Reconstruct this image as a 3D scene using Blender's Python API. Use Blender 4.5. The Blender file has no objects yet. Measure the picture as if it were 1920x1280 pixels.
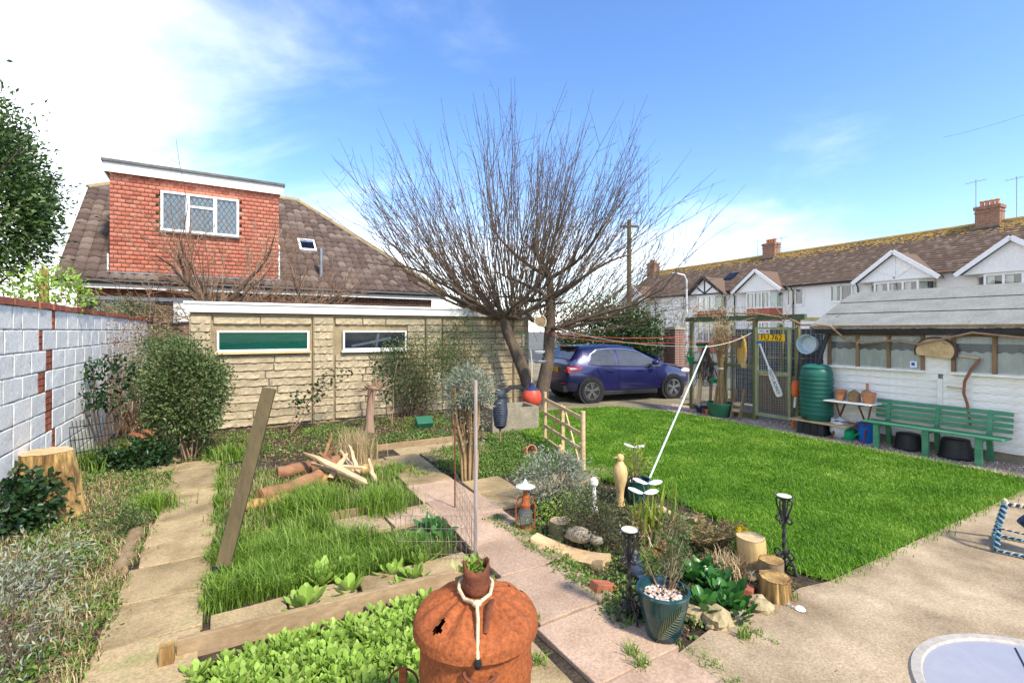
import bpy, bmesh, math, random
import numpy as np
from mathutils import Vector, Matrix, noise
random.seed(7); RNG = np.random.default_rng(7)
SC = bpy.context.scene
COL = SC.collection
R = math.radians
# ------------------------------------------------------------------ camera, sky, sun, exposure
EYE = 1.85; FP = 907.0; HOR = 620.5
cd = bpy.data.cameras.new('camera'); cam = bpy.data.objects.new('camera', cd); COL.objects.link(cam)
cam.location = (0, 0, EYE); cam.rotation_euler = (R(90), 0, 0)
cd.sensor_width = 36; cd.lens = FP/1920*36; cd.shift_y = -(640-HOR)/1920; cd.clip_end = 3000; cd.clip_start = .05
SC.camera = cam
SUN_EL, SUN_AZ = 47, 137            # azimuth: direction the light comes from, clockwise from +Y
wd = bpy.data.worlds.new('World'); SC.world = wd; wd.use_nodes = True
nt = wd.node_tree; nt.nodes.clear()
def N(t, ty, **k):
    n = t.nodes.new(ty)
    for a, b in k.items(): setattr(n, a, b)
    return n
wo = N(nt, 'ShaderNodeOutputWorld'); bg = N(nt, 'ShaderNodeBackground')
sky = N(nt, 'ShaderNodeTexSky', sky_type='NISHITA', sun_disc=False)
sky.sun_elevation = R(SUN_EL); sky.sun_rotation = R(SUN_AZ); sky.air_density = 1.0; sky.dust_density = .6; sky.ozone_density = 2.0
tc = N(nt, 'ShaderNodeTexCoord'); sp = N(nt, 'ShaderNodeSeparateXYZ'); nt.links.new(tc.outputs['Generated'], sp.inputs[0])
def math_(t, op, a, b=None, c=None):
    n = N(t, 'ShaderNodeMath', operation=op)
    for i, x in enumerate((a, b, c)):
        if x is None: continue
        if isinstance(x, (int, float)): n.inputs[i].default_value = x
        else: t.links.new(x, n.inputs[i])
    return n.outputs[0]
den = math_(nt, 'ADD', math_(nt, 'MAXIMUM', sp.outputs[2], 0.0), .28)
cx = math_(nt, 'DIVIDE', sp.outputs[0], den); cy = math_(nt, 'DIVIDE', sp.outputs[1], den)
cb = N(nt, 'ShaderNodeCombineXYZ'); nt.links.new(cx, cb.inputs[0]); nt.links.new(cy, cb.inputs[1])
n1 = N(nt, 'ShaderNodeTexNoise'); n1.inputs['Scale'].default_value = .9; n1.inputs['Detail'].default_value = 9; n1.inputs['Roughness'].default_value = .58; n1.inputs['Distortion'].default_value = .35
mp = N(nt, 'ShaderNodeMapping'); mp.inputs['Location'].default_value = (3.1, 1.7, 0); mp.inputs['Scale'].default_value = (1, 1.5, 1)
nt.links.new(cb.outputs[0], mp.inputs[0]); nt.links.new(mp.outputs[0], n1.inputs['Vector'])
# wide weather front: cloudier towards -X, clear blue towards +X, milky near the horizon
front = math_(nt, 'MULTIPLY', sp.outputs[0], -.27)
haze = math_(nt, 'MULTIPLY', math_(nt, 'POWER', math_(nt, 'SUBTRACT', 1.0, math_(nt, 'MAXIMUM', sp.outputs[2], 0.0)), 4.2), .43)
cov = math_(nt, 'ADD', math_(nt, 'ADD', n1.outputs['Fac'], front), haze)
rp = N(nt, 'ShaderNodeMapRange', interpolation_type='SMOOTHSTEP'); nt.links.new(cov, rp.inputs['Value'])
rp.inputs['From Min'].default_value = .49; rp.inputs['From Max'].default_value = 1.16; rp.inputs['To Max'].default_value = .92
mx = N(nt, 'ShaderNodeMix', data_type='RGBA'); nt.links.new(rp.outputs[0], mx.inputs['Factor'])
hs = N(nt, 'ShaderNodeHueSaturation'); hs.inputs['Hue'].default_value = .507; hs.inputs['Saturation'].default_value = 1.2; hs.inputs['Value'].default_value = .70
nt.links.new(sky.outputs[0], hs.inputs['Color'])
nt.links.new(hs.outputs[0], mx.inputs['A']); mx.inputs['B'].default_value = (6.4, 6.2, 6.0, 1)
nt.links.new(mx.outputs['Result'], bg.inputs['Color']); bg.inputs['Strength'].default_value = .15
nt.links.new(bg.outputs[0], wo.inputs['Surface'])
sl = bpy.data.lights.new('sun', 'SUN'); sun = bpy.data.objects.new('sun', sl); COL.objects.link(sun)
sl.energy = 2.15; sl.angle = R(6); sl.color = (1, .92, .78)
saz = R(SUN_AZ); sdir = Vector((math.sin(saz)*math.cos(R(SUN_EL)), math.cos(saz)*math.cos(R(SUN_EL)), math.sin(R(SUN_EL))))
sun.rotation_euler = sdir.to_track_quat('Z', 'Y').to_euler()
SC.view_settings.view_transform = 'Standard'; SC.view_settings.look = 'None'
SC.view_settings.exposure = 1.62; SC.view_settings.gamma = 1
SC.render.engine = 'CYCLES'
SC.cycles.max_bounces = 6; SC.cycles.transparent_max_bounces = 12

# ------------------------------------------------------------------ coordinates
C30, S30 = math.cos(R(30)), math.sin(R(30))
def uv(u, v, z=0): return Vector((u*C30-v*S30, u*S30+v*C30, z))
def touv(p): return (p[0]*C30+p[1]*S30, -p[0]*S30+p[1]*C30)
def g(px, py, z=0):                   # where the sight line through a photo point meets height z
    Y = FP*(EYE-z)/(py-HOR); return Vector(((px-960)/FP*Y, Y, z))
def at(px, py, Y): return Vector(((px-960)/FP*Y, Y, EYE-(py-HOR)/FP*Y))

# ------------------------------------------------------------------ objects
def tag(o, label=None, cat=None, group=None, kind=None):
    if label: o['label'] = label
    if cat: o['category'] = cat
    if group: o['group'] = group
    if kind: o['kind'] = kind
    return o
def thing(name, label, cat, loc=(0,0,0), rz=0, group=None):
    o = bpy.data.objects.new(name, None); COL.objects.link(o); o.empty_display_size = .1
    o.location = loc; o.rotation_euler = (0, 0, rz)
    return tag(o, label, cat, group)
def link(name, me, mat, parent=None, loc=None, rz=None):
    o = bpy.data.objects.new(name, me); COL.objects.link(o)
    if mat and not me.materials: me.materials.append(mat)
    if parent: o.parent = parent
    if loc is not None: o.location = loc
    if rz is not None: o.rotation_euler = (0, 0, rz)
    return o
def copy_tree(o, parent=None):
    c = o.copy(); COL.objects.link(c); c.parent = parent
    for ch in o.children: copy_tree(ch, c)
    return c
def frame(d, up=(0,0,1)):
    d = Vector(d).normalized(); up = Vector(up)
    if abs(d.dot(up)) > .98: up = Vector((1,0,0))
    s = d.cross(up).normalized(); return d, s, s.cross(d)
class MB:
    def __init__(s): s.v = []; s.f = []
    def add(s, vs, fs):
        b = len(s.v); s.v += [tuple(x) for x in vs]; s.f += [tuple(b+i for i in f) for f in fs]; return s
    def box(s, c, size, rot=None, taper=1.0):
        x, y, z = [k/2 for k in size]; pts = []
        for dz in (-1, 1):
            t = taper if dz > 0 else 1
            for dx, dy in ((-1,-1),(1,-1),(1,1),(-1,1)):
                p = Vector((dx*x*t, dy*y*t, dz*z))
                if rot is not None: p = rot @ p
                pts.append(p+Vector(c))
        return s.add(pts, [(3,2,1,0),(4,5,6,7),(0,1,5,4),(1,2,6,5),(2,3,7,6),(3,0,4,7)])
    def beam(s, p0, p1, w, h, up=(0,0,1)):       # w along side, h along up
        p0, p1 = Vector(p0), Vector(p1); d, sd, u = frame(p1-p0, up); pts = []
        for p in (p0, p1):
            for a, b in ((-1,-1),(1,-1),(1,1),(-1,1)): pts.append(p+sd*a*w/2+u*b*h/2)
        return s.add(pts, [(3,2,1,0),(4,5,6,7),(0,1,5,4),(1,2,6,5),(2,3,7,6),(3,0,4,7)])
    def tube(s, path, rad, n=8, cap=True, squash=1.0):
        path = [Vector(p) for p in path]; m = len(path)
        if not hasattr(rad, '__len__'): rad = [rad]*m
        vs = []; ref = None
        for i, p in enumerate(path):
            t = (path[min(i+1, m-1)]-path[max(i-1, 0)])
            if t.length < 1e-9: t = Vector((0,0,1))
            t.normalize()
            if ref is None: ref = Vector((0,0,1)) if abs(t.z) < .9 else Vector((1,0,0))
            sd = t.cross(ref)
            if sd.length < 1e-4: sd = t.cross(Vector((.3,.5,.8)))
            sd.normalize(); up = sd.cross(t).normalized(); ref = up
            for k in range(n):
                a = 2*math.pi*k/n; vs.append(p+(sd*math.cos(a)+up*math.sin(a)*squash)*rad[i])
        fs = [(i*n+k, i*n+(k+1)%n, (i+1)*n+(k+1)%n, (i+1)*n+k) for i in range(m-1) for k in range(n)]
        if cap: fs += [tuple(range(n-1, -1, -1)), tuple((m-1)*n+k for k in range(n))]
        return s.add(vs, fs)
    def lathe(s, prof, n=24, c=(0,0,0), cap=True, jit=0):
        vs = []; c = Vector(c)
        for r, z in prof:
            for k in range(n):
                a = 2*math.pi*k/n; q = 1+jit*(random.random()-.5)
                vs.append(c+Vector((r*q*math.cos(a), r*q*math.sin(a), z)))
        m = len(prof)
        fs = [(i*n+k, i*n+(k+1)%n, (i+1)*n+(k+1)%n, (i+1)*n+k) for i in range(m-1) for k in range(n)]
        if cap:
            if prof[0][0] > 1e-4: fs.append(tuple(range(n-1, -1, -1)))
            if prof[-1][0] > 1e-4: fs.append(tuple((m-1)*n+k for k in range(n)))
        return s.add(vs, fs)
    def prism(s, poly, y0, y1):                  # poly in (x,z), extruded along y
        n = len(poly)
        vs = [(x, y0, z) for x, z in poly]+[(x, y1, z) for x, z in poly]
        return s.add(vs, [tuple(range(n)), tuple(range(2*n-1, n-1, -1))]+[(i, n+i, n+(i+1)%n, (i+1)%n) for i in range(n)])
    def plate(s, poly, z0, z1):                  # poly in (x,y), extruded along z
        n = len(poly)
        vs = [(p[0], p[1], z0) for p in poly]+[(p[0], p[1], z1) for p in poly]
        return s.add(vs, [tuple(range(n-1, -1, -1)), tuple(range(n, 2*n))]+[(i, (i+1)%n, n+(i+1)%n, n+i) for i in range(n)])
    def blob(s, c, r, seg=14, ring=9, amp=.15, fr=2.0, seed=0):
        c = Vector(c); vs = []
        for i in range(ring+1):
            th = math.pi*i/ring
            for k in range(seg):
                a = 2*math.pi*k/seg; d = Vector((math.sin(th)*math.cos(a), math.sin(th)*math.sin(a), -math.cos(th)))
                q = 1+amp*noise.noise(d*fr+Vector((seed*3.7, seed, 0))); vs.append(c+Vector((d.x*r[0], d.y*r[1], d.z*r[2]))*q)
        return s.add(vs, [(i*seg+k, i*seg+(k+1)%seg, (i+1)*seg+(k+1)%seg, (i+1)*seg+k) for i in range(ring) for k in range(seg)])
    def quad(s, a, b, c, d): return s.add([a, b, c, d], [(0,1,2,3)])
    def mesh(s, name):
        me = bpy.data.meshes.new(name); me.from_pydata(s.v, [], s.f); me.update(); return me
    def build(s, name, mat, parent=None, smooth=False, loc=None, rz=None, bev=0, flip=True):
        me = s.mesh(name)
        if flip:
            b = bmesh.new(); b.from_mesh(me)
            bmesh.ops.remove_doubles(b, verts=b.verts, dist=1e-6); bmesh.ops.recalc_face_normals(b, faces=b.faces); b.to_mesh(me); b.free()
        if smooth:
            me.polygons.foreach_set('use_smooth', [True]*len(me.polygons))
            if smooth != 'all': me.set_sharp_from_angle(angle=R(40))
        o = link(name, me, mat, parent, loc, rz)
        if bev:
            b = o.modifiers.new('bevel', 'BEVEL'); b.width = bev; b.segments = 2; b.limit_method = 'ANGLE'; b.angle_limit = R(40)
        return o
def npmesh(name, V, F, mat, parent=None, rnd=None, smooth=False, loc=None, rz=None):
    V = np.asarray(V, dtype=np.float32); F = np.asarray(F, dtype=np.int32); k = F.shape[1]
    me = bpy.data.meshes.new(name); me.vertices.add(len(V)); me.vertices.foreach_set('co', V.ravel())
    me.loops.add(F.size); me.loops.foreach_set('vertex_index', F.ravel())
    me.polygons.add(len(F)); me.polygons.foreach_set('loop_start', np.arange(0, F.size, k, dtype=np.int32))
    me.polygons.foreach_set('loop_total', np.full(len(F), k, dtype=np.int32))
    if smooth: me.polygons.foreach_set('use_smooth', np.ones(len(F), dtype=bool))
    if rnd is not None:
        a = me.attributes.new('rnd', 'FLOAT', 'POINT'); a.data.foreach_set('value', np.asarray(rnd, dtype=np.float32))
    me.update(calc_edges=True); return link(name, me, mat, parent, loc, rz)
def unit(a): return a/np.maximum(np.linalg.norm(a, axis=1, keepdims=True), 1e-9)
def leaves(name, P, D, L, W, mat, parent=None, fold=.25, loc=None):
    P = np.asarray(P, float); D = unit(np.asarray(D, float)); n = len(P)
    L = np.broadcast_to(L, (n,))[:, None]; W = np.broadcast_to(W, (n,))[:, None]
    S = unit(np.cross(D, RNG.normal(size=(n, 3)))); U = np.cross(S, D)
    droop = RNG.uniform(-.25, .05, (n, 1))
    V = np.stack([P, P+D*L*.45+S*W*.5+U*W*fold, P+D*L+U*L*droop, P+D*L*.45-S*W*.5+U*W*fold], 1).reshape(-1, 3)
    b = np.arange(n)[:, None]*4
    F = np.concatenate([b+np.array([[0,1,2]]), b+np.array([[0,2,3]])], 0)
    return npmesh(name, V, F, mat, parent, np.repeat(RNG.random(n), 4), loc=loc)
def blades(name, P, H, W, lean, mat, parent=None, az=None, loc=None, kind=None):
    P = np.asarray(P, float); n = len(P)
    H = np.broadcast_to(H, (n,))[:, None]; W = np.broadcast_to(W, (n,))[:, None]; lean = np.broadcast_to(lean, (n,))[:, None]
    if az is None: az = RNG.uniform(0, 2*math.pi, n)
    A = np.stack([np.cos(az), np.sin(az), np.zeros(n)], 1); S = np.stack([-np.sin(az+RNG.normal(0, .6, n)), np.cos(az), np.zeros(n)], 1)
    Z = np.array([[0, 0, 1.0]])
    M_ = P+A*H*lean*.28+Z*H*.6; T_ = P+A*H*lean+Z*H*np.sqrt(np.maximum(1-lean**2*.75, .12))
    V = np.stack([P-S*W*.5, P+S*W*.5, M_-S*W*.42, M_+S*W*.42, T_], 1).reshape(-1, 3)
    b = np.arange(n)[:, None]*5
    F = np.concatenate([b+np.array([[0,1,3]]), b+np.array([[0,3,2]]), b+np.array([[2,3,4]])], 0)
    o = npmesh(name, V, F, mat, parent, np.repeat(RNG.random(n), 5), loc=loc)
    if kind: o['kind'] = kind
    return o
def tubes(name, paths, mat, parent=None, n=5, loc=None):
    Vs = []; Fs = []; b = 0
    ring = np.arange(n); ang = 2*np.pi*ring/n; ca = np.cos(ang)[None, :, None]; sa = np.sin(ang)[None, :, None]
    for path, rad in paths:
        p = np.asarray(path, float); m = len(p); rad = np.broadcast_to(np.asarray(rad, float), (m,))
        t = unit(np.gradient(p, axis=0)); mt = unit((p[-1]-p[0])[None])[0]
        ref = np.array([0, 0, 1.0]) if abs(mt[2]) < .8 else np.array([1.0, .2, 0])
        s = unit(np.cross(t, ref[None])); u = np.cross(s, t)
        v = p[:, None]+(s[:, None]*ca+u[:, None]*sa)*rad[:, None, None]
        Vs.append(v.reshape(-1, 3)); i = np.arange(m-1)[:, None]*n; k = ring[None]; k2 = (ring+1)[None] % n
        Fs.append(np.stack([i+k, i+k2, i+n+k2, i+n+k], -1).reshape(-1, 4)+b); b += m*n
    return npmesh(name, np.concatenate(Vs), np.concatenate(Fs), mat, parent, smooth=True, loc=loc)
def inpoly(P, poly):
    x, y = P[:, 0], P[:, 1]; r = np.zeros(len(P), bool); m = len(poly)
    for i in range(m):
        x0, y0 = poly[i][0], poly[i][1]; x1, y1 = poly[(i+1) % m][0], poly[(i+1) % m][1]
        c = ((y0 > y) != (y1 > y)) & (x < (x1-x0)*(y-y0)/((y1-y0) if abs(y1-y0) > 1e-9 else 1e-9)+x0); r ^= c
    return r
def scatter(poly, n, pw=0.0):        # n points in a polygon; pw > 0 thins them with distance
    q = np.array([[p[0], p[1]] for p in poly]); lo, hi = q.min(0), q.max(0); out = []
    c = 0
    while c < n:
        P = RNG.uniform(lo, hi, (n*2, 2))
        P = P[inpoly(P, poly)]
        if pw: P = P[RNG.random(len(P)) < np.minimum(1, (3.0/np.maximum(np.hypot(P[:, 0], P[:, 1]), 1))**pw)]
        out.append(P); c += len(P)
        if not len(P): break
    P = np.concatenate(out)[:n]; return np.concatenate([P, np.zeros((len(P), 1))], 1)

# ------------------------------------------------------------------ materials
def mat(name, c1, c2=None, c3=None, scale=6, rough=.8, bump=.3, bscale=None, metal=0, spec=.3, stretch=(1,1,1), vary=0, attr=False, dist=.01, lo=.35, hi=.65, coat=0, detail=6, speck=.22, sscale=None, patch=.4):
    m = bpy.data.materials.new(name); m.use_nodes = True; t = m.node_tree; b = t.nodes['Principled BSDF']
    b.inputs['Roughness'].default_value = rough; b.inputs['Metallic'].default_value = metal; b.inputs['Specular IOR Level'].default_value = spec
    if coat: b.inputs['Coat Weight'].default_value = coat; b.inputs['Coat Roughness'].default_value = .05
    c2 = c2 or tuple(x*.75 for x in c1)
    co = N(t, 'ShaderNodeTexCoord'); mp = N(t, 'ShaderNodeMapping'); mp.inputs['Scale'].default_value = stretch
    t.links.new(co.outputs['Object'], mp.inputs[0])
    if vary:
        oi = N(t, 'ShaderNodeObjectInfo'); off = N(t, 'ShaderNodeVectorMath', operation='SCALE'); off.inputs['Scale'].default_value = 37
        cbx = N(t, 'ShaderNodeCombineXYZ')
        for i in range(3): t.links.new(oi.outputs['Random'], cbx.inputs[i])
        t.links.new(cbx.outputs[0], off.inputs[0]); t.links.new(off.outputs[0], mp.inputs['Location'])
    nz = N(t, 'ShaderNodeTexNoise'); nz.inputs['Scale'].default_value = scale; nz.inputs['Detail'].default_value = detail; nz.inputs['Roughness'].default_value = .62
    t.links.new(mp.outputs[0], nz.inputs['Vector'])
    cr = N(t, 'ShaderNodeValToRGB'); e = cr.color_ramp.elements
    e[0].position = lo; e[0].color = (*c1, 1); e[1].position = hi; e[1].color = (*c2, 1)
    if c3: k = e.new(min(.98, hi+.13)); k.color = (*c3, 1)
    fac = nz.outputs['Fac']
    if attr:
        at_ = N(t, 'ShaderNodeAttribute', attribute_name='rnd'); fac = math_(t, 'ADD', math_(t, 'MULTIPLY', at_.outputs['Fac'], 1.02-patch), math_(t, 'MULTIPLY', nz.outputs['Fac'], patch))
    t.links.new(fac, cr.inputs[0]); col = cr.outputs[0]
    if vary:
        hv = N(t, 'ShaderNodeHueSaturation'); t.links.new(col, hv.inputs['Color'])
        t.links.new(math_(t, 'ADD', math_(t, 'MULTIPLY', oi.outputs['Random'], 2*vary), 1-vary), hv.inputs['Value'])
        col = hv.outputs[0]
    if speck:
        n2 = N(t, 'ShaderNodeTexNoise'); n2.inputs['Scale'].default_value = sscale or max(scale*7, 30); n2.inputs['Detail'].default_value = 7; n2.inputs['Roughness'].default_value = .7
        t.links.new(mp.outputs[0], n2.inputs['Vector']); mr = N(t, 'ShaderNodeMapRange'); t.links.new(n2.outputs['Fac'], mr.inputs['Value'])
        mr.inputs['From Min'].default_value = .32; mr.inputs['From Max'].default_value = .68; mr.inputs['To Min'].default_value = 1-speck; mr.inputs['To Max'].default_value = 1+speck
        h2 = N(t, 'ShaderNodeHueSaturation'); t.links.new(col, h2.inputs['Color']); t.links.new(mr.outputs[0], h2.inputs['Value']); col = h2.outputs[0]
    t.links.new(col, b.inputs['Base Color'])
    if bump:
        nb = N(t, 'ShaderNodeTexNoise'); nb.inputs['Scale'].default_value = bscale or scale*5; nb.inputs['Detail'].default_value = 5
        t.links.new(mp.outputs[0], nb.inputs['Vector']); bp = N(t, 'ShaderNodeBump'); bp.inputs['Strength'].default_value = bump; bp.inputs['Distance'].default_value = dist
        t.links.new(nb.outputs['Fac'], bp.inputs['Height']); t.links.new(bp.outputs[0], b.inputs['Normal'])
    return m
def leafmat(name, c1, c2, c3=None, tr=.25, rough=.5, spec=.35, vary=0, patch=.4, pscale=1.5, lo=.2, hi=.75):
    m = mat(name, c1, c2, c3, patch=patch, vary=vary, scale=pscale, rough=rough, bump=0, speck=0, attr=True, spec=spec, lo=lo, hi=hi)
    t = m.node_tree; b = t.nodes['Principled BSDF']; o = t.nodes['Material Output']; src = b.inputs['Base Color'].links[0].from_socket
    tl = N(t, 'ShaderNodeBsdfTranslucent'); t.links.new(src, tl.inputs['Color']); ms = N(t, 'ShaderNodeMixShader'); ms.inputs[0].default_value = tr
    t.links.new(b.outputs[0], ms.inputs[1]); t.links.new(tl.outputs[0], ms.inputs[2]); t.links.new(ms.outputs[0], o.inputs['Surface']); return m
def glassmat(name, tint=(.94,.96,.96), refl=.02, dirt=.0):
    m = bpy.data.materials.new(name); m.use_nodes = True; t = m.node_tree; t.nodes.clear()
    o = N(t, 'ShaderNodeOutputMaterial'); tr = N(t, 'ShaderNodeBsdfTransparent'); tr.inputs[0].default_value = (*tint, 1)
    gl = N(t, 'ShaderNodeBsdfGlossy'); gl.inputs['Roughness'].default_value = .03; ms = N(t, 'ShaderNodeMixShader')
    fr = N(t, 'ShaderNodeFresnel'); fr.inputs[0].default_value = 1.5
    t.links.new(math_(t, 'MAXIMUM', math_(t, 'ADD', fr.outputs[0], refl), 0.0), ms.inputs[0]); t.links.new(tr.outputs[0], ms.inputs[1]); t.links.new(gl.outputs[0], ms.inputs[2])
    last = ms.outputs[0]
    if dirt:
        df = N(t, 'ShaderNodeBsdfDiffuse'); df.inputs[0].default_value = (.5,.52,.48,1); m2 = N(t, 'ShaderNodeMixShader')
        nz = N(t, 'ShaderNodeTexNoise'); nz.inputs['Scale'].default_value = 5; co = N(t, 'ShaderNodeTexCoord'); t.links.new(co.outputs['Object'], nz.inputs['Vector'])
        t.links.new(math_(t, 'MULTIPLY', nz.outputs['Fac'], dirt), m2.inputs[0]); t.links.new(last, m2.inputs[1]); t.links.new(df.outputs[0], m2.inputs[2]); last = m2.outputs[0]
    t.links.new(last, o.inputs['Surface']); return m
K = {}
def brickmat(name, c1, c2, mortar):
    m = bpy.data.materials.new(name); m.use_nodes = True; t = m.node_tree; b = t.nodes['Principled BSDF']; b.inputs['Roughness'].default_value = .9
    co = N(t, 'ShaderNodeTexCoord'); sx = N(t, 'ShaderNodeSeparateXYZ'); cx_ = N(t, 'ShaderNodeCombineXYZ'); t.links.new(co.outputs['Object'], sx.inputs[0])
    t.links.new(math_(t, 'ADD', sx.outputs[0], sx.outputs[1]), cx_.inputs[0]); t.links.new(sx.outputs[2], cx_.inputs[1])
    br = N(t, 'ShaderNodeTexBrick'); br.inputs['Scale'].default_value = 1; br.inputs['Brick Width'].default_value = .225; br.inputs['Row Height'].default_value = .075; br.inputs['Mortar Size'].default_value = .008
    for k_, c_ in (('Color1', c1), ('Color2', c2), ('Mortar', mortar)): br.inputs[k_].default_value = (*c_, 1)
    t.links.new(cx_.outputs[0], br.inputs['Vector']); nz = N(t, 'ShaderNodeTexNoise'); nz.inputs['Scale'].default_value = 6; t.links.new(co.outputs['Object'], nz.inputs['Vector'])
    hv = N(t, 'ShaderNodeHueSaturation'); t.links.new(br.outputs[0], hv.inputs['Color']); t.links.new(math_(t, 'ADD', nz.outputs['Fac'], .5), hv.inputs['Value']); t.links.new(hv.outputs[0], b.inputs['Base Color'])
    bp = N(t, 'ShaderNodeBump'); bp.inputs['Strength'].default_value = .5; bp.inputs['Distance'].default_value = .008; bp.invert = True; t.links.new(br.outputs['Fac'], bp.inputs['Height']); t.links.new(bp.outputs[0], b.inputs['Normal']); return m
K['soil'] = mat('soil', (.030,.022,.015), (.085,.062,.04), (.15,.12,.085), scale=9, rough=.95, bump=.9, bscale=40, dist=.03)
K['farground'] = mat('far_ground', (.10,.10,.09), (.14,.14,.12), scale=.2, rough=.95)
K['lawnbase'] = mat('lawn_base', (.08,.18,.009), (.14,.26,.018), (.22,.29,.045), scale=2.2, rough=.9, bump=.6, bscale=60)
K['grass'] = leafmat('grass_blade', (.080,.200,.008), (.185,.375,.022), (.42,.50,.09), tr=.35, patch=.72, pscale=1.6, lo=.36, hi=.62)
K['grass_long'] = leafmat('long_grass', (.10,.19,.018), (.21,.35,.038), (.43,.46,.14), tr=.3)
K['straw'] = leafmat('dry_straw', (.34,.24,.11), (.52,.40,.22), (.62,.52,.34), tr=.15)
K['concrete'] = mat('patio_concrete', (.20,.145,.085), (.43,.33,.21), (.58,.48,.35), speck=.34, sscale=70, scale=1.7, rough=.9, bump=.45, bscale=90, dist=.006, detail=12)
K['drive'] = mat('drive_concrete', (.17,.14,.08), (.27,.23,.15), (.2,.2,.09), scale=1.4, rough=.92, bump=.3, bscale=50)
K['gravel'] = mat('gravel_bed', (.30,.22,.16), (.52,.41,.33), (.66,.58,.50), scale=55, rough=.9, bump=.8, bscale=70, dist=.02)
K['pebble'] = mat('pebble', (.34,.24,.18), (.58,.45,.36), (.72,.65,.58), scale=4, rough=.8, bump=.1, attr=True)
K['road'] = mat('asphalt', (.05,.05,.05), (.07,.07,.07), scale=20, rough=.9)
K['slab_buff'] = mat('slab_buff', (.22,.16,.078), (.38,.285,.155), (.24,.225,.085), speck=.32, sscale=60, hi=.58, scale=2.6, rough=.9, bump=.4, bscale=45, vary=.16, dist=.008, detail=10)
K['slab_pink'] = mat('slab_pink', (.33,.225,.15), (.45,.32,.225), (.36,.32,.19), speck=.3, sscale=60, scale=3.4, rough=.9, bump=.4, bscale=45, vary=.10, dist=.008, detail=10)
K['whiteblock'] = mat('white_painted_block', (.86,.83,.76), (.80,.77,.69), (.58,.52,.38), scale=3, rough=.75, bump=.35, bscale=30, vary=.05, dist=.006, lo=.3, hi=.72)
K['mortar'] = mat('dirty_mortar', (.30,.24,.15), (.16,.12,.07), (.5,.46,.38), scale=9, rough=.95, bump=.6)
K['brick'] = mat('red_brick', (.42,.13,.07), (.30,.10,.06), (.5,.22,.14), scale=7, rough=.85, bump=.4, vary=.22)
K['housebrick'] = brickmat('brown_brick', (.20,.075,.05), (.13,.06,.045), (.32,.27,.21))
K['stone'] = mat('buff_stone_face', (.33,.265,.165), (.43,.35,.225), (.26,.24,.12), scale=3.5, rough=.9, bump=.5, bscale=28, vary=.09, dist=.01)
K['stoneback'] = mat('buff_panel', (.25,.19,.105), (.32,.25,.145), (.18,.16,.07), scale=4, rough=.92, bump=.4)
K['white'] = mat('white_paint', (.82,.81,.78), (.75,.74,.70), speck=.04, scale=4, rough=.5, bump=.06)
K['oldwhite'] = mat('worn_white_paint', (.83,.81,.76), (.74,.71,.64), (.45,.40,.31), scale=5, rough=.6, bump=.2, lo=.4, hi=.68, stretch=(1,.3,3))
K['render'] = mat('white_render', (.82,.80,.75), (.75,.73,.68), scale=.8, rough=.9, bump=.15, bscale=30)
K['black'] = mat('black_plastic', (.018,.018,.02), (.03,.03,.032), scale=6, rough=.5, bump=.08)
K['iron'] = mat('black_iron', (.012,.012,.014), (.03,.028,.028), scale=20, rough=.38, bump=.2, spec=.5)
K['steel'] = mat('grey_steel', (.32,.33,.34), (.22,.23,.24), scale=20, rough=.45, metal=.7, bump=.05)
K['rust'] = mat('rust', (.34,.098,.028), (.24,.066,.021), (.09,.03,.016), speck=.4, sscale=70, scale=3.5, rough=.85, bump=.35, bscale=60, metal=.1, detail=12)
K['rustdark'] = mat('dark_rust', (.11,.035,.018), (.20,.06,.025), scale=14, rough=.85, bump=.5, bscale=60)
K['rooftile'] = mat('brown_roof_tile', (.085,.058,.048), (.125,.09,.075), (.17,.135,.11), scale=6, rough=.9, bump=.4, bscale=20, attr=True)
K['hungtile'] = mat('red_hung_tile', (.62,.20,.125), (.70,.28,.185), (.48,.15,.10), scale=2.2, rough=.8, bump=.2, bscale=20, attr=True)
K['terrtile'] = mat('terrace_tile', (.135,.090,.064), (.18,.125,.09), (.24,.18,.135), scale=2.5, rough=.9, bump=.4, bscale=9, attr=True, detail=9)
K['lichen'] = mat('yellow_lichen_tile', (.42,.27,.05), (.24,.16,.08), scale=3, rough=.95, bump=.3)
K['lead'] = mat('roof_felt_edge', (.09,.09,.085), (.16,.155,.14), scale=5, rough=.85, bump=.3)
K['felt'] = mat('green_grey_felt', (.19,.195,.175), (.25,.255,.23), (.32,.32,.28), scale=3, rough=.95, bump=.4, bscale=120, dist=.004, detail=10)
K['wood_old'] = mat('weathered_wood', (.30,.215,.12), (.19,.13,.07), (.40,.31,.2), scale=5, rough=.85, bump=.4, stretch=(1,1,.12), bscale=22)
K['board'] = mat('edging_board_wood', (.36,.25,.14), (.25,.17,.09), (.46,.36,.23), scale=5, rough=.85, bump=.4, stretch=(.12,1,1), bscale=22)
K['post'] = mat('treated_post', (.125,.093,.042), (.08,.06,.028), (.19,.145,.075), scale=6, rough=.8, bump=.4, stretch=(1,1,.08), bscale=20)
K['greenpost'] = mat('mossy_post', (.20,.19,.085), (.12,.115,.05), (.30,.28,.15), scale=5, rough=.85, bump=.4, stretch=(1,1,.2), bscale=22)
K['palewood'] = mat('pale_split_wood', (.62,.46,.27), (.48,.32,.16), (.72,.58,.38), scale=5, rough=.8, bump=.45, stretch=(.2,1,1), bscale=18)
K['sill'] = mat('new_timber', (.68,.47,.25), (.60,.40,.20), scale=4, rough=.7, bump=.1, stretch=(.1,1,1))
K['endgrain'] = mat('end_grain', (.62,.45,.25), (.45,.30,.14), (.72,.57,.36), scale=9, rough=.85, bump=.3)
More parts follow.
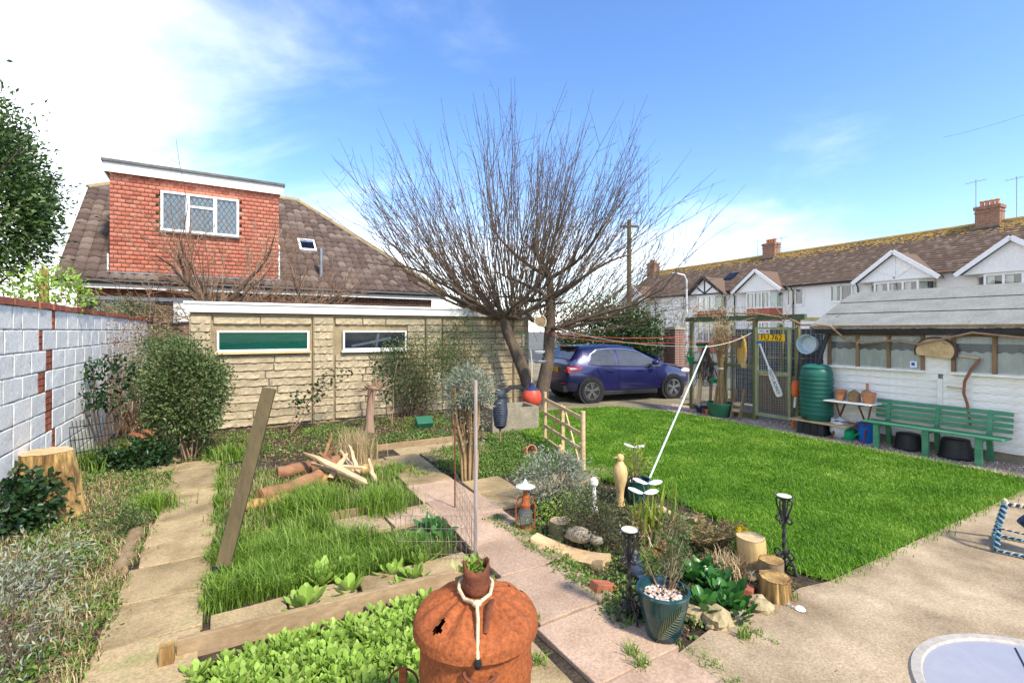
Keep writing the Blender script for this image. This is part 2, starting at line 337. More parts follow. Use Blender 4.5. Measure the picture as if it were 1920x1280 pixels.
K['bark'] = mat('grey_brown_bark', (.075,.054,.038), (.135,.10,.072), (.20,.165,.12), scale=9, rough=.95, bump=.9, bscale=24, dist=.02, stretch=(1,1,.4))
K['twig'] = mat('twig', (.085,.056,.038), (.155,.112,.078), scale=3, rough=.9, bump=0)
K['twig_brown'] = mat('brown_twig', (.20,.12,.075), (.33,.22,.14), scale=3, rough=.9, bump=0)
K['rotwood'] = mat('rotten_stump_wood', (.44,.29,.10), (.14,.07,.025), (.56,.40,.18), speck=.5, sscale=30, scale=9, rough=.95, bump=.9, stretch=(1,1,.15), bscale=14, dist=.03)
K['logwood'] = mat('reddish_log', (.34,.17,.085), (.20,.095,.05), (.46,.29,.16), scale=5, rough=.9, bump=.7, stretch=(.2,1,1), bscale=16)
K['terracotta'] = mat('terracotta', (.55,.23,.10), (.46,.20,.10), (.60,.40,.26), scale=5, rough=.85, bump=.15)
K['glaze'] = mat('dark_green_glaze', (.012,.060,.052), (.008,.030,.045), (.03,.09,.07), scale=3, rough=.16, bump=.05, spec=.6)
K['butt'] = mat('green_plastic', (.022,.135,.095), (.018,.11,.08), speck=.04, scale=3, rough=.42, bump=.03)
K['benchgreen'] = mat('worn_green_paint', (.055,.22,.115), (.09,.28,.15), (.34,.42,.29), scale=6, rough=.65, bump=.25, stretch=(1,.25,1), lo=.4, hi=.62, vary=.1)
K['bluebucket'] = mat('blue_plastic', (.012,.13,.52), (.01,.11,.45), speck=.04, scale=2, rough=.35, bump=0)
K['greenplastic'] = mat('bright_green_plastic', (.01,.33,.13), (.01,.27,.10), speck=.04, scale=2, rough=.35, bump=0)
K['greenpot'] = mat('dull_green_plastic', (.03,.14,.075), (.025,.11,.06), speck=.04, scale=2, rough=.5, bump=0)
K['zinc'] = mat('galvanised_tub', (.42,.50,.54), (.55,.62,.65), scale=6, rough=.5, metal=.35, bump=.1)
K['orange'] = mat('orange_float', (.78,.16,.04), (.66,.13,.04), scale=4, rough=.6, bump=.1)
K['buoy'] = mat('red_buoy_vinyl', (.62,.085,.045), (.52,.07,.04), (.60,.2,.15), scale=3, rough=.42, bump=.05)
K['navy'] = mat('navy_vinyl', (.018,.03,.085), (.03,.045,.11), scale=5, rough=.5, bump=.05)
K['rope'] = mat('cream_rope', (.62,.54,.36), (.48,.41,.26), scale=40, rough=.9, bump=.8, bscale=120)
K['bluerope'] = mat('teal_rope', (.10,.28,.32), (.30,.46,.47), (.55,.62,.58), scale=20, rough=.9, bump=.8, bscale=90)
K['redline'] = mat('red_cord', (.55,.10,.06), (.45,.08,.05), scale=9, rough=.8, bump=0)
K['paleline'] = mat('pale_cord', (.62,.60,.45), (.55,.5,.38), scale=9, rough=.8, bump=0)
K['prop'] = mat('pale_green_pole', (.50,.62,.52), (.60,.68,.60), scale=4, rough=.5, bump=.05)
K['greystone'] = mat('grey_stone', (.34,.29,.22), (.22,.19,.14), (.45,.40,.32), scale=12, rough=.95, bump=.6)
K['flint'] = mat('yellow_flint', (.40,.32,.17), (.25,.20,.11), (.55,.50,.40), scale=9, rough=.85, bump=.7, bscale=20)
K['tank'] = mat('cement_tank', (.30,.26,.19), (.22,.19,.13), scale=5, rough=.95, bump=.4)
K['plate'] = mat('yellow_plate', (.83,.47,.012), (.78,.43,.012), speck=.04, scale=3, rough=.4, bump=0)
K['ink'] = mat('black_ink', (.012,.012,.012), (.02,.02,.02), speck=.04, scale=3, rough=.5, bump=0)
K['blueink'] = mat('blue_print', (.05,.12,.45), (.04,.1,.4), scale=3, rough=.5, bump=0)
K['curtain'] = mat('net_curtain', (.82,.83,.76), (.68,.70,.62), scale=4, rough=.95, bump=.2, stretch=(6,6,.4))
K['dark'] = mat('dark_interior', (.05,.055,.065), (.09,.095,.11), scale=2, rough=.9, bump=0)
K['greennet'] = mat('green_netting', (.015,.30,.17), (.01,.22,.13), (.08,.42,.27), scale=7, rough=.7, bump=.3, stretch=(.5,1,3))
K['glass'] = glassmat('window_glass'); K['glass_low'] = glassmat('dull_glass', refl=-.03); K['dirtyglass'] = glassmat('dusty_glass', refl=.02, dirt=.22)
K['carpaint'] = mat('blue_metallic_paint', (.014,.016,.085), (.016,.018,.095), speck=.04, scale=2, rough=.28, metal=.35, bump=0, coat=1.0, spec=.5)
K['carblue2'] = mat('bright_blue_paint', (.02,.12,.42), (.02,.1,.38), speck=.04, scale=2, rough=.25, bump=0, coat=1.0)
K['tyre'] = mat('tyre_rubber', (.014,.014,.015), (.02,.02,.02), scale=9, rough=.85, bump=.1)
K['alloy'] = mat('alloy_rim', (.45,.45,.46), (.38,.38,.4), scale=9, rough=.3, metal=.9, bump=0)
K['redlens'] = mat('red_lens', (.50,.02,.02), (.4,.015,.015), speck=.04, scale=3, rough=.15, bump=0, spec=.6)
K['carglass'] = mat('tinted_glass', (.035,.04,.045), (.06,.065,.07), speck=.04, scale=2, rough=.04, bump=0, spec=.9)
K['chrome'] = mat('bright_trim', (.6,.6,.62), (.5,.5,.52), speck=.04, scale=3, rough=.2, metal=1, bump=0)
K['holm'] = leafmat('evergreen_leaf', (.04,.085,.022), (.09,.155,.042), (.24,.30,.13), tr=.18, rough=.35)
K['ivy'] = leafmat('ivy_leaf', (.012,.035,.012), (.030,.070,.020), (.09,.12,.05), tr=.12, rough=.35)
K['laurel'] = leafmat('laurel_leaf', (.025,.058,.015), (.065,.115,.028), (.15,.20,.08), tr=.15, rough=.35)
K['shrubleaf'] = leafmat('shrub_leaf', (.06,.10,.028), (.135,.185,.06), (.32,.33,.17), tr=.2)
K['silver'] = leafmat('silver_leaf', (.17,.20,.13), (.30,.33,.24), (.46,.48,.38), tr=.15)
K['weed'] = leafmat('weed_leaf', (.075,.15,.025), (.16,.26,.05), (.32,.38,.12), tr=.25)
K['lettuce'] = leafmat('pale_green_leaf', (.19,.31,.04), (.31,.46,.08), (.48,.56,.18), tr=.3, vary=.22)
K['arum'] = leafmat('arum_leaf', (.035,.13,.025), (.07,.21,.04), (.16,.33,.10), tr=.2, rough=.3)
K['fern'] = leafmat('fern_frond', (.16,.15,.05), (.25,.17,.07), (.34,.21,.10), tr=.2)
K['iris'] = leafmat('iris_blade', (.20,.28,.04), (.36,.40,.06), (.52,.48,.12), tr=.3)
K['heather'] = leafmat('dark_sprig', (.045,.055,.025), (.09,.095,.045), (.18,.15,.08), tr=.1)
K['yellow'] = leafmat('yellow_petal', (.80,.62,.02), (.85,.70,.05), tr=.3)
K['deadleaf'] = leafmat('dead_leaf', (.16,.09,.045), (.28,.17,.09), (.40,.28,.16), tr=.1)
K['lens_w'] = mat('white_lens', (.75,.72,.7), (.7,.66,.64), speck=.04, scale=3, rough=.2, bump=0)
K['tableglass'] = mat('frosted_table_glass', (.27,.27,.30), (.33,.32,.33), (.30,.27,.29), speck=.04, scale=2.5, rough=.12, bump=0, spec=.6)
K['tablerim'] = mat('taupe_resin', (.40,.36,.30), (.36,.32,.27), scale=6, rough=.5, bump=.05)
K['birdgrey'] = mat('slate_blue_grey', (.09,.115,.15), (.15,.18,.22), scale=9, rough=.5, bump=.2)
K['owl'] = mat('dark_ribbed', (.018,.022,.035), (.04,.05,.075), scale=12, rough=.55, bump=.4)
K['paleverdi'] = mat('pale_verdigris', (.42,.54,.55), (.55,.63,.62), scale=12, rough=.7, bump=.3)
K['statue'] = mat('carved_pale_wood', (.62,.44,.20), (.50,.33,.13), (.70,.54,.30), scale=5, rough=.7, bump=.3, stretch=(1,1,.2))
# ================================================================== the ground
def sheet(name, poly, z, m):
    mb = MB(); mb.add([(p[0], p[1], z) for p in poly], [tuple(range(len(poly)))])
    o = mb.build(name, m, flip=False)
    if o.data.polygons[0].normal.z < 0: o.data.flip_normals()
    return tag(o, kind='structure')
sheet('ground', [(-600,-60),(600,-60),(600,1200),(-600,1200)], -.012, K['farground'])
def soil_mesh():
    n = 150; xs = np.linspace(-11, 8, n); ys = np.linspace(-1, 15.5, n); X, Y = np.meshgrid(xs, ys)
    Z = np.array([[.012+.022*noise.noise(Vector((x*2.1, y*2.1, 0)))+.012*noise.noise(Vector((x*7, y*7, 3))) for x in xs] for y in ys])
    V = np.stack([X, Y, np.minimum(Z, .028)], -1).reshape(-1, 3); i = np.arange(n-1)[:, None]*n+np.arange(n-1)[None]; i = i.ravel()
    return npmesh('garden_soil', V, np.stack([i, i+1, i+n+1, i+n], 1), K['soil'], smooth=True)
tag(soil_mesh(), kind='structure')
LAWN = [g(1552,1096), uv(7.9,1.87), uv(8.38,1.9), uv(8.42,4.5), uv(8.55,6.4), uv(8.50,7.4), uv(7.85,8.75), uv(6.6,9.0), uv(5.6,9.0), uv(4.75,8.4), uv(4.35,6.9), g(1095,893), g(1170,915), g(1250,938), g(1300,958), g(1360,985), g(1400,1010), g(1470,1072)]
sheet('lawn', LAWN, .036, K['lawnbase'])
PATIO = [uv(7.9,1.86), g(1556,1099), g(1500,1112), g(1440,1150), g(1390,1168), g(1330,1192), g(1270,1238), g(1195,1292), uv(1.55,1.3), uv(1.5,-2.5), uv(14,-2.5), uv(14,1.86)]
sheet('patio', PATIO, .040, K['concrete'])
GRAV = [uv(8.36,1.86), uv(8.40,4.5), uv(8.53,6.4), uv(8.48,7.4), uv(8.9,8.4), uv(9.6,8.4), uv(9.6,1.86)]
sheet('gravel_strip', GRAV, .032, K['gravel'])
sheet('driveway', [uv(5.2,8.95), uv(6.6,8.98), uv(7.85,8.73), uv(8.45,7.5), uv(8.9,8.3), uv(13,8.4), uv(16,24), uv(6.55,24), uv(6.55,10.3), uv(5.2,10.2)], .030, K['drive'])
sheet('road', [uv(17,-40), uv(26,-40), uv(26,90), uv(17,90)], .0, K['road'])
# pebbles on the gravel strip
P = scatter(GRAV, 7000, .8)
s = RNG.uniform(.006, .014, len(P)); oct_ = np.array([[1,0,0],[-1,0,0],[0,1,0],[0,-1,0],[0,0,.7],[0,0,-.7]])
Q = oct_[None]*s[:, None, None]*RNG.uniform(.7, 1.4, (len(P), 6, 1)); V = (P+np.array([[0, 0, .036]]))[:, None]+Q
b6 = np.arange(len(P))[:, None]*6
F = np.concatenate([b6+np.array([f]) for f in ((0,2,4),(2,1,4),(1,3,4),(3,0,4),(2,0,5),(1,2,5),(3,1,5),(0,3,5))], 0)
tag(npmesh('gravel', V.reshape(-1, 3), F, K['pebble'], rnd=np.repeat(RNG.random(len(P)), 6)), 'small pinkish gravel stones lying along the shed strip', 'gravel', kind='stuff')
# mown lawn blades
P = scatter(LAWN, 230000, 1.1); P[:, 2] = .034
patch = np.array([noise.noise(Vector((p[0]*1.3, p[1]*1.3, 0))) for p in P[::1]])
H = RNG.uniform(.022, .050, len(P))*(1+.45*patch); W = RNG.uniform(.004, .007, len(P))*np.clip(P[:, 1]/4.5, 1, 2.2)
tag(blades('lawn_grass', P, H, W, RNG.uniform(.2, .9, len(P)), K['grass']), 'short bright green mown grass of the lawn', 'grass', kind='stuff')
edge = []
for i in range(len(LAWN)):
    a, b_ = Vector(LAWN[i]), Vector(LAWN[(i+1) % len(LAWN)]); m = int((b_-a).length*340)
    for k in range(m):
        p = a.lerp(b_, random.random()); edge.append((p.x+random.gauss(0, .045), p.y+random.gauss(0, .045), .03))
edge = np.array(edge)
tag(blades('lawn_edge_grass', edge, RNG.uniform(.04, .085, len(edge)), .006, RNG.uniform(.3, .95, len(edge)), K['grass']), 'longer unclipped grass fringe along the lawn edge', 'grass', kind='stuff')

# ================================================================== paving slabs (each its own piece of a path)
def path_root(name): return tag(thing(name, None, None), kind='structure')
def slab(parent, u0, v0, u1, v1, m, rot=0, z=.05, mossy=False):
    c = uv((u0+u1)/2, (v0+v1)/2, 0); w, d = abs(u1-u0)-.012, abs(v1-v0)-.012
    poly = []
    for x, y in ((-w/2,-d/2),(0,-d/2),(w/2,-d/2),(w/2,0),(w/2,d/2),(0,d/2),(-w/2,d/2),(-w/2,0)):
        poly.append((x+random.uniform(-.010,.010), y+random.uniform(-.010,.010)))
    o = MB().plate(poly, -.03, z+random.uniform(-.006,.008)).build('slab', m, parent, loc=(c.x, c.y, 0), rz=R(30)+rot+random.uniform(-.02,.02), bev=.006)
    o.rotation_euler.x = random.uniform(-.012,.012); return o
pl = path_root('garden_path')
v = 2.0
while v < 7.6:                       # left path
    d = random.uniform(.42,.58); slab(pl, -.66+random.uniform(-.03,.03), v, -.15+random.uniform(-.02,.02), v+d, K['slab_buff'] if random.random() < .9 else K['slab_pink']); v += d
for i, (u0, v0, u1, v1) in enumerate([(-.62,7.6,-.15,8.0),(-1.0,7.7,-.66,8.1),(-.98,8.25,-.6,8.6)]): slab(pl, u0, v0, u1, v1, K['slab_buff'])
pr = path_root('garden_path')
v = .75
while v < 6.3:                       # right path: pinkish slabs
    d = random.uniform(.56,.64); far = max(0, v-1.2)*.07
    if v < 4.3: slab(pr, 1.55+far, v, 2.17+far, v+d, K['slab_pink'])
    else: slab(pr, 1.75+random.uniform(-.03,.03), v, 2.33, v+d, K['slab_pink'] if v < 5.3 else K['slab_buff'])
    v += d
for u0, v0, u1, v1 in [(1.05,.9,1.53,1.4),(1.05,1.42,1.53,1.95),(1.05,1.97,1.52,2.5)]: slab(pr, u0, v0, u1, v1, K['slab_buff'])
pc = path_root('garden_path')
for i, u0 in enumerate((-.12,.32,.77,1.2)): slab(pc, u0, 3.33, u0+.43, 3.62, K['slab_buff'], z=.05)
for u0 in (.78,1.28): slab(pc, u0, 4.40, u0+.48, 4.82, K['slab_pink'])
for u0, v0 in ((2.36,4.35),(2.36,4.85),(2.9,4.5),(3.35,4.55),(3.85,4.6)): slab(pc, u0, v0, u0+.5, v0+.46, K['slab_buff'])
for k, u0 in enumerate((1.35,1.85,2.4,2.9)): slab(pc, u0, 6.35+.12*k*.3, u0+.5, 6.85+.1*k*.3, K['slab_buff'])
for k, u0 in enumerate((2.1,2.6,3.1)): slab(pc, u0, 6.9, u0+.5, 7.3, K['slab_buff'])

# ================================================================== white block boundary wall
wall = thing('boundary_wall', 'white painted concrete block garden wall with red brick coping', 'wall', uv(-1.77, 0), R(30))
V0, V1 = 2.6, 15.2; TOP = 2.09
MB().box((-.125, (V0+V1)/2, TOP/2-.02), (.19, V1-V0, TOP+.02)).build('wall_core', K['mortar'], wall)
def block_mesh(L, seed):
    mb = MB(); nx, nz = 5, 4; Hh = .219; random.seed(seed); vs = []
    for k in range(nz+1):
        for i in range(nx+1):
            q = lambda j, m, D: (-D/2, -D/2+.013, 0, D/2-.013, D/2)[j] if m == 4 else (-D/2, -D/2+.013, -D/6, D/6, D/2-.013, D/2)[j]
            y = q(i, nx, L); z = q(k, nz, Hh); e = (i in (0, nx)) or (k in (0, nz))
            vs.append((-.001 if e else .004+random.uniform(-.002,.002), y+(random.uniform(-.003,.003) if e else 0), z+(random.uniform(-.004,.004) if e else 0)))
    mb.add(vs, [(k*(nx+1)+i, k*(nx+1)+i+1, (k+1)*(nx+1)+i+1, (k+1)*(nx+1)+i) for k in range(nz) for i in range(nx)])
    me = mb.mesh('block'); me.materials.append(K['whiteblock']); return me
BM = [block_mesh(.44, i) for i in range(5)]; HALF = [block_mesh(.215, 20+i) for i in range(3)]
random.seed(11)
patchv = 7.35
bb = MB().box((0,0,0), (.012,.1,.06)).mesh('brick'); bb.materials.append(K['brick'])
for c in range(9):
    z = TOP-.1125-c*.225-.003; v = V0+(.225 if c % 2 else 0)+random.uniform(-.03,.03)
    pv = patchv+random.uniform(-.12,.12); done = False
    while v+.2 < V1:
        L = .44 if random.random() < .93 else .215
        if not done and v+L > pv:
            done = True; w = random.choice((.10,.21)) if c not in (0,1) else .10
            for r in range(3):
                for q in range(2 if w > .15 else 1):
                    link('brick', bb, None, wall, (-.010, v+.055+q*.108, z+(r-1)*.073))
            v += w+.012; continue
        if v+L > V1: break
        o = link('block', random.choice(BM if L > .3 else HALF), None, wall, (-.006, v+L/2, z)); v += L+.014
cm = MB().box((0,0,0), (.235,.215,.066)).mesh('coping_brick'); cm.materials.append(K['brick'])
v = V0
while v < V1-.1:
    o = link('coping_brick', cm, None, wall, (-.105+random.uniform(-.006,.006), v+.11, TOP+.034+random.uniform(-.004,.004))); o.rotation_euler = (random.uniform(-.02,.02), 0, random.uniform(-.02,.02)); v += .226

# ================================================================== stone-faced concrete garage
GL, GD, GH = 7.12, 2.9, 2.32
gar = thing('garage', 'buff stone-faced concrete garage with white fascia and two long windows', 'garage', uv(-.67,10.32), R(30))
mb = MB()
mb.box((GL/2, GD/2+.01, GH/2-.06), (GL-.02, GD-.02, GH-.12)); mb.build('wall_panel', K['stoneback'], gar)
# windows: x0,x1,z0,z1
GW = [(.42,1.98,1.47,1.86,'green'), (2.62,3.95,1.46,1.86,'dark')]
piers = [(0,.34),(2.05,2.45),(4.40,4.78),(6.66,7.10)]
def stone_mesh(L, H, seed, amp=.017):
    random.seed(seed); nx, nz = 14, 4; vs = []
    for k in range(nz+1):
        for i in range(nx+1):
            e = (i in (0, nx)) or (k in (0, nz)); x = -L/2+(0 if i == 0 else L if i == nx else .012+(L-.024)*(i-1)/(nx-2)); z = -H/2+(0, .016, H*.5, H-.012, H)[k]
            y = .0 if e else -(.014+amp*(.5+noise.noise(Vector((x*14+seed, z*22, seed)))*1.6)*(1.7 if k == 1 else .5))
            vs.append((x+(0 if e or i in (1, nx-1) else random.uniform(-.012,.012)), y, z+(0 if e else random.uniform(-.006,.010))))
    mb = MB(); mb.add(vs, [(k*(nx+1)+i, k*(nx+1)+i+1, (k+1)*(nx+1)+i+1, (k+1)*(nx+1)+i) for k in range(nz) for i in range(nx)])
    me = mb.mesh('stone'); me.materials.append(K['stone']); return me
CH = .147
SM = {L: [stone_mesh(L, CH-.004, int(L*100)+i) for i in range(6)] for L in (.325,.40,.5,.62,.75,.95)}
random.seed(3)
def stones(x0, x1, z, y=0):
    w = x1-x0
    if w < .15: return
    if w < .46: parts = [w]
    else:
        n = max(1, round(w/.72)); k = [random.uniform(.7,1.3) for _ in range(n)]; t = sum(k); parts = [w*q/t for q in k]
    x = x0
    for q in parts:
        b_ = min(SM, key=lambda L: abs(L-q)); o = link('stone', random.choice(SM[b_]), None, gar, (x+q/2, y, z)); o.scale = ((q-.008)/b_, 1, 1); x += q
for c in range(15):
    z = .06+CH*(c+.5)
    if z > GH-.15: break
    for a, b_ in piers: stones(a+.01, b_-.01, z, -.022)
    for a, b_ in ((.36,2.03),(2.47,4.38),(4.80,6.64)):
        segs = [(a, b_)]
        for w in GW:
            if z+CH/2 > w[2]-.03 and z-CH/2 < w[3]+.02 and w[0] < b_ and w[1] > a: segs = [(a, w[0]-.03), (w[1]+.03, b_)]
        for s0, s1 in segs: stones(s0, s1, z)
for a, b_ in piers: MB().box(((a+b_)/2, -.008, GH/2-.08), (b_-a, .026, GH-.18)).build('pier', K['stoneback'], gar, bev=.004)
for x0, x1, z0, z1, kd in GW:
    w = MB(); t = .035
    for bx in (((x0+x1)/2, z1-t/2, x1-x0, t), ((x0+x1)/2, z0+t/2, x1-x0, t), (x0+t/2, (z0+z1)/2, t, z1-z0-2*t), (x1-t/2, (z0+z1)/2, t, z1-z0-2*t)): w.box((bx[0], -.02, bx[1]), (bx[2], .06, bx[3]))
    win = w.build('window', K['oldwhite'], gar)
    MB().box(((x0+x1)/2, -.018, (z0+z1)/2), (x1-x0-2*t, .006, z1-z0-2*t)).build('pane', K['glass_low'], win)
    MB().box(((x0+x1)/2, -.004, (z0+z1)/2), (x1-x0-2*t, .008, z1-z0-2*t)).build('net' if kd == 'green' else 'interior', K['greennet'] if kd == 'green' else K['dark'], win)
    MB().box(((x0+x1)/2, -.05, z0-.025), (x1-x0+.06, .09, .045)).build('sill', K['sill'] if kd == 'green' else K['oldwhite'], win, bev=.004)
m = MB(); m.beam((2.8,-.009,1.54), (3.62,-.009,1.70), .006, .05, up=(0,0,1)); m.beam((3.3,-.009,1.50), (3.35,-.009,1.8), .006, .04); m.build('stored_frame', K['steel'], gar)
MB().prism([(-.11,GH+.01),(-.02,GH-.13),(GL+.02,GH-.13),(GL+.04,GH+.01)], -.10, -.065).build('fascia', K['white'], gar)
MB().box((GL/2, -.04, GH+.035), (GL+.16, .17, .045)).build('roof_trim', K['oldwhite'], gar, bev=.008)
MB().prism([(-.04,GH-.12),(GL+.03,GH-.12),(GL+.03,GH+.0),(-.04,GH+.0)], -.05, GD+.1).build('roof', K['lead'], gar)

# ================================================================== bungalow behind the garage
HA = 32
bun = thing('bungalow', 'brick bungalow with brown tiled roof and red tile-hung dormer', 'house', (-11.35,12.0,0), R(HA))
EZ, RZ, RD = 3.19, 7.0, 4.7; HL = 10.5; SL = (RZ-EZ)/RD
# walls
mb = MB(); mb.box((HL/2, RD+.02, 1.5), (HL-.7, 2*RD-.7, 3.05)); mb.build('wall', K['housebrick'], bun)
# brick courses of the part that shows
cm = MB().box((0,0,0), (.215,.02,.065)).mesh('brick')
bk = K['housebrick'].copy(); bk.name = 'brown_brick_face'
cm.materials.append(mat('house_brick_face', (.20,.075,.05), (.28,.12,.08), (.13,.06,.05), scale=3, rough=.9, bump=.3, vary=.25))
for r in range(16):
    for i in range(10):
        x = 3.1+i*.225+(.112 if r % 2 else 0)
        if r < 14 or not 0 < x < 3: link('brick', cm, None, bun, (x, .345, 1.75+r*.075))
sm = MB().box((0,0,0), (.065,.02,.215)).mesh('brick'); sm.materials.append(cm.materials[0])
for i in range(40): link('brick', sm, None, bun, (.4+i*.075, .345, 2.93))
w = MB(); w.box((1.9,.33,2.72), (2.9,.06,.09)); wf = w.build('window', K['white'], bun)
MB().box((1.2,.34,2.35), (1.5,.03,.62)).build('pane', K['glass'], wf)
MB().box((2.85,.33,2.38), (.9,.05,.58)).build('pane', K['white'], wf)
# roof planes built of interlocking tiles (real overlapping courses)
def tile_field(name, parent, pts, m, gauge, wid, roll=0, thick=.02, slope=None, clip=None, kind='stuff', org=None, ax=None, up=None):
    """tiles on a plane: org + ax*x + up*y, x in [0,X], y in [0,Yh], clip(x,y) true where tiles go"""
    X, Yh = pts; nrm = ax.cross(up).normalized(); V = []; F = []; rn = []
    rows = int(Yh/gauge); b = 0
    for r in range(rows+1):
        n = int(X/wid)+1
        for i in range(-1, n):
            x0 = i*wid+(wid/2 if (r % 2 and not roll) else 0); y0 = r*gauge; x1 = min(x0+wid, X); x0 = max(x0, 0)
            if x1-x0 < .03 or not clip((x0+x1)/2, y0+gauge/2): continue
            jg = .004 if roll else .006; jz = random.uniform(0,.004); q = random.random()
            cols = [(0,0),(.5,roll),(1,0)] if roll else [(0,0),(1,0)]
            for yy, hh in ((y0, thick), (y0+gauge*1.06, .003)):
                for cx_, ch in cols: V.append(org+ax*(x0+jg+(x1-x0-2*jg)*cx_)+up*yy+nrm*(hh+ch+jz))
            k = len(cols)
            for cx_, ch in cols: V.append(org+ax*(x0+jg+(x1-x0-2*jg)*cx_)+up*y0+nrm*(-.004+ch*.9))
            for j in range(k-1):
                F.append((b+j, b+j+1, b+k+j+1, b+k+j)); F.append((b+2*k+j, b+2*k+j+1, b+j+1, b+j))
            b += 3*k; rn += [q]*(3*k)
    if not F: return None
    o = npmesh(name, [tuple(v) for v in V], F, m, parent, rn); o['kind'] = kind; return o
org = Vector((0,0,EZ)); ax = Vector((1,0,0)); upv = Vector((0,RD,RZ-EZ)); SLEN = upv.length; upv.normalize()
YV = 3.9/RD*SLEN                        # verge runs up to here, then a small half hip
def clip_front(x, y):
    if x < 0.0: return False
    if y > YV and x < (y-YV)*1.35: return False
    if x > HL-(HL-6.25)*y/SLEN: return False
    if 1.0 < x < 5.1 and y > .42: return False
    return True
tile_field('roof_tiles', bun, (HL, SLEN), K['rooftile'], .33, .26, roll=.05, thick=.045, clip=clip_front, org=org, ax=ax, up=upv)
mb = MB()
hipx, e = 6.25, -.012
A = [(0,0,EZ+e),(HL,0,EZ+e),(hipx,RD,RZ+e),(1.2,RD,RZ+e),(0,3.9,EZ+3.9*SL+e)]
Bk = [(0,2*RD,EZ+e),(HL,2*RD,EZ+e),(hipx,RD,RZ+e),(1.2,RD,RZ+e),(0,2*RD-3.9,EZ+3.9*SL+e)]
mb.add(A, [(0,1,2,3,4)]); mb.add(Bk, [(4,3,2,1,0)]); mb.add([A[1], Bk[1], A[2]], [(0,1,2)]); mb.add([A[4], A[3], Bk[4]], [(0,1,2)])
mb.add([A[0], A[4], Bk[4], Bk[0]], [(0,1,2,3)])
roof = mb.build('roof', K['rooftile'], bun)
rc = MB(); rc.tube([(1.2,RD,RZ+.03),(hipx,RD,RZ+.03)], .11, 8); rc.tube([(hipx,RD,RZ+.03),(HL,0,EZ+.05)], .10, 8); rc.tube([(0,3.9,EZ+3.9*SL+.03),(1.2,RD,RZ+.03)], .10, 8)
rc.build('ridge', mat('ridge_tile', (.25,.19,.11), (.34,.26,.13), (.42,.33,.12), scale=3, rough=.9, bump=.3), roof, smooth=True)
MB().tube([(-.05,-.07,EZ-.05),(HL,-.07,EZ-.05)], .06, 8).build('gutter', K['black'], bun, smooth=True)
MB().box((HL/2,.0,EZ-.16), (HL,.03,.13)).build('fascia', K['oldwhite'], bun)
vb = MB(); vb.beam((-.02,-.02,EZ-.03), (-.02,3.9,EZ+3.9*SL-.03), .04, .14); vb.build('verge_board', K['oldwhite'], bun)
# dormer
DX0, DX1, DY, DZ0, DZ1 = 1.02, 5.08, .34, 3.42, 6.06
MB().box(((DX0+DX1)/2, DY+2.0, (DZ0+DZ1)/2), (DX1-DX0, 3.9, DZ1-DZ0)).build('dormer', K['stoneback'], bun)
WX0, WX1, WZ0, WZ1 = 2.12, 4.0, 4.62, 5.72
def clip_d(x, y): return not (WX0-.05 < x+DX0 < WX1+.05 and WZ0-.02 < y+DZ0 < WZ1+.03)
tile_field('hung_tiles', bun, (DX1-DX0, DZ1-DZ0-.08), K['hungtile'], .115, .165, thick=.011, clip=clip_d, org=Vector((DX0,DY-.052,DZ0)), ax=Vector((1,0,0)), up=Vector((0,0,1)))
wn = MB(); t = .06
for bx in (((WX0+WX1)/2, WZ1-t/2, WX1-WX0, t), ((WX0+WX1)/2, WZ0+t/2, WX1-WX0, t), (WX0+t/2, (WZ0+WZ1)/2, t, WZ1-WZ0-2*t), (WX1-t/2, (WZ0+WZ1)/2, t, WZ1-WZ0-2*t), (WX0+.62, (WZ0+WZ1)/2, .09, WZ1-WZ0-2*t), (WX1-.60, (WZ0+WZ1)/2, .09, WZ1-WZ0-2*t)): wn.box((bx[0], DY-.10, bx[1]), (bx[2], .09, bx[3]))
wn.box(((WX0+WX1)/2, DY-.10, WZ1-.36), (.60,.088,.06))
wn = wn.build('window', K['white'], bun)
for a, b_ in ((WX0+.06,WX0+.575),(WX0+.665,WX1-.645),(WX1-.555,WX1-.06)):
    MB().box(((a+b_)/2, DY-.085, (WZ0+WZ1)/2), (b_-a, .008, WZ1-WZ0-.12)).build('pane', K['glass'], wn)
    MB().box(((a+b_)/2, DY-.066, (WZ0+WZ1)/2), (b_-a, .008, WZ1-WZ0-.12)).build('curtain', K['curtain'], wn)
ld = MB()
for a, b_ in ((WX0+.06,WX0+.575),(WX1-.555,WX1-.06),(WX0+.665,WX1-.645)):
    z0, z1 = WZ0+.06, WZ1-.06; h = z1-z0; w_ = b_-a
    for k in range(-8, 9):
        for sgn in (1, -1):
            x0 = a+k*.13; pts = []
            for tt in (0, 1):
                pass
            # diagonal across the pane, clipped in x
            xa, za, xb, zb = x0, z0, x0+h*.62, z1
            if sgn < 0: xa, xb = xb, xa
            def at_x(x): return za+(zb-za)*(x-xa)/(xb-xa)
            lo_, hi_ = max(min(xa, xb), a), min(max(xa, xb), b_)
            if hi_-lo_ > .02: ld.beam((lo_, DY-.092, at_x(lo_)), (hi_, DY-.092, at_x(hi_)), .004, .014)
ld.build('leading', K['lead'], wn)
MB().box(((WX0+WX1)/2, DY-.11, WZ0-.03), (WX1-WX0+.06,.12,.05)).build('sill', K['lead'], wn)
MB().box(((DX0+DX1)/2, DY-.17, DZ1+.10), (DX1-DX0+.22,.04,.26)).build('dormer_fascia', K['white'], bun)
MB().box((DX0-.09, DY+1.8, DZ1+.10), (.04,3.9,.26)).build('dormer_fascia', K['white'], bun)
MB().box(((DX0+DX1)/2, DY+1.8, DZ1+.265), (DX1-DX0+.30, 4.1, .07)).build('dormer_roof', K['lead'], bun)
MB().box((DX0-.03, DY+.15, DZ0+.22), (.03,.5,.5)).build('flashing', K['white'], bun)
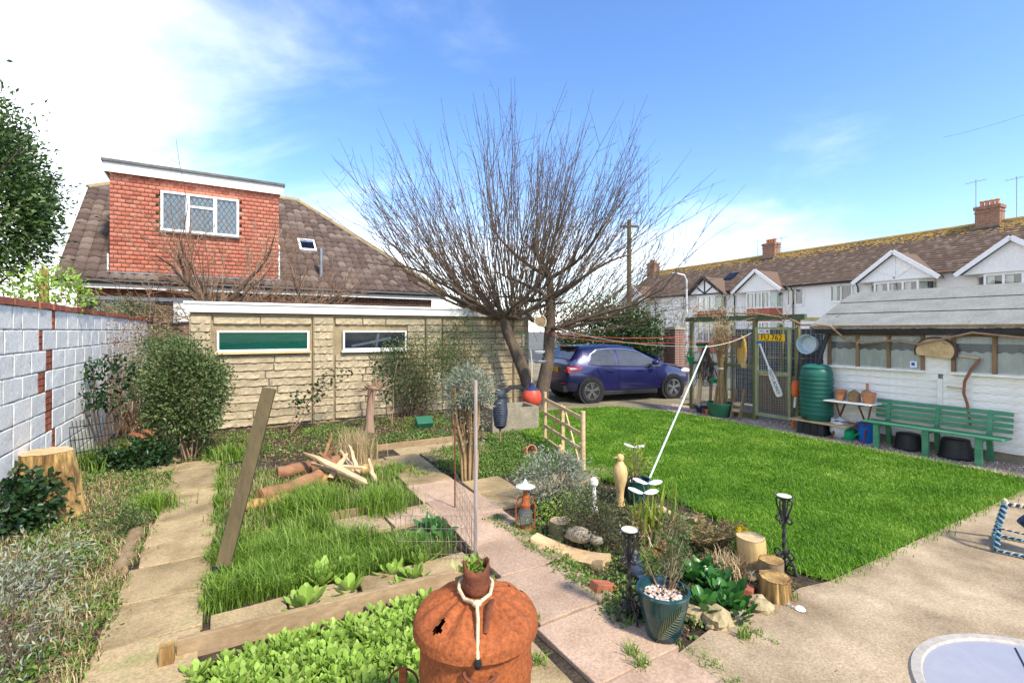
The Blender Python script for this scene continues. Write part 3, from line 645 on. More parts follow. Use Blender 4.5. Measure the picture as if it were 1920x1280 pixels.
MB().box(((DX0+DX1)/2, DY-.13, DZ0-.02), (DX1-DX0+.1,.14,.035)).build('flashing', K['steel'], bun)
sk = MB(); p = org+ax*6.15+upv*2.55; sk.box(p+Vector((0,-.03,.05)), (.55,.75,.08), rot=Matrix.Rotation(math.atan(SL), 3, 'X')); sk = sk.build('rooflight', K['white'], bun)
MB().box(p+Vector((0,-.06,.10)), (.42,.6,.02), rot=Matrix.Rotation(math.atan(SL), 3, 'X')).build('pane', K['glass'], sk)
p = org+ax*6.35+upv*.65; MB().tube([p, p+Vector((0,0,.95))], .055, 10).build('flue', K['steel'], bun, smooth=True)
MB().tube([p+Vector((-1.28,-.2,-.5)), p+Vector((-1.28,-.15,.9))], .045, 8).build('downpipe', K['white'], bun, smooth=True)

# ================================================================== terrace across the road
TA = 118; TD = Vector((math.cos(R(TA)), math.sin(R(TA)), 0))       # along the row, away from the camera
TO = Vector((23.3, 32.0, 0)); TEZ, TRZ, TRD = 5.25, 8.5, 4.6
def terrace(s0, s1, gable_s, label, timber=None, brick=True, wins=(), sky=False):
    """local frame: x along the row towards the camera-right end, y into the building"""
    L = s1-s0; root = thing('terraced_house', label, 'house', TO+TD*s1, R(TA+180), group='terraced houses across the road')
    MB().box((L/2, 4.6, TEZ/2), (L-.004, 9.2, TEZ)).build('wall', K['render'], root)
    org = Vector((0,-.35,TEZ-.02)); up = Vector((0,TRD+.35,TRZ-TEZ+.02)); sl = up.length; up.normalize()
    mb = MB(); mb.add([(0,-.35,TEZ),(L,-.35,TEZ),(L,TRD,TRZ),(0,TRD,TRZ),(L,9.55,TEZ),(0,9.55,TEZ)], [(0,1,2,3),(3,2,4,5),(0,3,5),(1,4,2)])
    rf = mb.build('roof', K['terrtile'], root)
    gx0, gx1 = s1-gable_s[1], s1-gable_s[0]; gm = (gx0+gx1)/2; gh = (gx1-gx0)/2*.72
    def cl(x, y):
        z = y/sl*(TRZ-TEZ); hw = (gx1-gx0)/2*(1-z/gh) if z < gh else 0
        return x < L and abs(x-gm) > hw-.1
    tile_field('roof_tiles', root, (L, sl), K['terrtile'], .30, .27, thick=.035, clip=cl, org=org, ax=Vector((1,0,0)), up=up)
    mb = MB(); mb.tube([(0,TRD,TRZ+.02),(L,TRD,TRZ+.02)], .14, 6); mb.build('ridge', K['lichen'], rf, smooth=True)
    # gable over the bay, projecting .75 m
    pj = -.95; mb = MB()
    mb.add([(gx0-.15,pj-.2,TEZ-.28),(gm,pj-.2,TEZ+gh-.02),(gm,pj-.2+.001,TEZ+gh+.02),(gm,TRD*gh/(TRZ-TEZ),TEZ+gh+.02),(gx0-.15,-.1,TEZ-.28),(gx1+.15,pj-.2,TEZ-.28),(gx1+.15,-.1,TEZ-.28)], [(0,2,3,4),(5,6,3,2)])
    mb.build('gable_roof', K['terrtile'], root, flip=False)
    mb = MB(); mb.prism([(gx0,TEZ-.3),(gx1,TEZ-.3),(gm,TEZ+gh-.12)], pj, 0); mb.build('gable', K['render'], root)
    bg_ = MB(); d = pj-.24
    bg_.beam((gx0-.25,d,TEZ-.32), (gm,d,TEZ+gh+.0), .06, .24, up=(0,0,1)); bg_.beam((gm,d,TEZ+gh+.0), (gx1+.25,d,TEZ-.32), .06, .24)
    bg_.build('bargeboard', K['ink'] if timber == 'black' else K['white'], root)
    if timber:
        tb = MB(); d = pj-.02
        for x0, z0, x1, z1 in ((gx0+.2,TEZ-.2,gx1-.2,TEZ-.2),(gm,TEZ-.2,gm,TEZ+gh-.3),(gm,TEZ-.15,gm-.8,TEZ+.42),(gm,TEZ-.15,gm+.8,TEZ+.42)): tb.beam((x0,d,z0), (x1,d,z1), .03, .12)
        tb.build('timber_framing', K['ink'] if timber == 'black' else K['white'], root)
    # two-storey bay
    b0, b1 = gx0+.35, gx1-.35; c = .55
    poly = [(b0,0),(b0+c,pj+.12),(b1-c,pj+.12),(b1,0)]
    for z0, z1, m in ((0,.9,K['brick']),(2.6,3.62,K['brick'] if brick else K['render']),(TEZ-.34,TEZ-.2,K['white'])):
        MB().plate(poly, z0, z1).build('bay', m, root)
    for z0, z1 in ((.9,2.6),(3.62,TEZ-.34)):
        wn = MB()
        cols = [poly[0], poly[1]]+[(poly[1][0]+(poly[2][0]-poly[1][0])*k/3, pj+.12) for k in (1,2)]+[poly[2], poly[3]]
        for x, y in cols: wn.box((x, y+.05, (z0+z1)/2), (.10,.10,z1-z0))
        for i in range(5):
            (xa, ya), (xb, yb) = cols[i], cols[i+1]
            for zz in (z0+.05, z1-.05): wn.beam((xa,ya+.05,zz), (xb,yb+.05,zz), .08, .10)
        w_ = wn.build('window', K['white'], root)
        for i in range(5):
            (xa, ya), (xb, yb) = cols[i], cols[i+1]
            MB().beam((xa,ya+.06,(z0+z1)/2), (xb,yb+.06,(z0+z1)/2), .012, z1-z0-.1).build('pane', K['glass'], w_)
        cu = MB()
        for i in range(5):
            (xa, ya), (xb, yb) = cols[i], cols[i+1]
            cu.beam((xa*.97+gm*.03,ya+.22,(z0+z1)/2), (xa+(xb-xa)*.45,ya+(yb-ya)*.45+.22,(z0+z1)/2), .01, z1-z0-.1)
        cu.build('curtain', K['curtain'], w_)
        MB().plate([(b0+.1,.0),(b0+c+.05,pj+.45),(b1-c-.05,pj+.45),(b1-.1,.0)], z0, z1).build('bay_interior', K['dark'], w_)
    for x, zc, ww, hh in wins:
        wn = MB(); t = .08
        for bx in ((x, zc+hh/2, ww, t), (x, zc-hh/2, ww, t), (x-ww/2, zc, t, hh), (x+ww/2, zc, t, hh), (x, zc, t, hh)): wn.box((bx[0], -.02, bx[1]), (bx[2]+.002, .10, bx[3]+t))
        w_ = wn.build('window', K['white'], root)
        for q in (-1, 1): MB().box((x+q*ww/4, -.015, zc), (ww/2-t, .01, hh-t)).build('pane', K['glass'], w_)
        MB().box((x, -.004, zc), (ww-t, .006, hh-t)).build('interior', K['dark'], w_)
        MB().box((x-ww*.32, -.010, zc), (ww*.22, .004, hh-t)).build('curtain', K['curtain'], w_)
    MB().tube([(0,-.42,TEZ-.06),(max(.1,gx0-.35),-.42,TEZ-.06)], .06, 6).build('gutter', K['ink'], root)
    if L-gx1 > .6: MB().tube([(gx1+.35,-.42,TEZ-.06),(L,-.42,TEZ-.06)], .06, 6).build('gutter', K['ink'], root)
    dx = gx1+.5 if gx1+.6 < L else gx0-.45
    MB().tube([(dx,-.42,TEZ-.08),(dx+.02,-.1,TEZ-.5),(dx,-.08,0)], .045, 6).build('downpipe', K['ink'], root)
    if sky:
        p = org+Vector((1,0,0))*sky+up*2.6; MB().box(p+Vector((0,-.06,.08)), (.9,1.1,.08), rot=Matrix.Rotation(math.atan2(TRZ-TEZ, TRD+.35), 3, 'X')).build('rooflight', K['glass'], rf)
    return root
def chimney_on(root, x, pots=4):
    z0 = TRZ-.75; mb = MB(); mb.box((x, TRD, z0+.9), (1.15,.8,1.8)); mb.box((x, TRD, z0+1.72), (1.27,.92,.2)); mb.box((x, TRD, z0+1.45), (1.22,.86,.08))
    ch = mb.build('chimney', K['chimbrick'], root)
    for k in range(pots): MB().lathe([(.11,0),(.10,.3),(.125,.32),(.12,.4)], 10, (x-.36+.24*k, TRD, z0+1.8)).build('chimney_pot', K['terracotta'], ch, smooth=True)
    MB().box((x, TRD-.1, z0+.45), (1.35,1.3,.12), rot=Matrix.Rotation(.0, 3, 'X')).build('flashing', K['lead'], ch)
    for i in range(60):
        pass
def aerial_on(root, x, h):
    a = MB(); a.tube([(x,TRD,TRZ-.2),(x,TRD,TRZ+h)], .025, 5); a.beam((x-.5,TRD,TRZ+h-.15), (x+.5,TRD,TRZ+h-.1), .02, .02)
    for k in range(5): a.beam((x-.4+.2*k,TRD-.22,TRZ+h-.13), (x-.4+.2*k,TRD+.22,TRZ+h-.13), .012, .012)
    a.build('aerial', K['steel'], root)
def lichen_on(root, L):
    n = 500; x = RNG.uniform(0, L, n); t = 1-np.abs(RNG.normal(0, .10, n)); z = TEZ+(TRZ-TEZ)*t; y = -.35+(TRD+.35)*t
    s = RNG.uniform(.03, .11, n); V = []; 
    nx = np.array([0, -(TRZ-TEZ), TRD+.35]); nx = nx/np.linalg.norm(nx); upq = np.array([0, nx[2], -nx[1]])
    c = np.stack([x, y, z], 1)+nx*.055; A_ = np.array([1.0,0,0])
    V = np.stack([c-A_*s[:, None]-upq*s[:, None]*.6, c+A_*s[:, None]-upq*s[:, None]*.5, c+A_*s[:, None]*.8+upq*s[:, None], c-A_*s[:, None]*.9+upq*s[:, None]*.8], 1).reshape(-1, 3)
    o = npmesh('lichen', V, np.arange(n*4).reshape(n, 4), K['lichen'], root); o['kind'] = 'stuff'
K['chimbrick'] = brickmat('chimney_brick', (.27,.115,.07), (.19,.085,.06), (.36,.28,.17))
def bricks_rows(root, x, z0, w, d, h):
    pass
TH = [terrace(-12,-4.75,(-9.35,-5.35), 'white rendered terraced house with plain white gable behind the felt-roofed shed', None, wins=((6.4,4.5,.9,1.1),)),
      terrace(-4.75,2.5,(-4.15,-.1), 'white rendered terraced house whose white gable has sunburst timber framing', 'white', brick=False, wins=((1.1,4.45,1.35,1.15),)),
      terrace(2.5,9.6,(5.25,8.95), 'white rendered terraced house with plain white gable and brick bay panel above the aviary', None, wins=((5.0,4.4,1.2,1.25),), sky=0),
      terrace(9.6,16.7,(10.25,13.85), 'white rendered terraced house with black timbered gable and roof light', 'black', wins=((1.6,4.4,1.0,1.2),), sky=5.2),
      terrace(16.7,23.9,(19.3,22.8), 'white terraced house at the far end behind the twiggy bush', None, wins=((1.5,4.4,1.0,1.2),))]
chimney_on(TH[0], 0.0); chimney_on(TH[2], 0.0); chimney_on(TH[4], 0.0, 3)
aerial_on(TH[0], 1.2, 2.6); aerial_on(TH[1], 6.6, 2.9); aerial_on(TH[3], 5.8, 1.6); aerial_on(TH[2], .9, 1.5)
for h_, L_ in zip(TH, (7.25,7.25,7.1,7.1,7.2)): lichen_on(h_, L_)

# ================================================================== white weatherboard shed on the right
SU = 9.25
shed = thing('shed', 'white weatherboarded shed with grey felt roof and wood-framed curtained windows', 'shed', uv(SU, -1.0), R(30))
SLN = 5.75                              # local y runs along the shed, 0..SLN ; x into it
MB().box((1.32, SLN/2, 1.0), (2.5, SLN-.06, 1.72)).build('wall', K['oldwhite'], shed)
WY = [(4.29, 5.64), (.363, 3.923)]     # two window bands
DOORY = 4.06
z = .17; i = 0
while z < 1.20:
    for y0, y1 in ((0, DOORY-.01), (DOORY+.05, SLN)):
        o = MB().prism([(-.012,0),(-.034,0),(-.020,.118),(-.012,.118)], y0, y1).build('weatherboard', K['oldwhite'], shed, loc=(0,0,z))
        o.rotation_euler.x = random.uniform(-.001,.001)
    z += .115; i += 1
MB().box((-.03, DOORY+.02, .66), (.05,.06,.95)).build('cover_strip', K['oldwhite'], shed)
for y0, y1 in ((0,WY[1][0]),(WY[1][1],WY[0][0]),(WY[0][1],SLN)):
    for k in range(5):
        if y1-y0 > .05: MB().prism([(-.012,0),(-.032,0),(-.020,.118),(-.012,.118)], y0+.002, y1-.002).build('weatherboard', K['oldwhite'], shed, loc=(0,0,1.205+k*.115))
K['frame'] = mat('bare_window_timber', (.27,.17,.09), (.18,.11,.06), (.45,.36,.27), scale=6, rough=.85, bump=.3, stretch=(1,1,.15))
for (y0, y1), n in zip(WY, (3, 8)):
    wn = MB(); z0, z1 = 1.245, 1.80
    for k in range(n+1): wn.box((-.035, y0+(y1-y0)*k/n, (z0+z1)/2), (.05,.045,z1-z0))
    wn.box((-.034, (y0+y1)/2, z1-.015), (.046,y1-y0,.03)); w_ = wn.build('window', K['frame'], shed)
    MB().box((-.05, (y0+y1)/2, z0-.015), (.09,y1-y0+.06,.035)).build('sill', K['oldwhite'], w_)
    for k in range(n):
        a, b_ = y0+(y1-y0)*k/n+.022, y0+(y1-y0)*(k+1)/n-.022
        MB().box((-.028, (a+b_)/2, (z0+z1)/2), (.005,b_-a,z1-z0-.03)).build('pane', K['dirtyglass'], w_)
        cu = MB(); m_ = 26; hh = .30
        for q in range(m_):
            yy = a+(b_-a)*q/m_; y2 = a+(b_-a)*(q+1)/m_; d0 = -.014+.006*math.sin(q*1.9+k); d1 = -.014+.006*math.sin((q+1)*1.9+k)
            cu.quad((d0,yy,z0),(d1,y2,z0),(d1,y2,z0+hh+.012*math.sin(q*.7)),(d0,yy,z0+hh+.012*math.sin((q-1)*.7)))
        cu.build('curtain', K['curtain'], w_, smooth='all')
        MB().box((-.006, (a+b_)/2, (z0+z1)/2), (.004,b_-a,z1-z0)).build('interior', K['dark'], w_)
        MB().box((-.012, (a+b_)/2, z1-.07), (.006,b_-a,.13)).build('blind', K['curtain'], w_)
st = MB().box((-.033, WY[0][0]+.12, 1.33), (.003,.09,.10)).build('sticker', K['white'], shed); MB().box((-.036, WY[0][0]+.125, 1.335), (.002,.045,.05)).build('sticker_print', K['bluebucket'], st)
# roof
EX, EZ2, RX, RZ2 = -.20, 1.945, 1.3, 2.60
mb = MB(); mb.prism([(EX,EZ2),(RX,RZ2),(2.85,EZ2),(2.85,EZ2-.03),(RX,RZ2-.03),(EX,EZ2-.03)], -.15, SLN+.12)
mb.build('roof', K['felt'], shed)
for k in range(1, 3):
    t0 = k/3; x = EX+(RX-EX)*t0; zz = EZ2+(RZ2-EZ2)*t0
    MB().beam((x, -.14, zz+.006), (x, SLN+.11, zz+.006+.0), .03, .006).build('felt_lap', K['felt'], shed)
MB().box((EX-.012, 1.45, EZ2-.022), (.022,3.2,.05)).build('eave_batten', K['palewood'], shed)
MB().box((EX-.012, 4.47, EZ2-.026), (.022,2.78,.05)).build('eave_batten', K['wood_old'], shed)
MB().beam((EX,SLN+.13,EZ2-.05), (RX,SLN+.13,RZ2-.05), .02, .09).build('bargeboard', K['felt'], shed)
MB().prism([(EX+.01,EZ2-.14),(EX+.10,EZ2-.14),(EX+.11,EZ2-.055),(EX+.0,EZ2-.055)], -.1, SLN+.05).build('gutter', K['black'], shed)
# plinth blocks
pm = MB().box((0,0,0), (.10,.44,.19)).mesh('plinth_block'); pm.materials.append(K['tank'])
y = .23
while y < SLN-.2: link('plinth_block', pm, None, shed, (.06, y, .09)); y += .45
# ================================================================== parked hatchback
def lerp_tab(tab, x):
    for (x0, v0), (x1, v1) in zip(tab, tab[1:]):
        if x <= x1: t = (x-x0)/(x1-x0) if x1 > x0 else 0; t = max(0, min(1, t)); return v0+(v1-v0)*t
    return tab[-1][1]
TOPZ = [(0,.62),(.02,.80),(.06,.96),(.14,1.06),(.46,1.405),(.62,1.435),(1.2,1.46),(1.7,1.45),(2.1,1.39),(2.55,1.18),(2.95,.985),(3.3,.92),(3.65,.83),(3.85,.72),(3.96,.52)]
BELT = [(0,.80),(.14,.96),(.6,.945),(1.5,.90),(2.4,.875),(2.95,.86),(3.4,.81),(3.8,.70),(3.96,.50)]
HW = [(0,.66),(.08,.76),(.3,.83),(.7,.865),(1.5,.87),(2.6,.87),(3.2,.865),(3.55,.81),(3.8,.70),(3.96,.50)]
BOT = [(0,.40),(.1,.30),(.5,.22),(3.4,.20),(3.8,.24),(3.96,.32)]
def car_sec(x):
    tz, bz, hw, bo = (lerp_tab(t, x) for t in (TOPZ, BELT, HW, BOT)); bz = min(bz, tz-.03); cab = max(0, tz-bz)
    rw = hw-.03-cab*.42
    return [(0,bo),(hw-.14,bo),(hw-.03,bo+.10),(hw,(bo*.45+bz*.55)),(hw-.015,bz-.08),(hw-.045,bz),(rw+.035,tz-.10*min(1,cab/.3)-.01),(rw-.07,tz-.02*min(1,cab/.3)),(rw*.5,tz+.012),(0,tz+.018)]
def make_car(loc, rz, paint, label, plate=True):
    root = thing('parked_car', label, 'car', loc, rz)
    xs = [0,.02,.05,.09,.14,.22,.30,.38,.46,.54,.62,.75,.9,1.05,1.2,1.35,1.5,1.65,1.8,1.95,2.1,2.25,2.4,2.55,2.75,2.95,3.1,3.3,3.5,3.65,3.78,3.88,3.96]
    secs = [car_sec(x) for x in xs]; m = len(secs[0]); mb = MB(); vs = []
    for x, s in zip(xs, secs):
        for y, z in s: vs.append((x, -y, z))
        for y, z in s[-2:0:-1]: vs.append((x, y, z))
    k = 2*m-2
    fs = [(i*k+j, i*k+(j+1)%k, (i+1)*k+(j+1)%k, (i+1)*k+j) for i in range(len(xs)-1) for j in range(k)]+[tuple(range(k)), tuple((len(xs)-1)*k+j for j in range(k))]
    mb.add(vs, fs); body = mb.build('body', paint, root, smooth=True)
    def side(x, t):                        # point on the flank between belt (t=0) and roof edge (t=1)
        s = car_sec(x); a, b_ = s[5], s[6]; return Vector((x, -(a[0]+(b_[0]-a[0])*t), a[1]+(b_[1]-a[1])*t))
    for sg in (1, -1):
        for xa, xb, ta, tb in ((.60,1.42,.05,.97),(1.49,2.78,.05,.97)):
            pn = MB(); n = 12
            for i in range(n):
                x0, x1 = xa+(xb-xa)*i/n, xa+(xb-xa)*(i+1)/n
                def tt(x): return tb if not (xa < .7 and x < .85) else ta+(tb-ta)*max(.12, (x-.60)/.25)
                q = []
                for x, t in ((x0,ta),(x1,ta),(x1,tt(x1)),(x0,tt(x0))):
                    p = side(x, t); q.append(Vector((p.x, sg*(p.y-.006), p.z+.002)))
                pn.quad(*q)
            pn.build('window', K['carglass'], root, smooth='all')
        tr = MB(); tr.tube([Vector((x, sg*(side(x, t).y-.008), side(x, t).z)) for x, t in [(2.78,.02),(2.4,.03),(1.9,.03),(1.4,.03),(.9,.03),(.62,.10),(.60,.35),(.72,.75),(.9,1.0),(1.3,1.03),(1.7,1.03),(2.1,1.03),(2.4,1.0),(2.7,.8)]], .009, 5)
        tr.build('window_trim', K['chrome'], root)
        for hx in (1.12,2.02): MB().beam((hx, sg*-.868, .80), (hx+.19, sg*-.870, .795), .03, .03).build('door_handle', paint, root, bev=.008)
        ln = MB()
        for lx in (1.47,): ln.tube([(lx,sg*-.874,.30),(lx,sg*-.877,.6),(lx,sg*-.862,.88)], .004, 4)
        ln.tube([(2.52,sg*-.874,.30),(2.62,sg*-.874,.6),(2.66,sg*-.858,.86)], .004, 4); ln.tube([(.98,sg*-.87,.62),(.86,sg*-.872,.8),(.84,sg*-.85,.9)], .004, 4); ln.build('door_seam', K['ink'], root)['kind'] = 'stuff'
        MB().box((1.7, sg*-.845, .24), (1.9,.05,.10)).build('sill_trim', K['black'], root, bev=.01)
        mi = MB(); mi.blob((2.50, sg*-.98, 1.0), (.09,.11,.075), amp=0); mi.beam((2.50,sg*-.86,.96), (2.50,sg*-.93,.98), .05, .03); mi.build('wing_mirror', paint, root, smooth='all')
        tl = MB(); n = 8
        pts_o = [(.01,.66,.80),(.05,.72,.93),(.16,.792,.955),(.34,.835,.93),(.44,.852,.895),(.34,.846,.85),(.2,.82,.80),(.08,.755,.765)]
        tl.add([Vector((x-.012, sg*-(y+.012), z)) for x, y, z in pts_o]+[Vector((x+.03, sg*-(y-.05), z)) for x, y, z in pts_o], [tuple(range(n)), tuple(range(2*n-1,n-1,-1))]+[(i,(i+1)%n,n+(i+1)%n,n+i) for i in range(n)])
        lamp = tl.build('tail_light', K['redlens'], root)
        li = MB(); pts_i = [(.10,.752,.90),(.20,.808,.90),(.30,.83,.885),(.22,.826,.862),(.12,.775,.85)]; li.add([Vector((x-.018, sg*-(y+.022), z)) for x, y, z in pts_i], [tuple(range(5))]); li.build('lens', K['lens_w'], lamp)
        hl = MB(); hl.blob((3.62, sg*-.72, .74), (.2,.10,.07), amp=0); hl.build('headlight', K['lens_w'], root, smooth='all')
        for wx in (.66,3.14):
            MB().tube([(wx, sg*-.60, .315), (wx, sg*-.882, .315)], .365, 28).build('wheel_arch', K['black'], root)
            w = MB(); w.lathe([(.20,-.10),(.29,-.105),(.315,-.07),(.315,.07),(.29,.105),(.215,.10)], 32, cap=False); me = w.build('wheel', K['tyre'], root, smooth=True, loc=(wx, sg*-.80, .312)); me.rotation_euler = (R(90),0,0)
            rm = MB(); rm.lathe([(.22,.03),(.222,.098),(.205,.10),(.195,.04)], 32, cap=False); 
            for q in range(5):
                a = 2*math.pi*q/5+.3
                for da in (-.16,.16): rm.beam((.03*math.cos(a), .03*math.sin(a), .085), (.205*math.cos(a+da), .205*math.sin(a+da), .088), .03, .025)
            rm.lathe([(0,.10),(.04,.098),(.05,.08)], 12, cap=False)
            if sg < 0: rm.v = [(x, y, -z) for x, y, z in rm.v]
            rm.build('rim', K['alloy'], me, smooth=False)
            dk = MB(); dk.lathe([(0,.02*sg),(.215,.02*sg)], 24, cap=False); dk.build('brake_disc', K['ink'], me)
    # rear screen, spoiler, plate, bumper
    rs = MB(); pr_ = []
    for x, f in ((.165,.90),(.25,.88),(.34,.86),(.43,.84)):
        s = car_sec(x); pr_.append([(x-.012, y_, s[9][1]+.012-(abs(y_)/.7)**2*.02) for y_ in np.linspace(-(s[6][0])*f, s[6][0]*f, 9)])
    for i in range(3):
        for j in range(8): rs.quad(pr_[i][j], pr_[i][j+1], pr_[i+1][j+1], pr_[i+1][j])
    rs.build('rear_window', K['carglass'], root, smooth='all')
    ws = MB(); pr_ = []
    for x in (2.14,2.35,2.6,2.86):
        s = car_sec(x); pr_.append([(x, y_, s[9][1]+.006-(abs(y_)/.7)**2*.03) for y_ in np.linspace(-(s[6][0])*.9, s[6][0]*.9, 9)])
    for i in range(3):
        for j in range(8): ws.quad(pr_[i][j], pr_[i][j+1], pr_[i+1][j+1], pr_[i+1][j])
    ws.build('windscreen', K['carglass'], root, smooth='all')
    MB().box((.40,0,1.425), (.22,1.02,.035)).build('spoiler', paint, root, bev=.012); MB().box((.285,0,1.415), (.02,.24,.025)).build('brake_light', K['redlens'], root)
    MB().box((.03,0,.36), (.14,1.36,.16)).build('bumper_insert', K['black'], root, bev=.02)
    pl_ = MB().box((-.004,0,.83), (.02,.53,.115)).build('number_plate', K['plate'], root); pl_.rotation_euler.y = 0
    for y in (-.55,.55): MB().box((.0,y,.50), (.03,.16,.04)).build('reflector', K['redlens'], root)
    return root
CA = 20
make_car((1.09,12.78,.03), R(CA), K['carpaint'], 'dark blue five-door hatchback parked on the drive beside the garage')
make_car(tuple(uv(11.6,11.4,.0)), R(120), K['carblue2'], 'bright blue car glimpsed between the hedge and the wire aviary')

# ================================================================== trees
def shoot(p0, d, L, bend, m, jit=.06):
    p = np.array(p0, float); d = np.array(d, float)/np.linalg.norm(d); out = [p.copy()]; st = L/(m-1)
    for i in range(m-1):
        d = d+np.array(bend)*st+RNG.normal(0, jit, 3)*math.sqrt(st); d /= np.linalg.norm(d); p = p+d*st; out.append(p.copy())
    return np.array(out)
def at_t(path, t):
    f = t*(len(path)-1); i = min(int(f), len(path)-2); return path[i]+(path[i+1]-path[i])*(f-i), path[i+1]-path[i]
def fan_tree():
    root = thing('fruit_tree', 'large bare vase-shaped fruit tree in front of the parked hatchback', 'tree', (0,0,0))
    b = np.array([.50,11.25,0]); rt = []
    A = np.array([b+[0,0,-.05], b+[-.03,-.02,.25], b+[-.18,0,.8], b+[-.42,.02,1.4], b+[-.62,.02,1.85], b+[-.70,0,2.15]]); ra = [.24,.18,.15,.135,.12,.11]
    B = np.array([b+[.12,.1,0], b+[.22,.12,.5], b+[.36,.2,1.2], b+[.40,.25,1.9], b+[.42,.25,2.6], b+[.40,.2,3.1]]); rb = [.21,.165,.145,.135,.11,.07]
    tubes('trunk', [(A, ra), (B, rb)], K['bark'], root, n=12)
    limbs = []; twigs = []; spurs = []
    fa, fb = A[-1], B[-2]
    specs = []
    cen = np.array([.05,11.3,1.9])
    for k in range(14):
        az = 2*math.pi*k/14+RNG.normal(0, .12); specs.append((fa, az, RNG.uniform(1.3, 2.3), RNG.uniform(.05,.55), .055))
    for k in range(12):
        az = 2*math.pi*(k+.5)/12+RNG.normal(0, .12); specs.append((B[3+(k % 3)], az, RNG.uniform(1.3, 2.4), RNG.uniform(.0,.55), .052))
    specs += [(fa, R(176), 2.9, .18, .05), (fa, R(196), 2.6, .25, .05), (B[3], R(6), 3.1, .10, .052), (B[3], R(-18), 2.8, .15, .05), (fa, R(158), 2.8, .2, .05)]
    for p0, az, L, el, r in specs:
        if math.sin(az) < -.75: L *= .6
        d = np.array([math.cos(az)*math.cos(el), math.sin(az)*math.cos(el), math.sin(el)])
        P = shoot(p0, d, L, (0,0,.10), 9, .22); limbs.append((P, np.linspace(r, .016, 9)))
        for j in range(RNG.integers(12, 17)):
            t = RNG.uniform(.12, 1.0); q, dd = at_t(P, t); rad = q-cen; rad /= np.linalg.norm(rad)+1e-6
            d2 = rad*.75+np.array([0,0,RNG.uniform(.15,.95)])+RNG.normal(0, .20, 3)
            reach = 5.5*RNG.uniform(.72,1.0)-np.linalg.norm(q-cen)*.8; up = d2[2]/np.linalg.norm(d2); L2 = max(.7, reach*(.74+.26*up)*RNG.uniform(.6,1.08)); S = shoot(q, d2, L2, (0,0,.10), 9, .085); r2 = .0065+.0035*L2/3
            twigs.append((S, np.linspace(r2*1.1, .0028, 9)))
            for w in range(RNG.integers(4, 8)):
                q3, d3 = at_t(S, RNG.uniform(.08, .85)); d3 = d3/np.linalg.norm(d3)+RNG.normal(0, .42, 3)+np.array([0,0,.15]); S3 = shoot(q3, d3, RNG.uniform(.3, 1.2), (0,0,.12), 5, .11)
                spurs.append((S3, np.linspace(.0046, .0022, 5)))
                for x in range(2):
                    q4, d4 = at_t(S3, RNG.uniform(.1,.9)); S4 = shoot(q4, d4/np.linalg.norm(d4)+RNG.normal(0, .8, 3), RNG.uniform(.05,.22), (0,0,.2), 3, .05); spurs.append((S4, np.linspace(.0032, .002, 3)))
        for j in range(9):           # short crooked spurs low on the limb
            q, dd = at_t(P, RNG.uniform(.05,.9)); S = shoot(q, dd/np.linalg.norm(dd)*.4+RNG.normal(0, .8, 3), RNG.uniform(.2,.9), (0,0,.15), 5, .25); spurs.append((S, np.linspace(.008,.003,5)))
    for P, r in limbs: tubes('limb', [(P, r)], K['bark'], root, n=8)
    c = tubes('crown', twigs+spurs, K['twig'], root, n=4)
    return root
fan_tree()
def small_tree(px, Y, z0, H, label, name='bare_tree', seed=0, nl=7, mt='twig_brown'):
    b = np.array([(px-960)/FP*Y, Y, z0]); root = thing(name, label, 'tree', tuple(b))
    T = shoot((0,0,0), (RNG.normal(0,.12),RNG.normal(0,.1),1), H*.52, (0,0,.1), 6, .12); tubes('trunk', [(T, np.linspace(.14,.085,6))], K['bark'], root, n=8)
    tw = []; lm = []
    for k in range(nl):
        az = 2*math.pi*k/nl+RNG.normal(0,.3); q, _ = at_t(T, RNG.uniform(.55,1)); d = (math.cos(az),math.sin(az),RNG.uniform(.1,.9)); P = shoot(q, d, H*RNG.uniform(.3,.5), (0,0,.2), 7, .3); lm.append((P, np.linspace(.065,.016,7)))
        for j in range(17):
            q2, d2 = at_t(P, RNG.uniform(.2,1)); S = shoot(q2, d2/np.linalg.norm(d2)*.4+RNG.normal(0,.5,3)+np.array([0,0,.35]), H*RNG.uniform(.15,.42), (0,0,.1), 6, .16); tw.append((S, np.linspace(.011,.004,6)))
            for x in range(5):
                q3, d3 = at_t(S, RNG.uniform(.1,.9)); tw.append((shoot(q3, d3/np.linalg.norm(d3)+RNG.normal(0,.7,3), RNG.uniform(.1,.5), (0,0,.1), 4, .15), np.linspace(.0045,.002,4)))
    for P in lm: tubes('limb', [P], K['bark'], root, n=6)
    tubes('crown', tw, K[mt], root, n=4); return root
small_tree(455, 12.0, 0, 5.6, 'bare crooked apple tree in front of the red tile-hung dormer', nl=11)
small_tree(588, 13.0, 0, 4.1, 'small bare leaning tree below the bungalow rooflight')
def crown(root, cen, rad, n, L, W, mt, nclump=60, spread=.22, name='foliage', flat=1.0, inner=.55):
    c = RNG.normal(size=(nclump, 3)); c = unit(c)*RNG.uniform(inner, 1.0, (nclump, 1)); rad = np.array(rad); cen = np.array(cen)
    i = RNG.integers(0, nclump, n); o = RNG.normal(0, spread, (n, 3)); P = (c[i]+o)
    D = unit(P)*.8+RNG.normal(0, .55, (n, 3))+np.array([[0,0,.1]]); P = cen+P*rad
    ok = P[:, 2] > .03; return leaves(name, P[ok], D[ok], RNG.uniform(.7,1.25,ok.sum())*L, RNG.uniform(.7,1.2,ok.sum())*W, K[mt], root), cen+c*rad
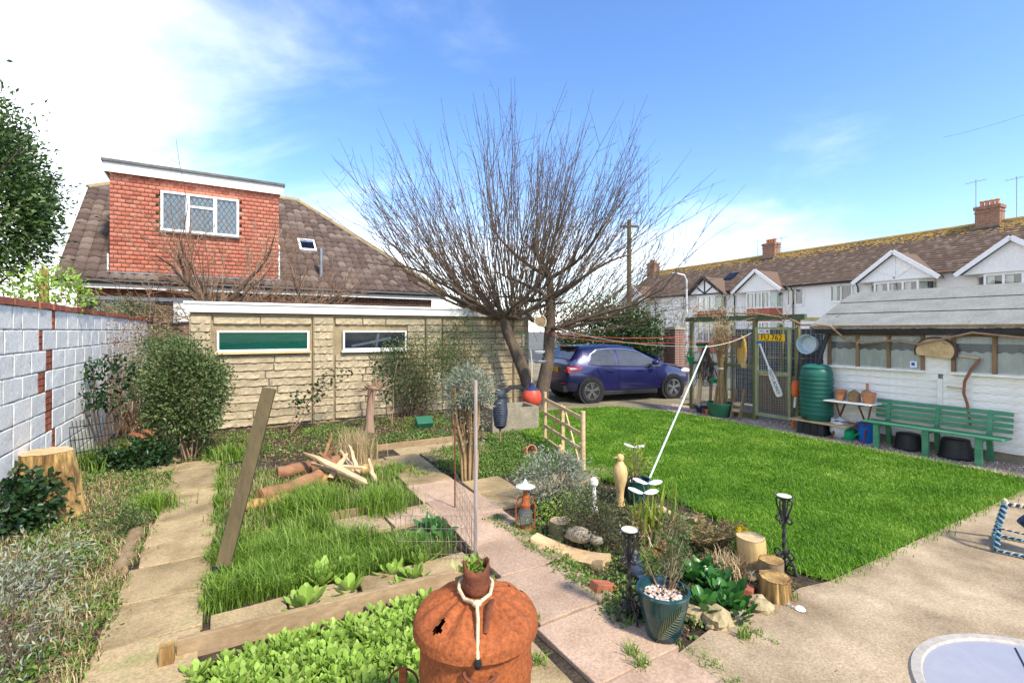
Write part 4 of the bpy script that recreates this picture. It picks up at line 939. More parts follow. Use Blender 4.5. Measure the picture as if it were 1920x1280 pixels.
def shrub(name, label, cat, loc, rad, zc, n, L, W, mt, stem='twig', nstem=14, nclump=50, spread=.22, group=None, sr=.012, inner=.55):
    root = thing(name, label, cat, tuple(loc), 0, group); fo, cl = crown(root, (0,0,zc), rad, n, L, W, mt, nclump, spread, inner=inner)
    ps = []
    for k in range(nstem):
        t = cl[RNG.integers(0, len(cl))]; s = np.array([RNG.normal(0, rad[0]*.18), RNG.normal(0, rad[1]*.18), -.02]); m_ = s*.5+t*.5+RNG.normal(0, .05, 3); ps.append((np.array([s, m_, t]), np.array([sr, sr*.7, sr*.3])))
    tubes('stem', ps, K[stem], root, n=5); return root
ev = thing('evergreen_tree', 'tall glossy evergreen tree rising behind the white block wall', 'tree', (-9.85,8.7,0))
tubes('trunk', [(np.array([[0,0,0],[.1,0,1.2],[0,.1,2.6],[.05,0,4.2],[0,0,5.6]]), np.array([.16,.14,.11,.07,.03]))]+[(np.array([[0,.05,2.0+.3*k],[.5*math.cos(k*2.1),.5*math.sin(k*2.1),2.6+.33*k],[1.0*math.cos(k*2.1),1.0*math.sin(k*2.1),3.0+.36*k]]), np.array([.04,.025,.01])) for k in range(9)], K['bark'], ev, n=7)
crown(ev, (0,0,4.25), (1.08,1.15,2.05), 30000, .105, .048, 'holm', 150, .15, name='crown')
hd = thing('laurel_bush', 'dense dark green laurel bush behind the parked blue hatchback', 'bush', (3.15,15.8,0))
crown(hd, (0,0,1.35), (1.75,1.0,1.45), 14000, .13, .055, 'laurel', 120, .16); tubes('stem', [(np.array([[.1*k-.3,0,0],[.3*k-.9,0,.8],[.42*k-1.2,.1,1.7]]), np.array([.04,.03,.012])) for k in range(7)], K['bark'], hd)
crown_tw = thing('twiggy_bush', 'grey-brown leafless twiggy bush between laurel and terrace', 'bush', (5.35,16.6,0))
tw = []
for k in range(60):
    az = RNG.uniform(0, 6.28); S = shoot((RNG.normal(0,.25),RNG.normal(0,.2),0), (math.cos(az)*.42,math.sin(az)*.42,1), RNG.uniform(1.9,3.0), (0,0,-.02), 8, .15); tw.append((S, np.linspace(.016,.005,8)))
    for j in range(14):
        q, d = at_t(S, RNG.uniform(.25,1)); tw.append((shoot(q, d/np.linalg.norm(d)+RNG.normal(0,.7,3), RNG.uniform(.2,.8), (0,0,0), 4, .2), np.linspace(.006,.003,4)))
tubes('stem', tw, mat('grey_twig', (.22,.18,.13), (.34,.29,.22), scale=3, bump=0), crown_tw, n=4)
crown(crown_tw, (0,0,1.9), (.95,.8,1.0), 900, .05, .025, 'shrubleaf', 60, .2)
# brick gate pier and telegraph pole and lamp post
gp = thing('gate_pier', 'brown brick gate pier beside the laurel bush', 'pier', (5.1,15.2,0), R(30))
pm_ = MB().box((0,0,0), (.215,.10,.065)).mesh('brick'); pm_.materials.append(K['housebrick'])
MB().box((0,0,.95), (.40,.40,1.9)).build('core', K['mortar'], gp)
for r in range(25):
    for sx in (-1, 1):
        o = link('brick', pm_, None, gp, (sx*.113, -.165, .04+r*.075))
        o = link('brick', pm_, None, gp, (-.165, sx*.113, .04+r*.075)); o.rotation_euler.z = R(90)
MB().box((0,0,1.93), (.5,.5,.07), taper=.9).build('cap', K['tank'], gp)
tp = thing('telegraph_pole', 'brown wooden telegraph pole rising behind the bare fruit tree', 'pole', (6.9,28.5,0))
MB().tube([(0,0,-.1),(0,0,8.4)], [.16,.12], 10).build('pole', K['post'], tp, smooth=True); MB().box((0,0,8.0), (1.1,.09,.12)).build('crossarm', K['post'], tp)
lp = thing('lamp_post', 'slim white street lamp post in front of the black timbered gable', 'lamp', (12.2,33.8,0))
MB().tube([(0,0,0),(0,0,5.4),(-.2,-.1,5.75),(-.9,-.4,5.85)], [.08,.055,.05,.04], 8).build('post', K['white'], lp, smooth=True); MB().box((-1.05,-.45,5.83), (.5,.2,.09)).build('lamp_head', K['steel'], lp, bev=.02)

# ================================================================== wire aviary with its clutter
AV = thing('aviary', 'mossy timber and wire mesh aviary beside the white shed', 'aviary', uv(9.3,5.25), R(30))
AL = 2.45                                # local y 0..AL along the front (away), x = 0 front
for y in (0,.86,1.55,AL):
    MB().box((0,y,1.04), (.075,.075,2.1)).build('post', K['greenpost'], AV, bev=.004)
for y in (0,1.2,AL): MB().box((1.5,y,1.0), (.07,.07,2.0)).build('post', K['greenpost'], AV)
MB().box((0,AL/2,2.12), (.08,AL+.3,.10)).build('top_rail', mat('dark_moss_rail', (.06,.10,.06), (.10,.13,.07), (.16,.17,.10), scale=6, rough=.9, bump=.4), AV)
MB().box((0,(.86+AL)/2,1.12), (.05,AL-.86-.08,.06)).build('rail', K['greenpost'], AV)
MB().box((.02,(.86+AL)/2,.09), (.05,AL-.86-.08,.14)).build('rail', K['greenpost'], AV)
for y in (0,AL): MB().box((.75,y,2.08), (1.5,.06,.07)).build('rail', K['greenpost'], AV)
def wire_panel(name, parent, x, y0, y1, z0, z1, gap=.05):
    w = MB(); n = int((y1-y0)/gap); m_ = int((z1-z0)/gap); r = .0042
    for i in range(n+1): y = y0+(y1-y0)*i/n; w.box((x,y,(z0+z1)/2), (r,r,z1-z0))
    for i in range(m_+1): z = z0+(z1-z0)*i/m_; w.box((x+.003,(y0+y1)/2,z), (r,y1-y0,r))
    return w.build(name, K['mesh'], parent, flip=False)
K['mesh'] = mat('galvanised_mesh', (.42,.43,.38), (.30,.31,.27), scale=9, rough=.6, bump=0)
wire_panel('wire_panel', AV, -.01, .90, AL-.04, .16, 2.06)
wire_panel('wire_panel', AV, 1.5, .05, AL-.04, .1, 2.0, .1)
d_ = MB()
for bx in ((.12,1.03,.055,1.78),(.79,1.03,.055,1.78)): d_.box((-.05,bx[0],bx[1]), (.045,bx[2],bx[3]))
for z in (.17,1.02,1.90): d_.box((-.05,.455,z), (.043,.61,.055))
door = d_.build('door', mat('pale_green_frame', (.34,.36,.20), (.26,.28,.14), (.42,.42,.28), scale=5, rough=.8, bump=.3, stretch=(1,1,.2)), AV)
wire_panel('door_mesh', door, -.04, .15,.76,.2,1.88)
MB().box((.9,AL/2,.02), (1.8,AL,.03)).build('floor', K['tank'], AV)
MB().box((1.3,1.0,.45), (.4,1.2,.8)).build('nest_box', K['wood_old'], AV)
MB().beam((.6,.2,1.3), (.7,2.2,1.25), .04, .04).build('perch', K['wood_old'], AV)
MB().box((1.62,AL/2,1.0), (.03,AL,1.8)).build('back_panel', K['dark'], AV)
def avp(x, y, z): return AV.matrix_world @ Vector((x,y,z))
bpy.context.view_layer.update()
def onav(name, label, cat, x, y, z, group=None, rz=0): return thing(name, label, cat, tuple(avp(x,y,z)), R(30)+rz, group)
def text(parent, s, size, m, loc, rot, ext=.002, name='lettering'):
    c = bpy.data.curves.new(name, 'FONT'); c.body = s; c.size = size; c.extrude = ext; c.align_x = 'CENTER'; c.align_y = 'CENTER'
    o = bpy.data.objects.new(name, c); COL.objects.link(o); bpy.context.view_layer.update()
    dg = bpy.context.evaluated_depsgraph_get(); me = bpy.data.meshes.new_from_object(o.evaluated_get(dg)); bpy.data.objects.remove(o)
    me.materials.clear(); o = link(name, me, m, parent); o.location = loc; o.rotation_euler = rot; return o
# faces -x of the local frame: text lies in the y-z plane reading from -x
TR = (R(90), 0, R(-90))
npl = onav('number_plate', 'yellow number plate reading FU 762 on the aviary door', 'sign', -.09, .46, 1.72)
MB().box((0,0,0), (.008,.54,.13)).build('plate', K['plate'], npl, bev=.003); text(npl, 'FU 762', .148, K['ink'], (-.006,0,0), TR)
ws_ = onav('paper_sign', 'small white sign above the yellow number plate', 'sign', -.09, .62, 1.845)
MB().box((0,0,0), (.006,.24,.085)).build('board', K['white'], ws_); text(ws_, 'MG', .075, K['blueink'], (-.005,.03,0), TR); MB().box((-.004,-.08,0), (.003,.05,.05)).build('red_mark', K['redline'], ws_)
def oar():
    o = onav('oar', 'white painted oar with blue grip hung across the aviary door', 'oar', -.115, .55, 1.60)
    a, b_ = Vector((0,.14,0)), Vector((0,-.28,-1.02)); d = (b_-a).normalized()
    MB().tube([a, a+d*.56], .017, 8).build('shaft', K['oldwhite'], o, smooth=True); MB().beam(a-d*.01+Vector((0,.07,.012)), a-d*.01-Vector((0,.07,-.012)), .04, .035).build('grip', K['bluebucket'], o, bev=.008)
    s = d.cross(Vector((1,0,0))).normalized(); prof = [(.50,.02),(.60,.045),(.72,.066),(.98,.072),(1.07,.066),(1.10,.045)]; bl = MB(); vs = []
    for t, w in prof:
        for xx in (-.012,.012):
            for sg in (-1,1): vs.append(a+d*t+s*w*sg+Vector((xx,0,0)))
    n = len(prof); fs = []
    for i in range(n-1):
        q = i*4; fs += [(q,q+1,q+5,q+4),(q+2,q+6,q+7,q+3),(q,q+4,q+6,q+2),(q+1,q+3,q+7,q+5)]
    fs += [(0,2,3,1),((n-1)*4,(n-1)*4+1,(n-1)*4+3,(n-1)*4+2)]
    blade = bl.add(vs, fs).build('blade', K['oldwhite'], o)
    ang = math.atan2(d.z, -d.y)
    t_ = text(blade, 'OUTS BOREY', .085, K['ink'], a+d*.80+Vector((-.0145,0,0)), (0,0,0), .001)
    t_.rotation_euler = Matrix(((0,0,-1),(d.y,d.z,0),(d.z,-d.y,0))).to_euler()
oar()
fl = onav('float_pole', 'long fishing pole with orange float leaning by the aviary door', 'pole', -.12, -.08, 0)
MB().tube([(-.12,.04,.03),(.02,-.04,1.75)], [.014,.010], 6).build('pole', K['navy'], fl); MB().lathe([(.02,.0),(.055,.02),(.068,.06),(.068,.24),(.055,.29),(.02,.31)], 16, (-.068,.012,.62)).build('float', K['orange'], fl, smooth=True)
MB().tube([(-.12,.04,.03),(-.105,.03,.24)], .022, 8).build('pole_foot', K['orange'], fl); MB().tube([(-.085,.02,.42),(-.068,.012,.62)], .02, 8).build('grip', K['white'], fl)
def reeds():
    o = onav('reed_bundle', 'tied bundle of dry brown stems standing in the green tub', 'dried stems', -.28, 1.48, 0); ps = []
    for k in range(130):
        a = RNG.uniform(0,6.28); r0 = RNG.uniform(0,.16); r1 = RNG.uniform(0,.055); r2 = RNG.uniform(.05,.24); z2 = RNG.uniform(1.5,2.0)
        ps.append((np.array([[r0*math.cos(a),r0*math.sin(a),.24],[r1*math.cos(a)+.02,r1*math.sin(a),.95],[r1*math.cos(a)+.02,r1*math.sin(a),1.15],[r2*math.cos(a)+.05,r2*math.sin(a),z2]]), np.array([.006,.005,.005,.0025])))
    tubes('stem', ps, K['drystem'], o, n=4)
    sh_ = leaves('seed_head', np.array([p[0][-1]+RNG.normal(0,.07,3) for p in ps for _ in range(5)]), RNG.normal(0,1,(len(ps)*5,3))+[0,0,1.2], .12, .012, K['straw'], o); sh_['kind'] = 'stuff'
    MB().lathe([(.062,0),(.066,.02),(.062,.04)], 12, (.02,0,1.03)).build('tie', K['rope'], o, smooth=True)
K['drystem'] = mat('dry_stem', (.38,.26,.13), (.28,.18,.085), (.48,.36,.2), scale=6, rough=.9, bump=0)
reeds()
tb = onav('plastic_tub', 'dull green plastic tub holding the dry stems', 'tub', -.28, 1.48, .03); MB().lathe([(.20,0),(.26,.22),(.275,.27),(.275,.30),(.255,.30),(.24,.22),(.19,.03),(0,.03)], 24).build('tub', K['greenpot'], tb, smooth=True)
bw = onav('bowl', 'dark glazed bowl on the gravel beside the green tub', 'bowl', -.24, 1.98, .03); MB().lathe([(.09,0),(.15,.13),(.16,.15),(.145,.15),(.08,.02),(0,.02)], 20).build('bowl', K['navy'], bw, smooth=True)
for k, (y, c) in enumerate(((1.86,'rust'),(1.78,'terracotta'))):
    p_ = onav('plant_pot', ('small rusty pot beside the dark bowl','small terracotta pot between dark bowl and green tub')[k], 'pot', -.30, y, .03); MB().lathe([(.04,0),(.055,.10),(.06,.12),(.05,.12),(.035,.02),(0,.02)], 14).build('pot', K[c], p_, smooth=True)
pk = onav('plank', 'pale sawn plank leaning on the aviary post', 'plank', -.16, 2.12, 0); MB().beam((-.05,0,.02), (.10,-.02,1.12), .10, .03, up=(1,0,0)).build('plank', K['palewood'], pk, bev=.003)
pk = onav('plank', 'second narrower plank leaning behind the dangling net', 'plank', -.10, 1.86, 0); MB().beam((-.03,0,.02), (.05,0,1.05), .07, .025, up=(1,0,0)).build('plank', K['wood_old'], pk, bev=.003)
rk = onav('wooden_rack', 'small wooden step rack leaning against the aviary', 'rack', -.22, .98, .03)
for y in (0,.19): MB().beam((-.12,y,0), (.06,y,.62), .025, .09, up=(1,0,0)).build('rail', K['wood_old'], rk, bev=.003)
for t_ in (.3,.5): MB().box((-.12+.18*t_-.02,.095,.62*t_), (.03,.17,.06)).build('rung', K['palewood'], rk)
def basket(label, y, z, r, m, x=-.10, rz=0):
    o = onav('hanging_basket', label, 'basket', x, y, z, rz=rz); MB().lathe([(r*.55,-r*.75),(r*.9,-r*.35),(r,0),(r*.93,0),(r*.8,-.3*r),(.3*r,-.6*r)], 18).build('basket', m, o, smooth=True)
    MB().tube([(-r*.9,0,0),(0,0,r*1.8),(r*.9,0,0)], .004, 4).build('wire', K['steel'], o)
basket('dark green hanging basket at the top of the clothes prop', 2.05, 1.58, .14, K['greenpot'], x=-.14); basket('bright green hanging basket low on the aviary mesh', 1.72, .80, .115, K['greenplastic'], x=-.14)
nt_ = onav('fishing_net', 'tangled dark fishing net and rope hung on the aviary corner', 'net', -.10, 1.95, 1.5); ps = []
for k in range(46):
    a = RNG.normal(0,.09); S = shoot((RNG.normal(0,.03),a*.4,RNG.uniform(-.1,.0)), (RNG.normal(0,.15),a*2,-1), RNG.uniform(.35,.85), (0,-a*3,0), 8, .25); ps.append((S, np.full(8,.007)))
for k in range(5):
    r_ = .2+.03*k; ps.append((np.array([[RNG.normal(0,.01),r_*.62*math.cos(a)+.05,-.5+r_*1.25*math.sin(a)] for a in np.linspace(0,6.28,22)]), np.full(22,.009)))
tubes('netting', ps, mat('dark_net', (.07,.055,.045), (.16,.12,.10), (.05,.10,.07), scale=14, rough=.95, bump=0), nt_, n=5)
gl_ = onav('garden_net', 'small green hand net hung on the far aviary post', 'net', -.07, 2.42, 1.25); MB().tube([(0,.09*math.cos(a),.14*math.sin(a)) for a in np.linspace(0,6.28,20)], .012, 6).build('hoop', K['greenplastic'], gl_, smooth=True)
MB().lathe([(.085,0),(.05,-.10),(0,-.16)], 12).build('bag', K['greenplastic'], gl_)
yb = onav('yellow_board', 'bright yellow bodyboard hung inside the aviary mesh', 'board', .05, 1.20, 1.42); MB().blob((0,0,0), (.03,.12,.34), amp=0).build('board', mat('yellow_plastic', (.75,.42,.02), (.68,.36,.02), scale=3, rough=.5, bump=0), yb, smooth='all')
bh = onav('bird_house', 'small brown bird house hung on the aviary rail', 'bird house', -.09, 1.22, 1.58); b_ = MB(); b_.box((0,0,0), (.12,.14,.16)); b_.build('box', K['wood_old'], bh); r_ = MB(); r_.prism([(-.09,.07),(.09,.07),(0,.16)], -.10, .10); r_.build('roof', K['lead'], bh)
ba = onav('hand_brush', 'wooden-handled brush hung on the aviary mesh', 'brush', -.06, 1.04, 1.2); MB().tube([(0,0,.22),(0,.02,-.02)], .014, 8).build('handle', K['palewood'], ba); MB().box((0,.03,-.07), (.05,.11,.10)).build('head', K['palewood'], ba, bev=.01)
vn = onav('climbing_vine', 'leafless twisted vine along the aviary top and shed eave', 'vine', 0, 0, 0); ps = []
vp = [(-.05,2.35,2.2),(-.05,1.6,2.24),(-.04,.8,2.2),(-.06,.15,2.1),(-.16,-.15,1.96),(-.2,-.45,1.95),(-.28,-.75,1.93),(-.26,-.95,1.72),(-.24,-1.2,1.67),(-.24,-1.6,1.68),(-.24,-1.95,1.66),(-.24,-2.35,1.76),(-.25,-2.6,1.80),(-.25,-3.1,1.76),(-.25,-3.5,1.82),(-.25,-4.1,1.79)]
ps.append((np.array(vp)+RNG.normal(0,.012,(len(vp),3)), np.linspace(.02,.017,len(vp))))
for k in range(46):
    i = RNG.integers(0,4) if k < 34 else RNG.integers(4,15); S = shoot(np.array(vp[i])+RNG.normal(0,.06,3), RNG.normal(0,1,3)+[0,0,.6], RNG.uniform(.15,.75) if k < 34 else RNG.uniform(.05,.16), (0,0,0), 6, .5); ps.append((S, np.linspace(.008,.003,6)))
tubes('stem', ps, mat('vine_bark', (.26,.15,.09), (.36,.24,.15), (.44,.33,.24), scale=12, rough=.95, bump=.6), vn, n=6)
sh2 = onav('overgrown_shrub', 'pale straggly climber spilling over the aviary top', 'climber', .3, 1.75, 2.05); crown(sh2, (0,0,.0), (.35,.8,.32), 1600, .07, .012, 'straw', 40, .25); crown(sh2, (0,.1,-.1), (.3,.7,.4), 700, .05, .02, 'weed', 30, .25, name='leaf')

# ------------------------------------------------------------------ along the shed front
def onsh(name, label, cat, v, u=SU-.1, z=.03, group=None, rz=0): return thing(name, label, cat, tuple(uv(u, v, z)), R(30)+rz, group)
wb = onsh('water_butt', 'tall ribbed green plastic water butt on a black stand', 'water butt', 4.74, SU-.27, .28)
prof = [(.215,0),(.24,.03)]
for k in range(9): z = .10+k*.075; prof += [(.25,z),(.262,z+.012),(.262,z+.045),(.25,z+.057)]
prof += [(.255,.80),(.245,.86),(.21,.91)]
MB().lathe(prof, 36).build('barrel', K['butt'], wb, smooth=True); MB().lathe([(.222,.905),(.225,.93),(.19,.965),(.1,.985),(0,.99)], 36).build('lid', K['butt'], wb, smooth=True)
MB().tube([(-.26,.05,.06),(-.32,.05,.05)], .02, 8).build('tap', K['black'], wb)
ws2 = onsh('water_butt_stand', 'black plastic stand and board under the green water butt', 'stand', 4.74, SU-.27, .03)
MB().box((0,0,.11), (.44,.46,.22), taper=.93).build('stand', K['black'], ws2, bev=.012)
for k in (-.12,0,.12): MB().box((-.222,k,.11), (.012,.02,.19)).build('rib', K['black'], ws2)
MB().box((0,-.12,.235), (.48,.95,.028)).build('board', K['palewood'], ws2, bev=.003)
dp = onsh('downpipe', 'black downpipe running from the shed gutter into the water butt', 'downpipe', 4.72, SU-.13, 1.25); MB().tube([(-.14,.0,.0),(-.02,-.10,.52),(.02,-.12,.58)], .036, 10).build('pipe', K['black'], dp, smooth=True)
zt = onsh('zinc_tub', 'round galvanised tub hung under the shed eave beside the downpipe', 'tub', 4.93, SU-.12, 1.61)
MB().lathe([(.14,.0),(.155,-.10),(.17,-.13),(.178,-.13),(.165,-.09),(.15,.012),(0,.012)], 28).build('tub', K['zinc'], zt, smooth=True).rotation_euler = (0, R(90), 0)
ft = onsh('folding_table', 'small folding table with whitish slats and crossed rusty legs', 'table', 4.14, SU-.30, .03); H_ = .64
for k in range(7): MB().box((-.21+k*.07,0,H_), (.055,.70,.018)).build('slat', K['oldwhite'], ft, bev=.003)
for y in (-.2,.2): MB().box((0,y,H_-.022), (.48,.03,.022)).build('batten', K['rustdark'], ft)
for y in (-.24,.24):
    MB().beam((-.20,y,0), (.18,y*.8,H_-.03), .02, .02).build('leg', K['rustdark'], ft); MB().beam((.20,y*.85,0), (-.18,y*.7,H_-.03), .02, .02).build('leg', K['rustdark'], ft)
MB().beam((-.1,-.24,.3), (-.1,.24,.3), .014, .014).build('brace', K['rustdark'], ft)
ZT = .03+H_+.009
def pot(label, v, u, r, h, m, name='plant_pot', cat='pot', z=ZT, bands=0):
    o = onsh(name, label, cat, v, u, z); p = [(r*.72,0),(r*.94,h*.78),(r*1.04,h*.8),(r*1.06,h),(r*.92,h),(r*.85,h*.75),(r*.62,.02),(0,.02)]; MB().lathe(p, 24).build('pot', m, o, smooth=True)
    for b_ in range(bands): MB().lathe([(r*(.76+.07*b_),0),(r*(.80+.07*b_),.008),(r*(.77+.07*b_),.016)], 24, (0,0,h*(.2+.22*b_)), cap=False).build('band', m, o, smooth=True)
    return o
pot('pale terracotta pot at the back of the slatted table', 4.36, SU-.22, .085, .165, K['terracotta']); pot('small orange terracotta pot in front of the paler one', 4.30, SU-.38, .062, .10, K['terracotta'])
pot('large banded terracotta pot at the end of the slatted table', 3.90, SU-.32, .10, .175, K['terracotta'], bands=3)
hv = onsh('straw_skep', 'rounded woven straw skep on the slatted table', 'skep', 4.12, SU-.30, ZT)
for k in range(9): MB().lathe([(.082 if k < 5 else .088-.018*(k-5)**1.2,0),(.094 if k < 5 else .098-.018*(k-5)**1.2,.011),(.082 if k < 5 else .086-.018*(k-5)**1.2,.022)], 18, (0,0,.022*k)).build('coil', K['drystem'], hv, smooth=True)
mg = onsh('green_ornament', 'grey-green domed ornament on a stem behind the terracotta pots', 'ornament', 4.00, SU-.16, ZT); MB().lathe([(.03,0),(.022,.12),(.07,.13),(.065,.17),(.03,.20),(0,.205)], 16).build('dome', K['greystone'], mg, smooth=True); MB().box((0,-.01,.25), (.02,.035,.11)).build('tag', K['terracotta'], mg)
def bucket(name, label, v, u, r0, r1, h, m, up=True, cat='bucket', group=None):
    o = onsh(name, label, cat, v, u, .03, group); p = [(r0,0),(r1,h*.9),(r1*1.05,h*.9),(r1*1.05,h),(r1*.95,h),(r0*.9,.02),(0,.02)]
    if not up: p = [(r0*1.05,0),(r0*1.12,.02),(r0,.03),(r1,h-.01),(r1*.9,h),(0,h)]
    b_ = MB().lathe(p, 26).build('bucket', m, o, smooth=True)
    if up: MB().tube([(r1*1.02*math.cos(a),r1*1.02*math.sin(a),h*.92-.06*math.sin(a)**2 if math.sin(a) > 0 else h*.92) for a in np.linspace(0,math.pi,12)], .004, 4).build('handle', K['steel'], o)
    return o
bucket('bucket', 'bright blue plastic bucket beside the green bench', 3.96, SU-.24, .11, .138, .31, K['bluebucket'])
bucket('upturned_tub', 'upturned black plastic tub under the far end of the bench', 3.40, SU-.24, .175, .15, .25, K['black'], up=False)
bucket('upturned_tub', 'upturned black plastic tub with a rimmed base under the near end of the bench', 2.83, SU-.26, .19, .155, .28, K['black'], up=False)
wc = onsh('watering_can', 'bright green plastic watering can under the folding table', 'watering can', 4.22, SU-.28, .03)
MB().lathe([(.10,0),(.11,.02),(.105,.14),(.07,.17),(0,.175)], 20).build('body', K['greenplastic'], wc, smooth=True); MB().tube([(-.04,-.08,.06),(-.06,-.20,.15),(-.07,-.25,.2)], [.02,.016,.014], 8).build('spout', K['greenplastic'], wc); MB().tube([(0,.09,.05),(0,.17,.1),(0,.12,.2),(0,0,.21)], .011, 6).build('handle', K['greenplastic'], wc, smooth=True)
gb = onsh('glass_bag', 'crumpled clear plastic sack beside the water butt stand', 'sack', 4.36, SU-.30, .03); MB().blob((0,0,.17), (.13,.15,.19), amp=.5, fr=4, seed=2).build('sack', mat('clear_plastic', (.45,.50,.52), (.62,.66,.66), scale=14, rough=.25, bump=.6), gb, smooth='all')
bn = thing('garden_bench', 'long green slatted garden bench in front of the white shed', 'bench', uv(SU-.30, 3.08, .03), R(30)); BL = 1.60
for k in range(4): MB().box((.155+.014*k,-.01,.455+.078*k), (.022,BL,.052), rot=Matrix.Rotation(R(8), 3, 'Y')).build('back_slat', K['benchgreen'], bn, bev=.004)
for k in range(3): MB().box((-.25+.125*k,-.01,.395-.006*k), (.115,BL+.04,.026)).build('seat_slat', K['benchgreen'], bn, bev=.005)
for y in (-.58,.0,.62):
    MB().box((-.24,y,.19), (.055,.075,.38)).build('leg', K['benchgreen'], bn, bev=.004); MB().beam((.20,y,.0), (.13,y,.40), .06, .05, up=(1,0,0)).build('leg', K['benchgreen'], bn)
    MB().beam((.135,y,.40), (.215,y,.715), .05, .035, up=(1,0,0)).build('back_post', K['benchgreen'], bn); MB().box((-.03,y,.355), (.42,.05,.05)).build('seat_bearer', K['benchgreen'], bn)
ls = onsh('log_slice', 'half-round sawn log slice hung on the shed wall between windows', 'log slice', 3.12, SU-.06, 1.55)
poly = [(.235*math.cos(a), .19*math.sin(a)) for a in np.linspace(R(-35), R(200), 18)]; m_ = MB(); m_.add([(0,-x,z) for x, z in poly]+[(-.06,-x*.98,z*.98) for x, z in poly], [tuple(range(18)), tuple(range(35,17,-1))]+[(i,(i+1)%18,18+(i+1)%18,18+i) for i in range(18)]); m_.build('slice', K['endgrain'], ls)
rm_ = MB(); rm_.tube([(-.03,-x*1.01,z*1.01) for x, z in poly], .028, 6); rm_.build('bark', K['bark'], ls, smooth=True)
sc = onsh('scythe_handle', 'curved reddish wooden scythe handle hung on the shed wall', 'scythe handle', 2.78, SU-.09, 0)
MB().tube([(0,-.16,1.46),(-.01,-.07,1.30),(-.01,0,1.12),(-.01,.01,.95),(-.01,-.03,.8),(-.01,-.05,.62),(-.01,-.06,.5)], [.017,.019,.019,.018,.017,.016,.016], 8).build('shaft', mat('red_brown_wood', (.27,.10,.06), (.2,.085,.05), scale=6, rough=.6, bump=.1), sc, smooth=True)
MB().tube([(-.0,-.16,1.46),(-.0,.06,1.49)], .014, 8).build('grip', K['palewood'], sc); MB().tube([(-.01,-.02,1.02),(-.02,.20,1.03)], .014, 8).build('grip', K['palewood'], sc)
# washing lines, feeder, hoop, dishes in the tree
def cord(name, label, a, b, sag, m, r=.006):
    a, b = Vector(a), Vector(b); pts = [a.lerp(b, t)-Vector((0,0,sag*4*t*(1-t))) for t in np.linspace(0,1,18)]; o = MB().tube(pts, r, 5).build(name, m, None, smooth=True); return tag(o, label, 'cord')
tree_a = (.85,11.2,1.78)
cord('washing_line', 'red washing line strung from the fruit tree to the aviary', (.9,11.25,1.80), avp(-.03,2.4,1.72), .07, K['redline'], .008)
cord('washing_line', 'second orange-red line sagging just below the first', (.9,11.25,1.75), avp(-.03,.9,1.74), .16, K['redline'], .006)
cord('washing_line', 'pale cord from the clothes prop to the aviary door', at(1325,650,7.6), avp(-.05,.9,1.82), .05, K['paleline'], .006)
cord('washing_line', 'pale cord from the clothes prop towards the fruit tree', at(1325,650,7.6), (.95,11.2,1.95), .12, K['paleline'], .005)
cord('overhead_wire', 'thin overhead wire crossing above the shed roof', at(1530,612,9.0), at(1990,520,8.0), .0, K['paleline'], .004)
cord('overhead_wire', 'thin dark telephone wire in the sky over the terrace', at(1768,258,30), at(1950,205,28), .1, K['ink'], .006)
cpole = MB().tube([g(1217,898,.04), at(1325,648,7.6)], [.013,.011], 8).build('clothes_prop', K['prop'], None, smooth=True); tag(cpole, 'pale green clothes prop pole leaning over the lawn', 'pole')
bf = thing('bird_feeder', 'clear tube bird feeder with green base hanging in the fruit tree', 'bird feeder', at(981,640,10.7)); MB().lathe([(.04,-.12),(.04,.12)], 12, cap=False).build('tube', K['dirtyglass'], bf); MB().lathe([(.05,.12),(.03,.16),(0,.17)], 12).build('cap', K['greenpot'], bf); MB().lathe([(0,-.14),(.07,-.13),(.075,-.11)], 14).build('tray', K['greenpot'], bf); MB().lathe([(0,-.11),(.034,-.11),(.034,.06),(0,.06)], 10).build('seed', K['palewood'], bf); MB().tube([(0,0,.17),(.0,.02,.55)], .003, 4).build('wire', K['steel'], bf)
hp = thing('wicker_hoop', 'pale wicker hoop hung on the fruit tree trunk', 'hoop', at(1013,603,10.6)); MB().tube([(.125*math.cos(a),0,.14*math.sin(a)) for a in np.linspace(0,6.4,24)], .014, 6).build('hoop', K['rope'], hp, smooth=True); MB().lathe([(0,0),(.11,0)], 18, cap=False).build('disc', K['wood_old'], hp).rotation_euler = (R(90),0,0)
for k, (y, r_) in enumerate(((659,.12),(677,.145))):
    ds = thing('hanging_dish', ('white enamel dish hung on the trunk, the upper one','grey metal dish hung on the trunk below the white one')[k], 'dish', at(1012,y,10.75)); MB().lathe([(r_*.7,-.04),(r_,.0),(r_*1.04,.01),(r_*.95,.01),(r_*.6,-.02),(0,-.02)], 20).build('dish', K['white'] if k == 0 else K['zinc'], ds, smooth=True); MB().tube([(-r_,0,0),(0,.05,.22),(r_,0,0)], .003, 4).build('wire', K['steel'], ds)
by = thing('mooring_buoy', 'round red mooring buoy with navy top hung by the tree trunk', 'buoy', at(997,745,10.3)); MB().lathe([(0,-.22),(.10,-.20),(.18,-.13),(.215,-.02),(.205,.08),(.16,.16)], 26).build('ball', K['buoy'], by, smooth=True); MB().lathe([(.16,.16),(.12,.20),(.06,.24),(.05,.31),(0,.32)], 26, cap=False).build('neck', K['navy'], by, smooth=True); MB().tube([(0,0,.3),(.02,.3,.7),(.0,.6,1.0)], .008, 5).build('rope', K['rope'], by)
hs_ = thing('hose_coil', 'coiled black hose lying at the foot of the tree', 'hose', at(966,738,10.6)-Vector((0,0,0)))
hs_.location.z = .30; MB().tube([((.30+.012*(i//24))*math.cos(i*.262), .06*math.sin(i*.5)+.02*(i//24), (.30+.012*(i//24))*math.sin(i*.262)) for i in range(96)], .022, 7).build('hose', K['black'], hs_, smooth=True)
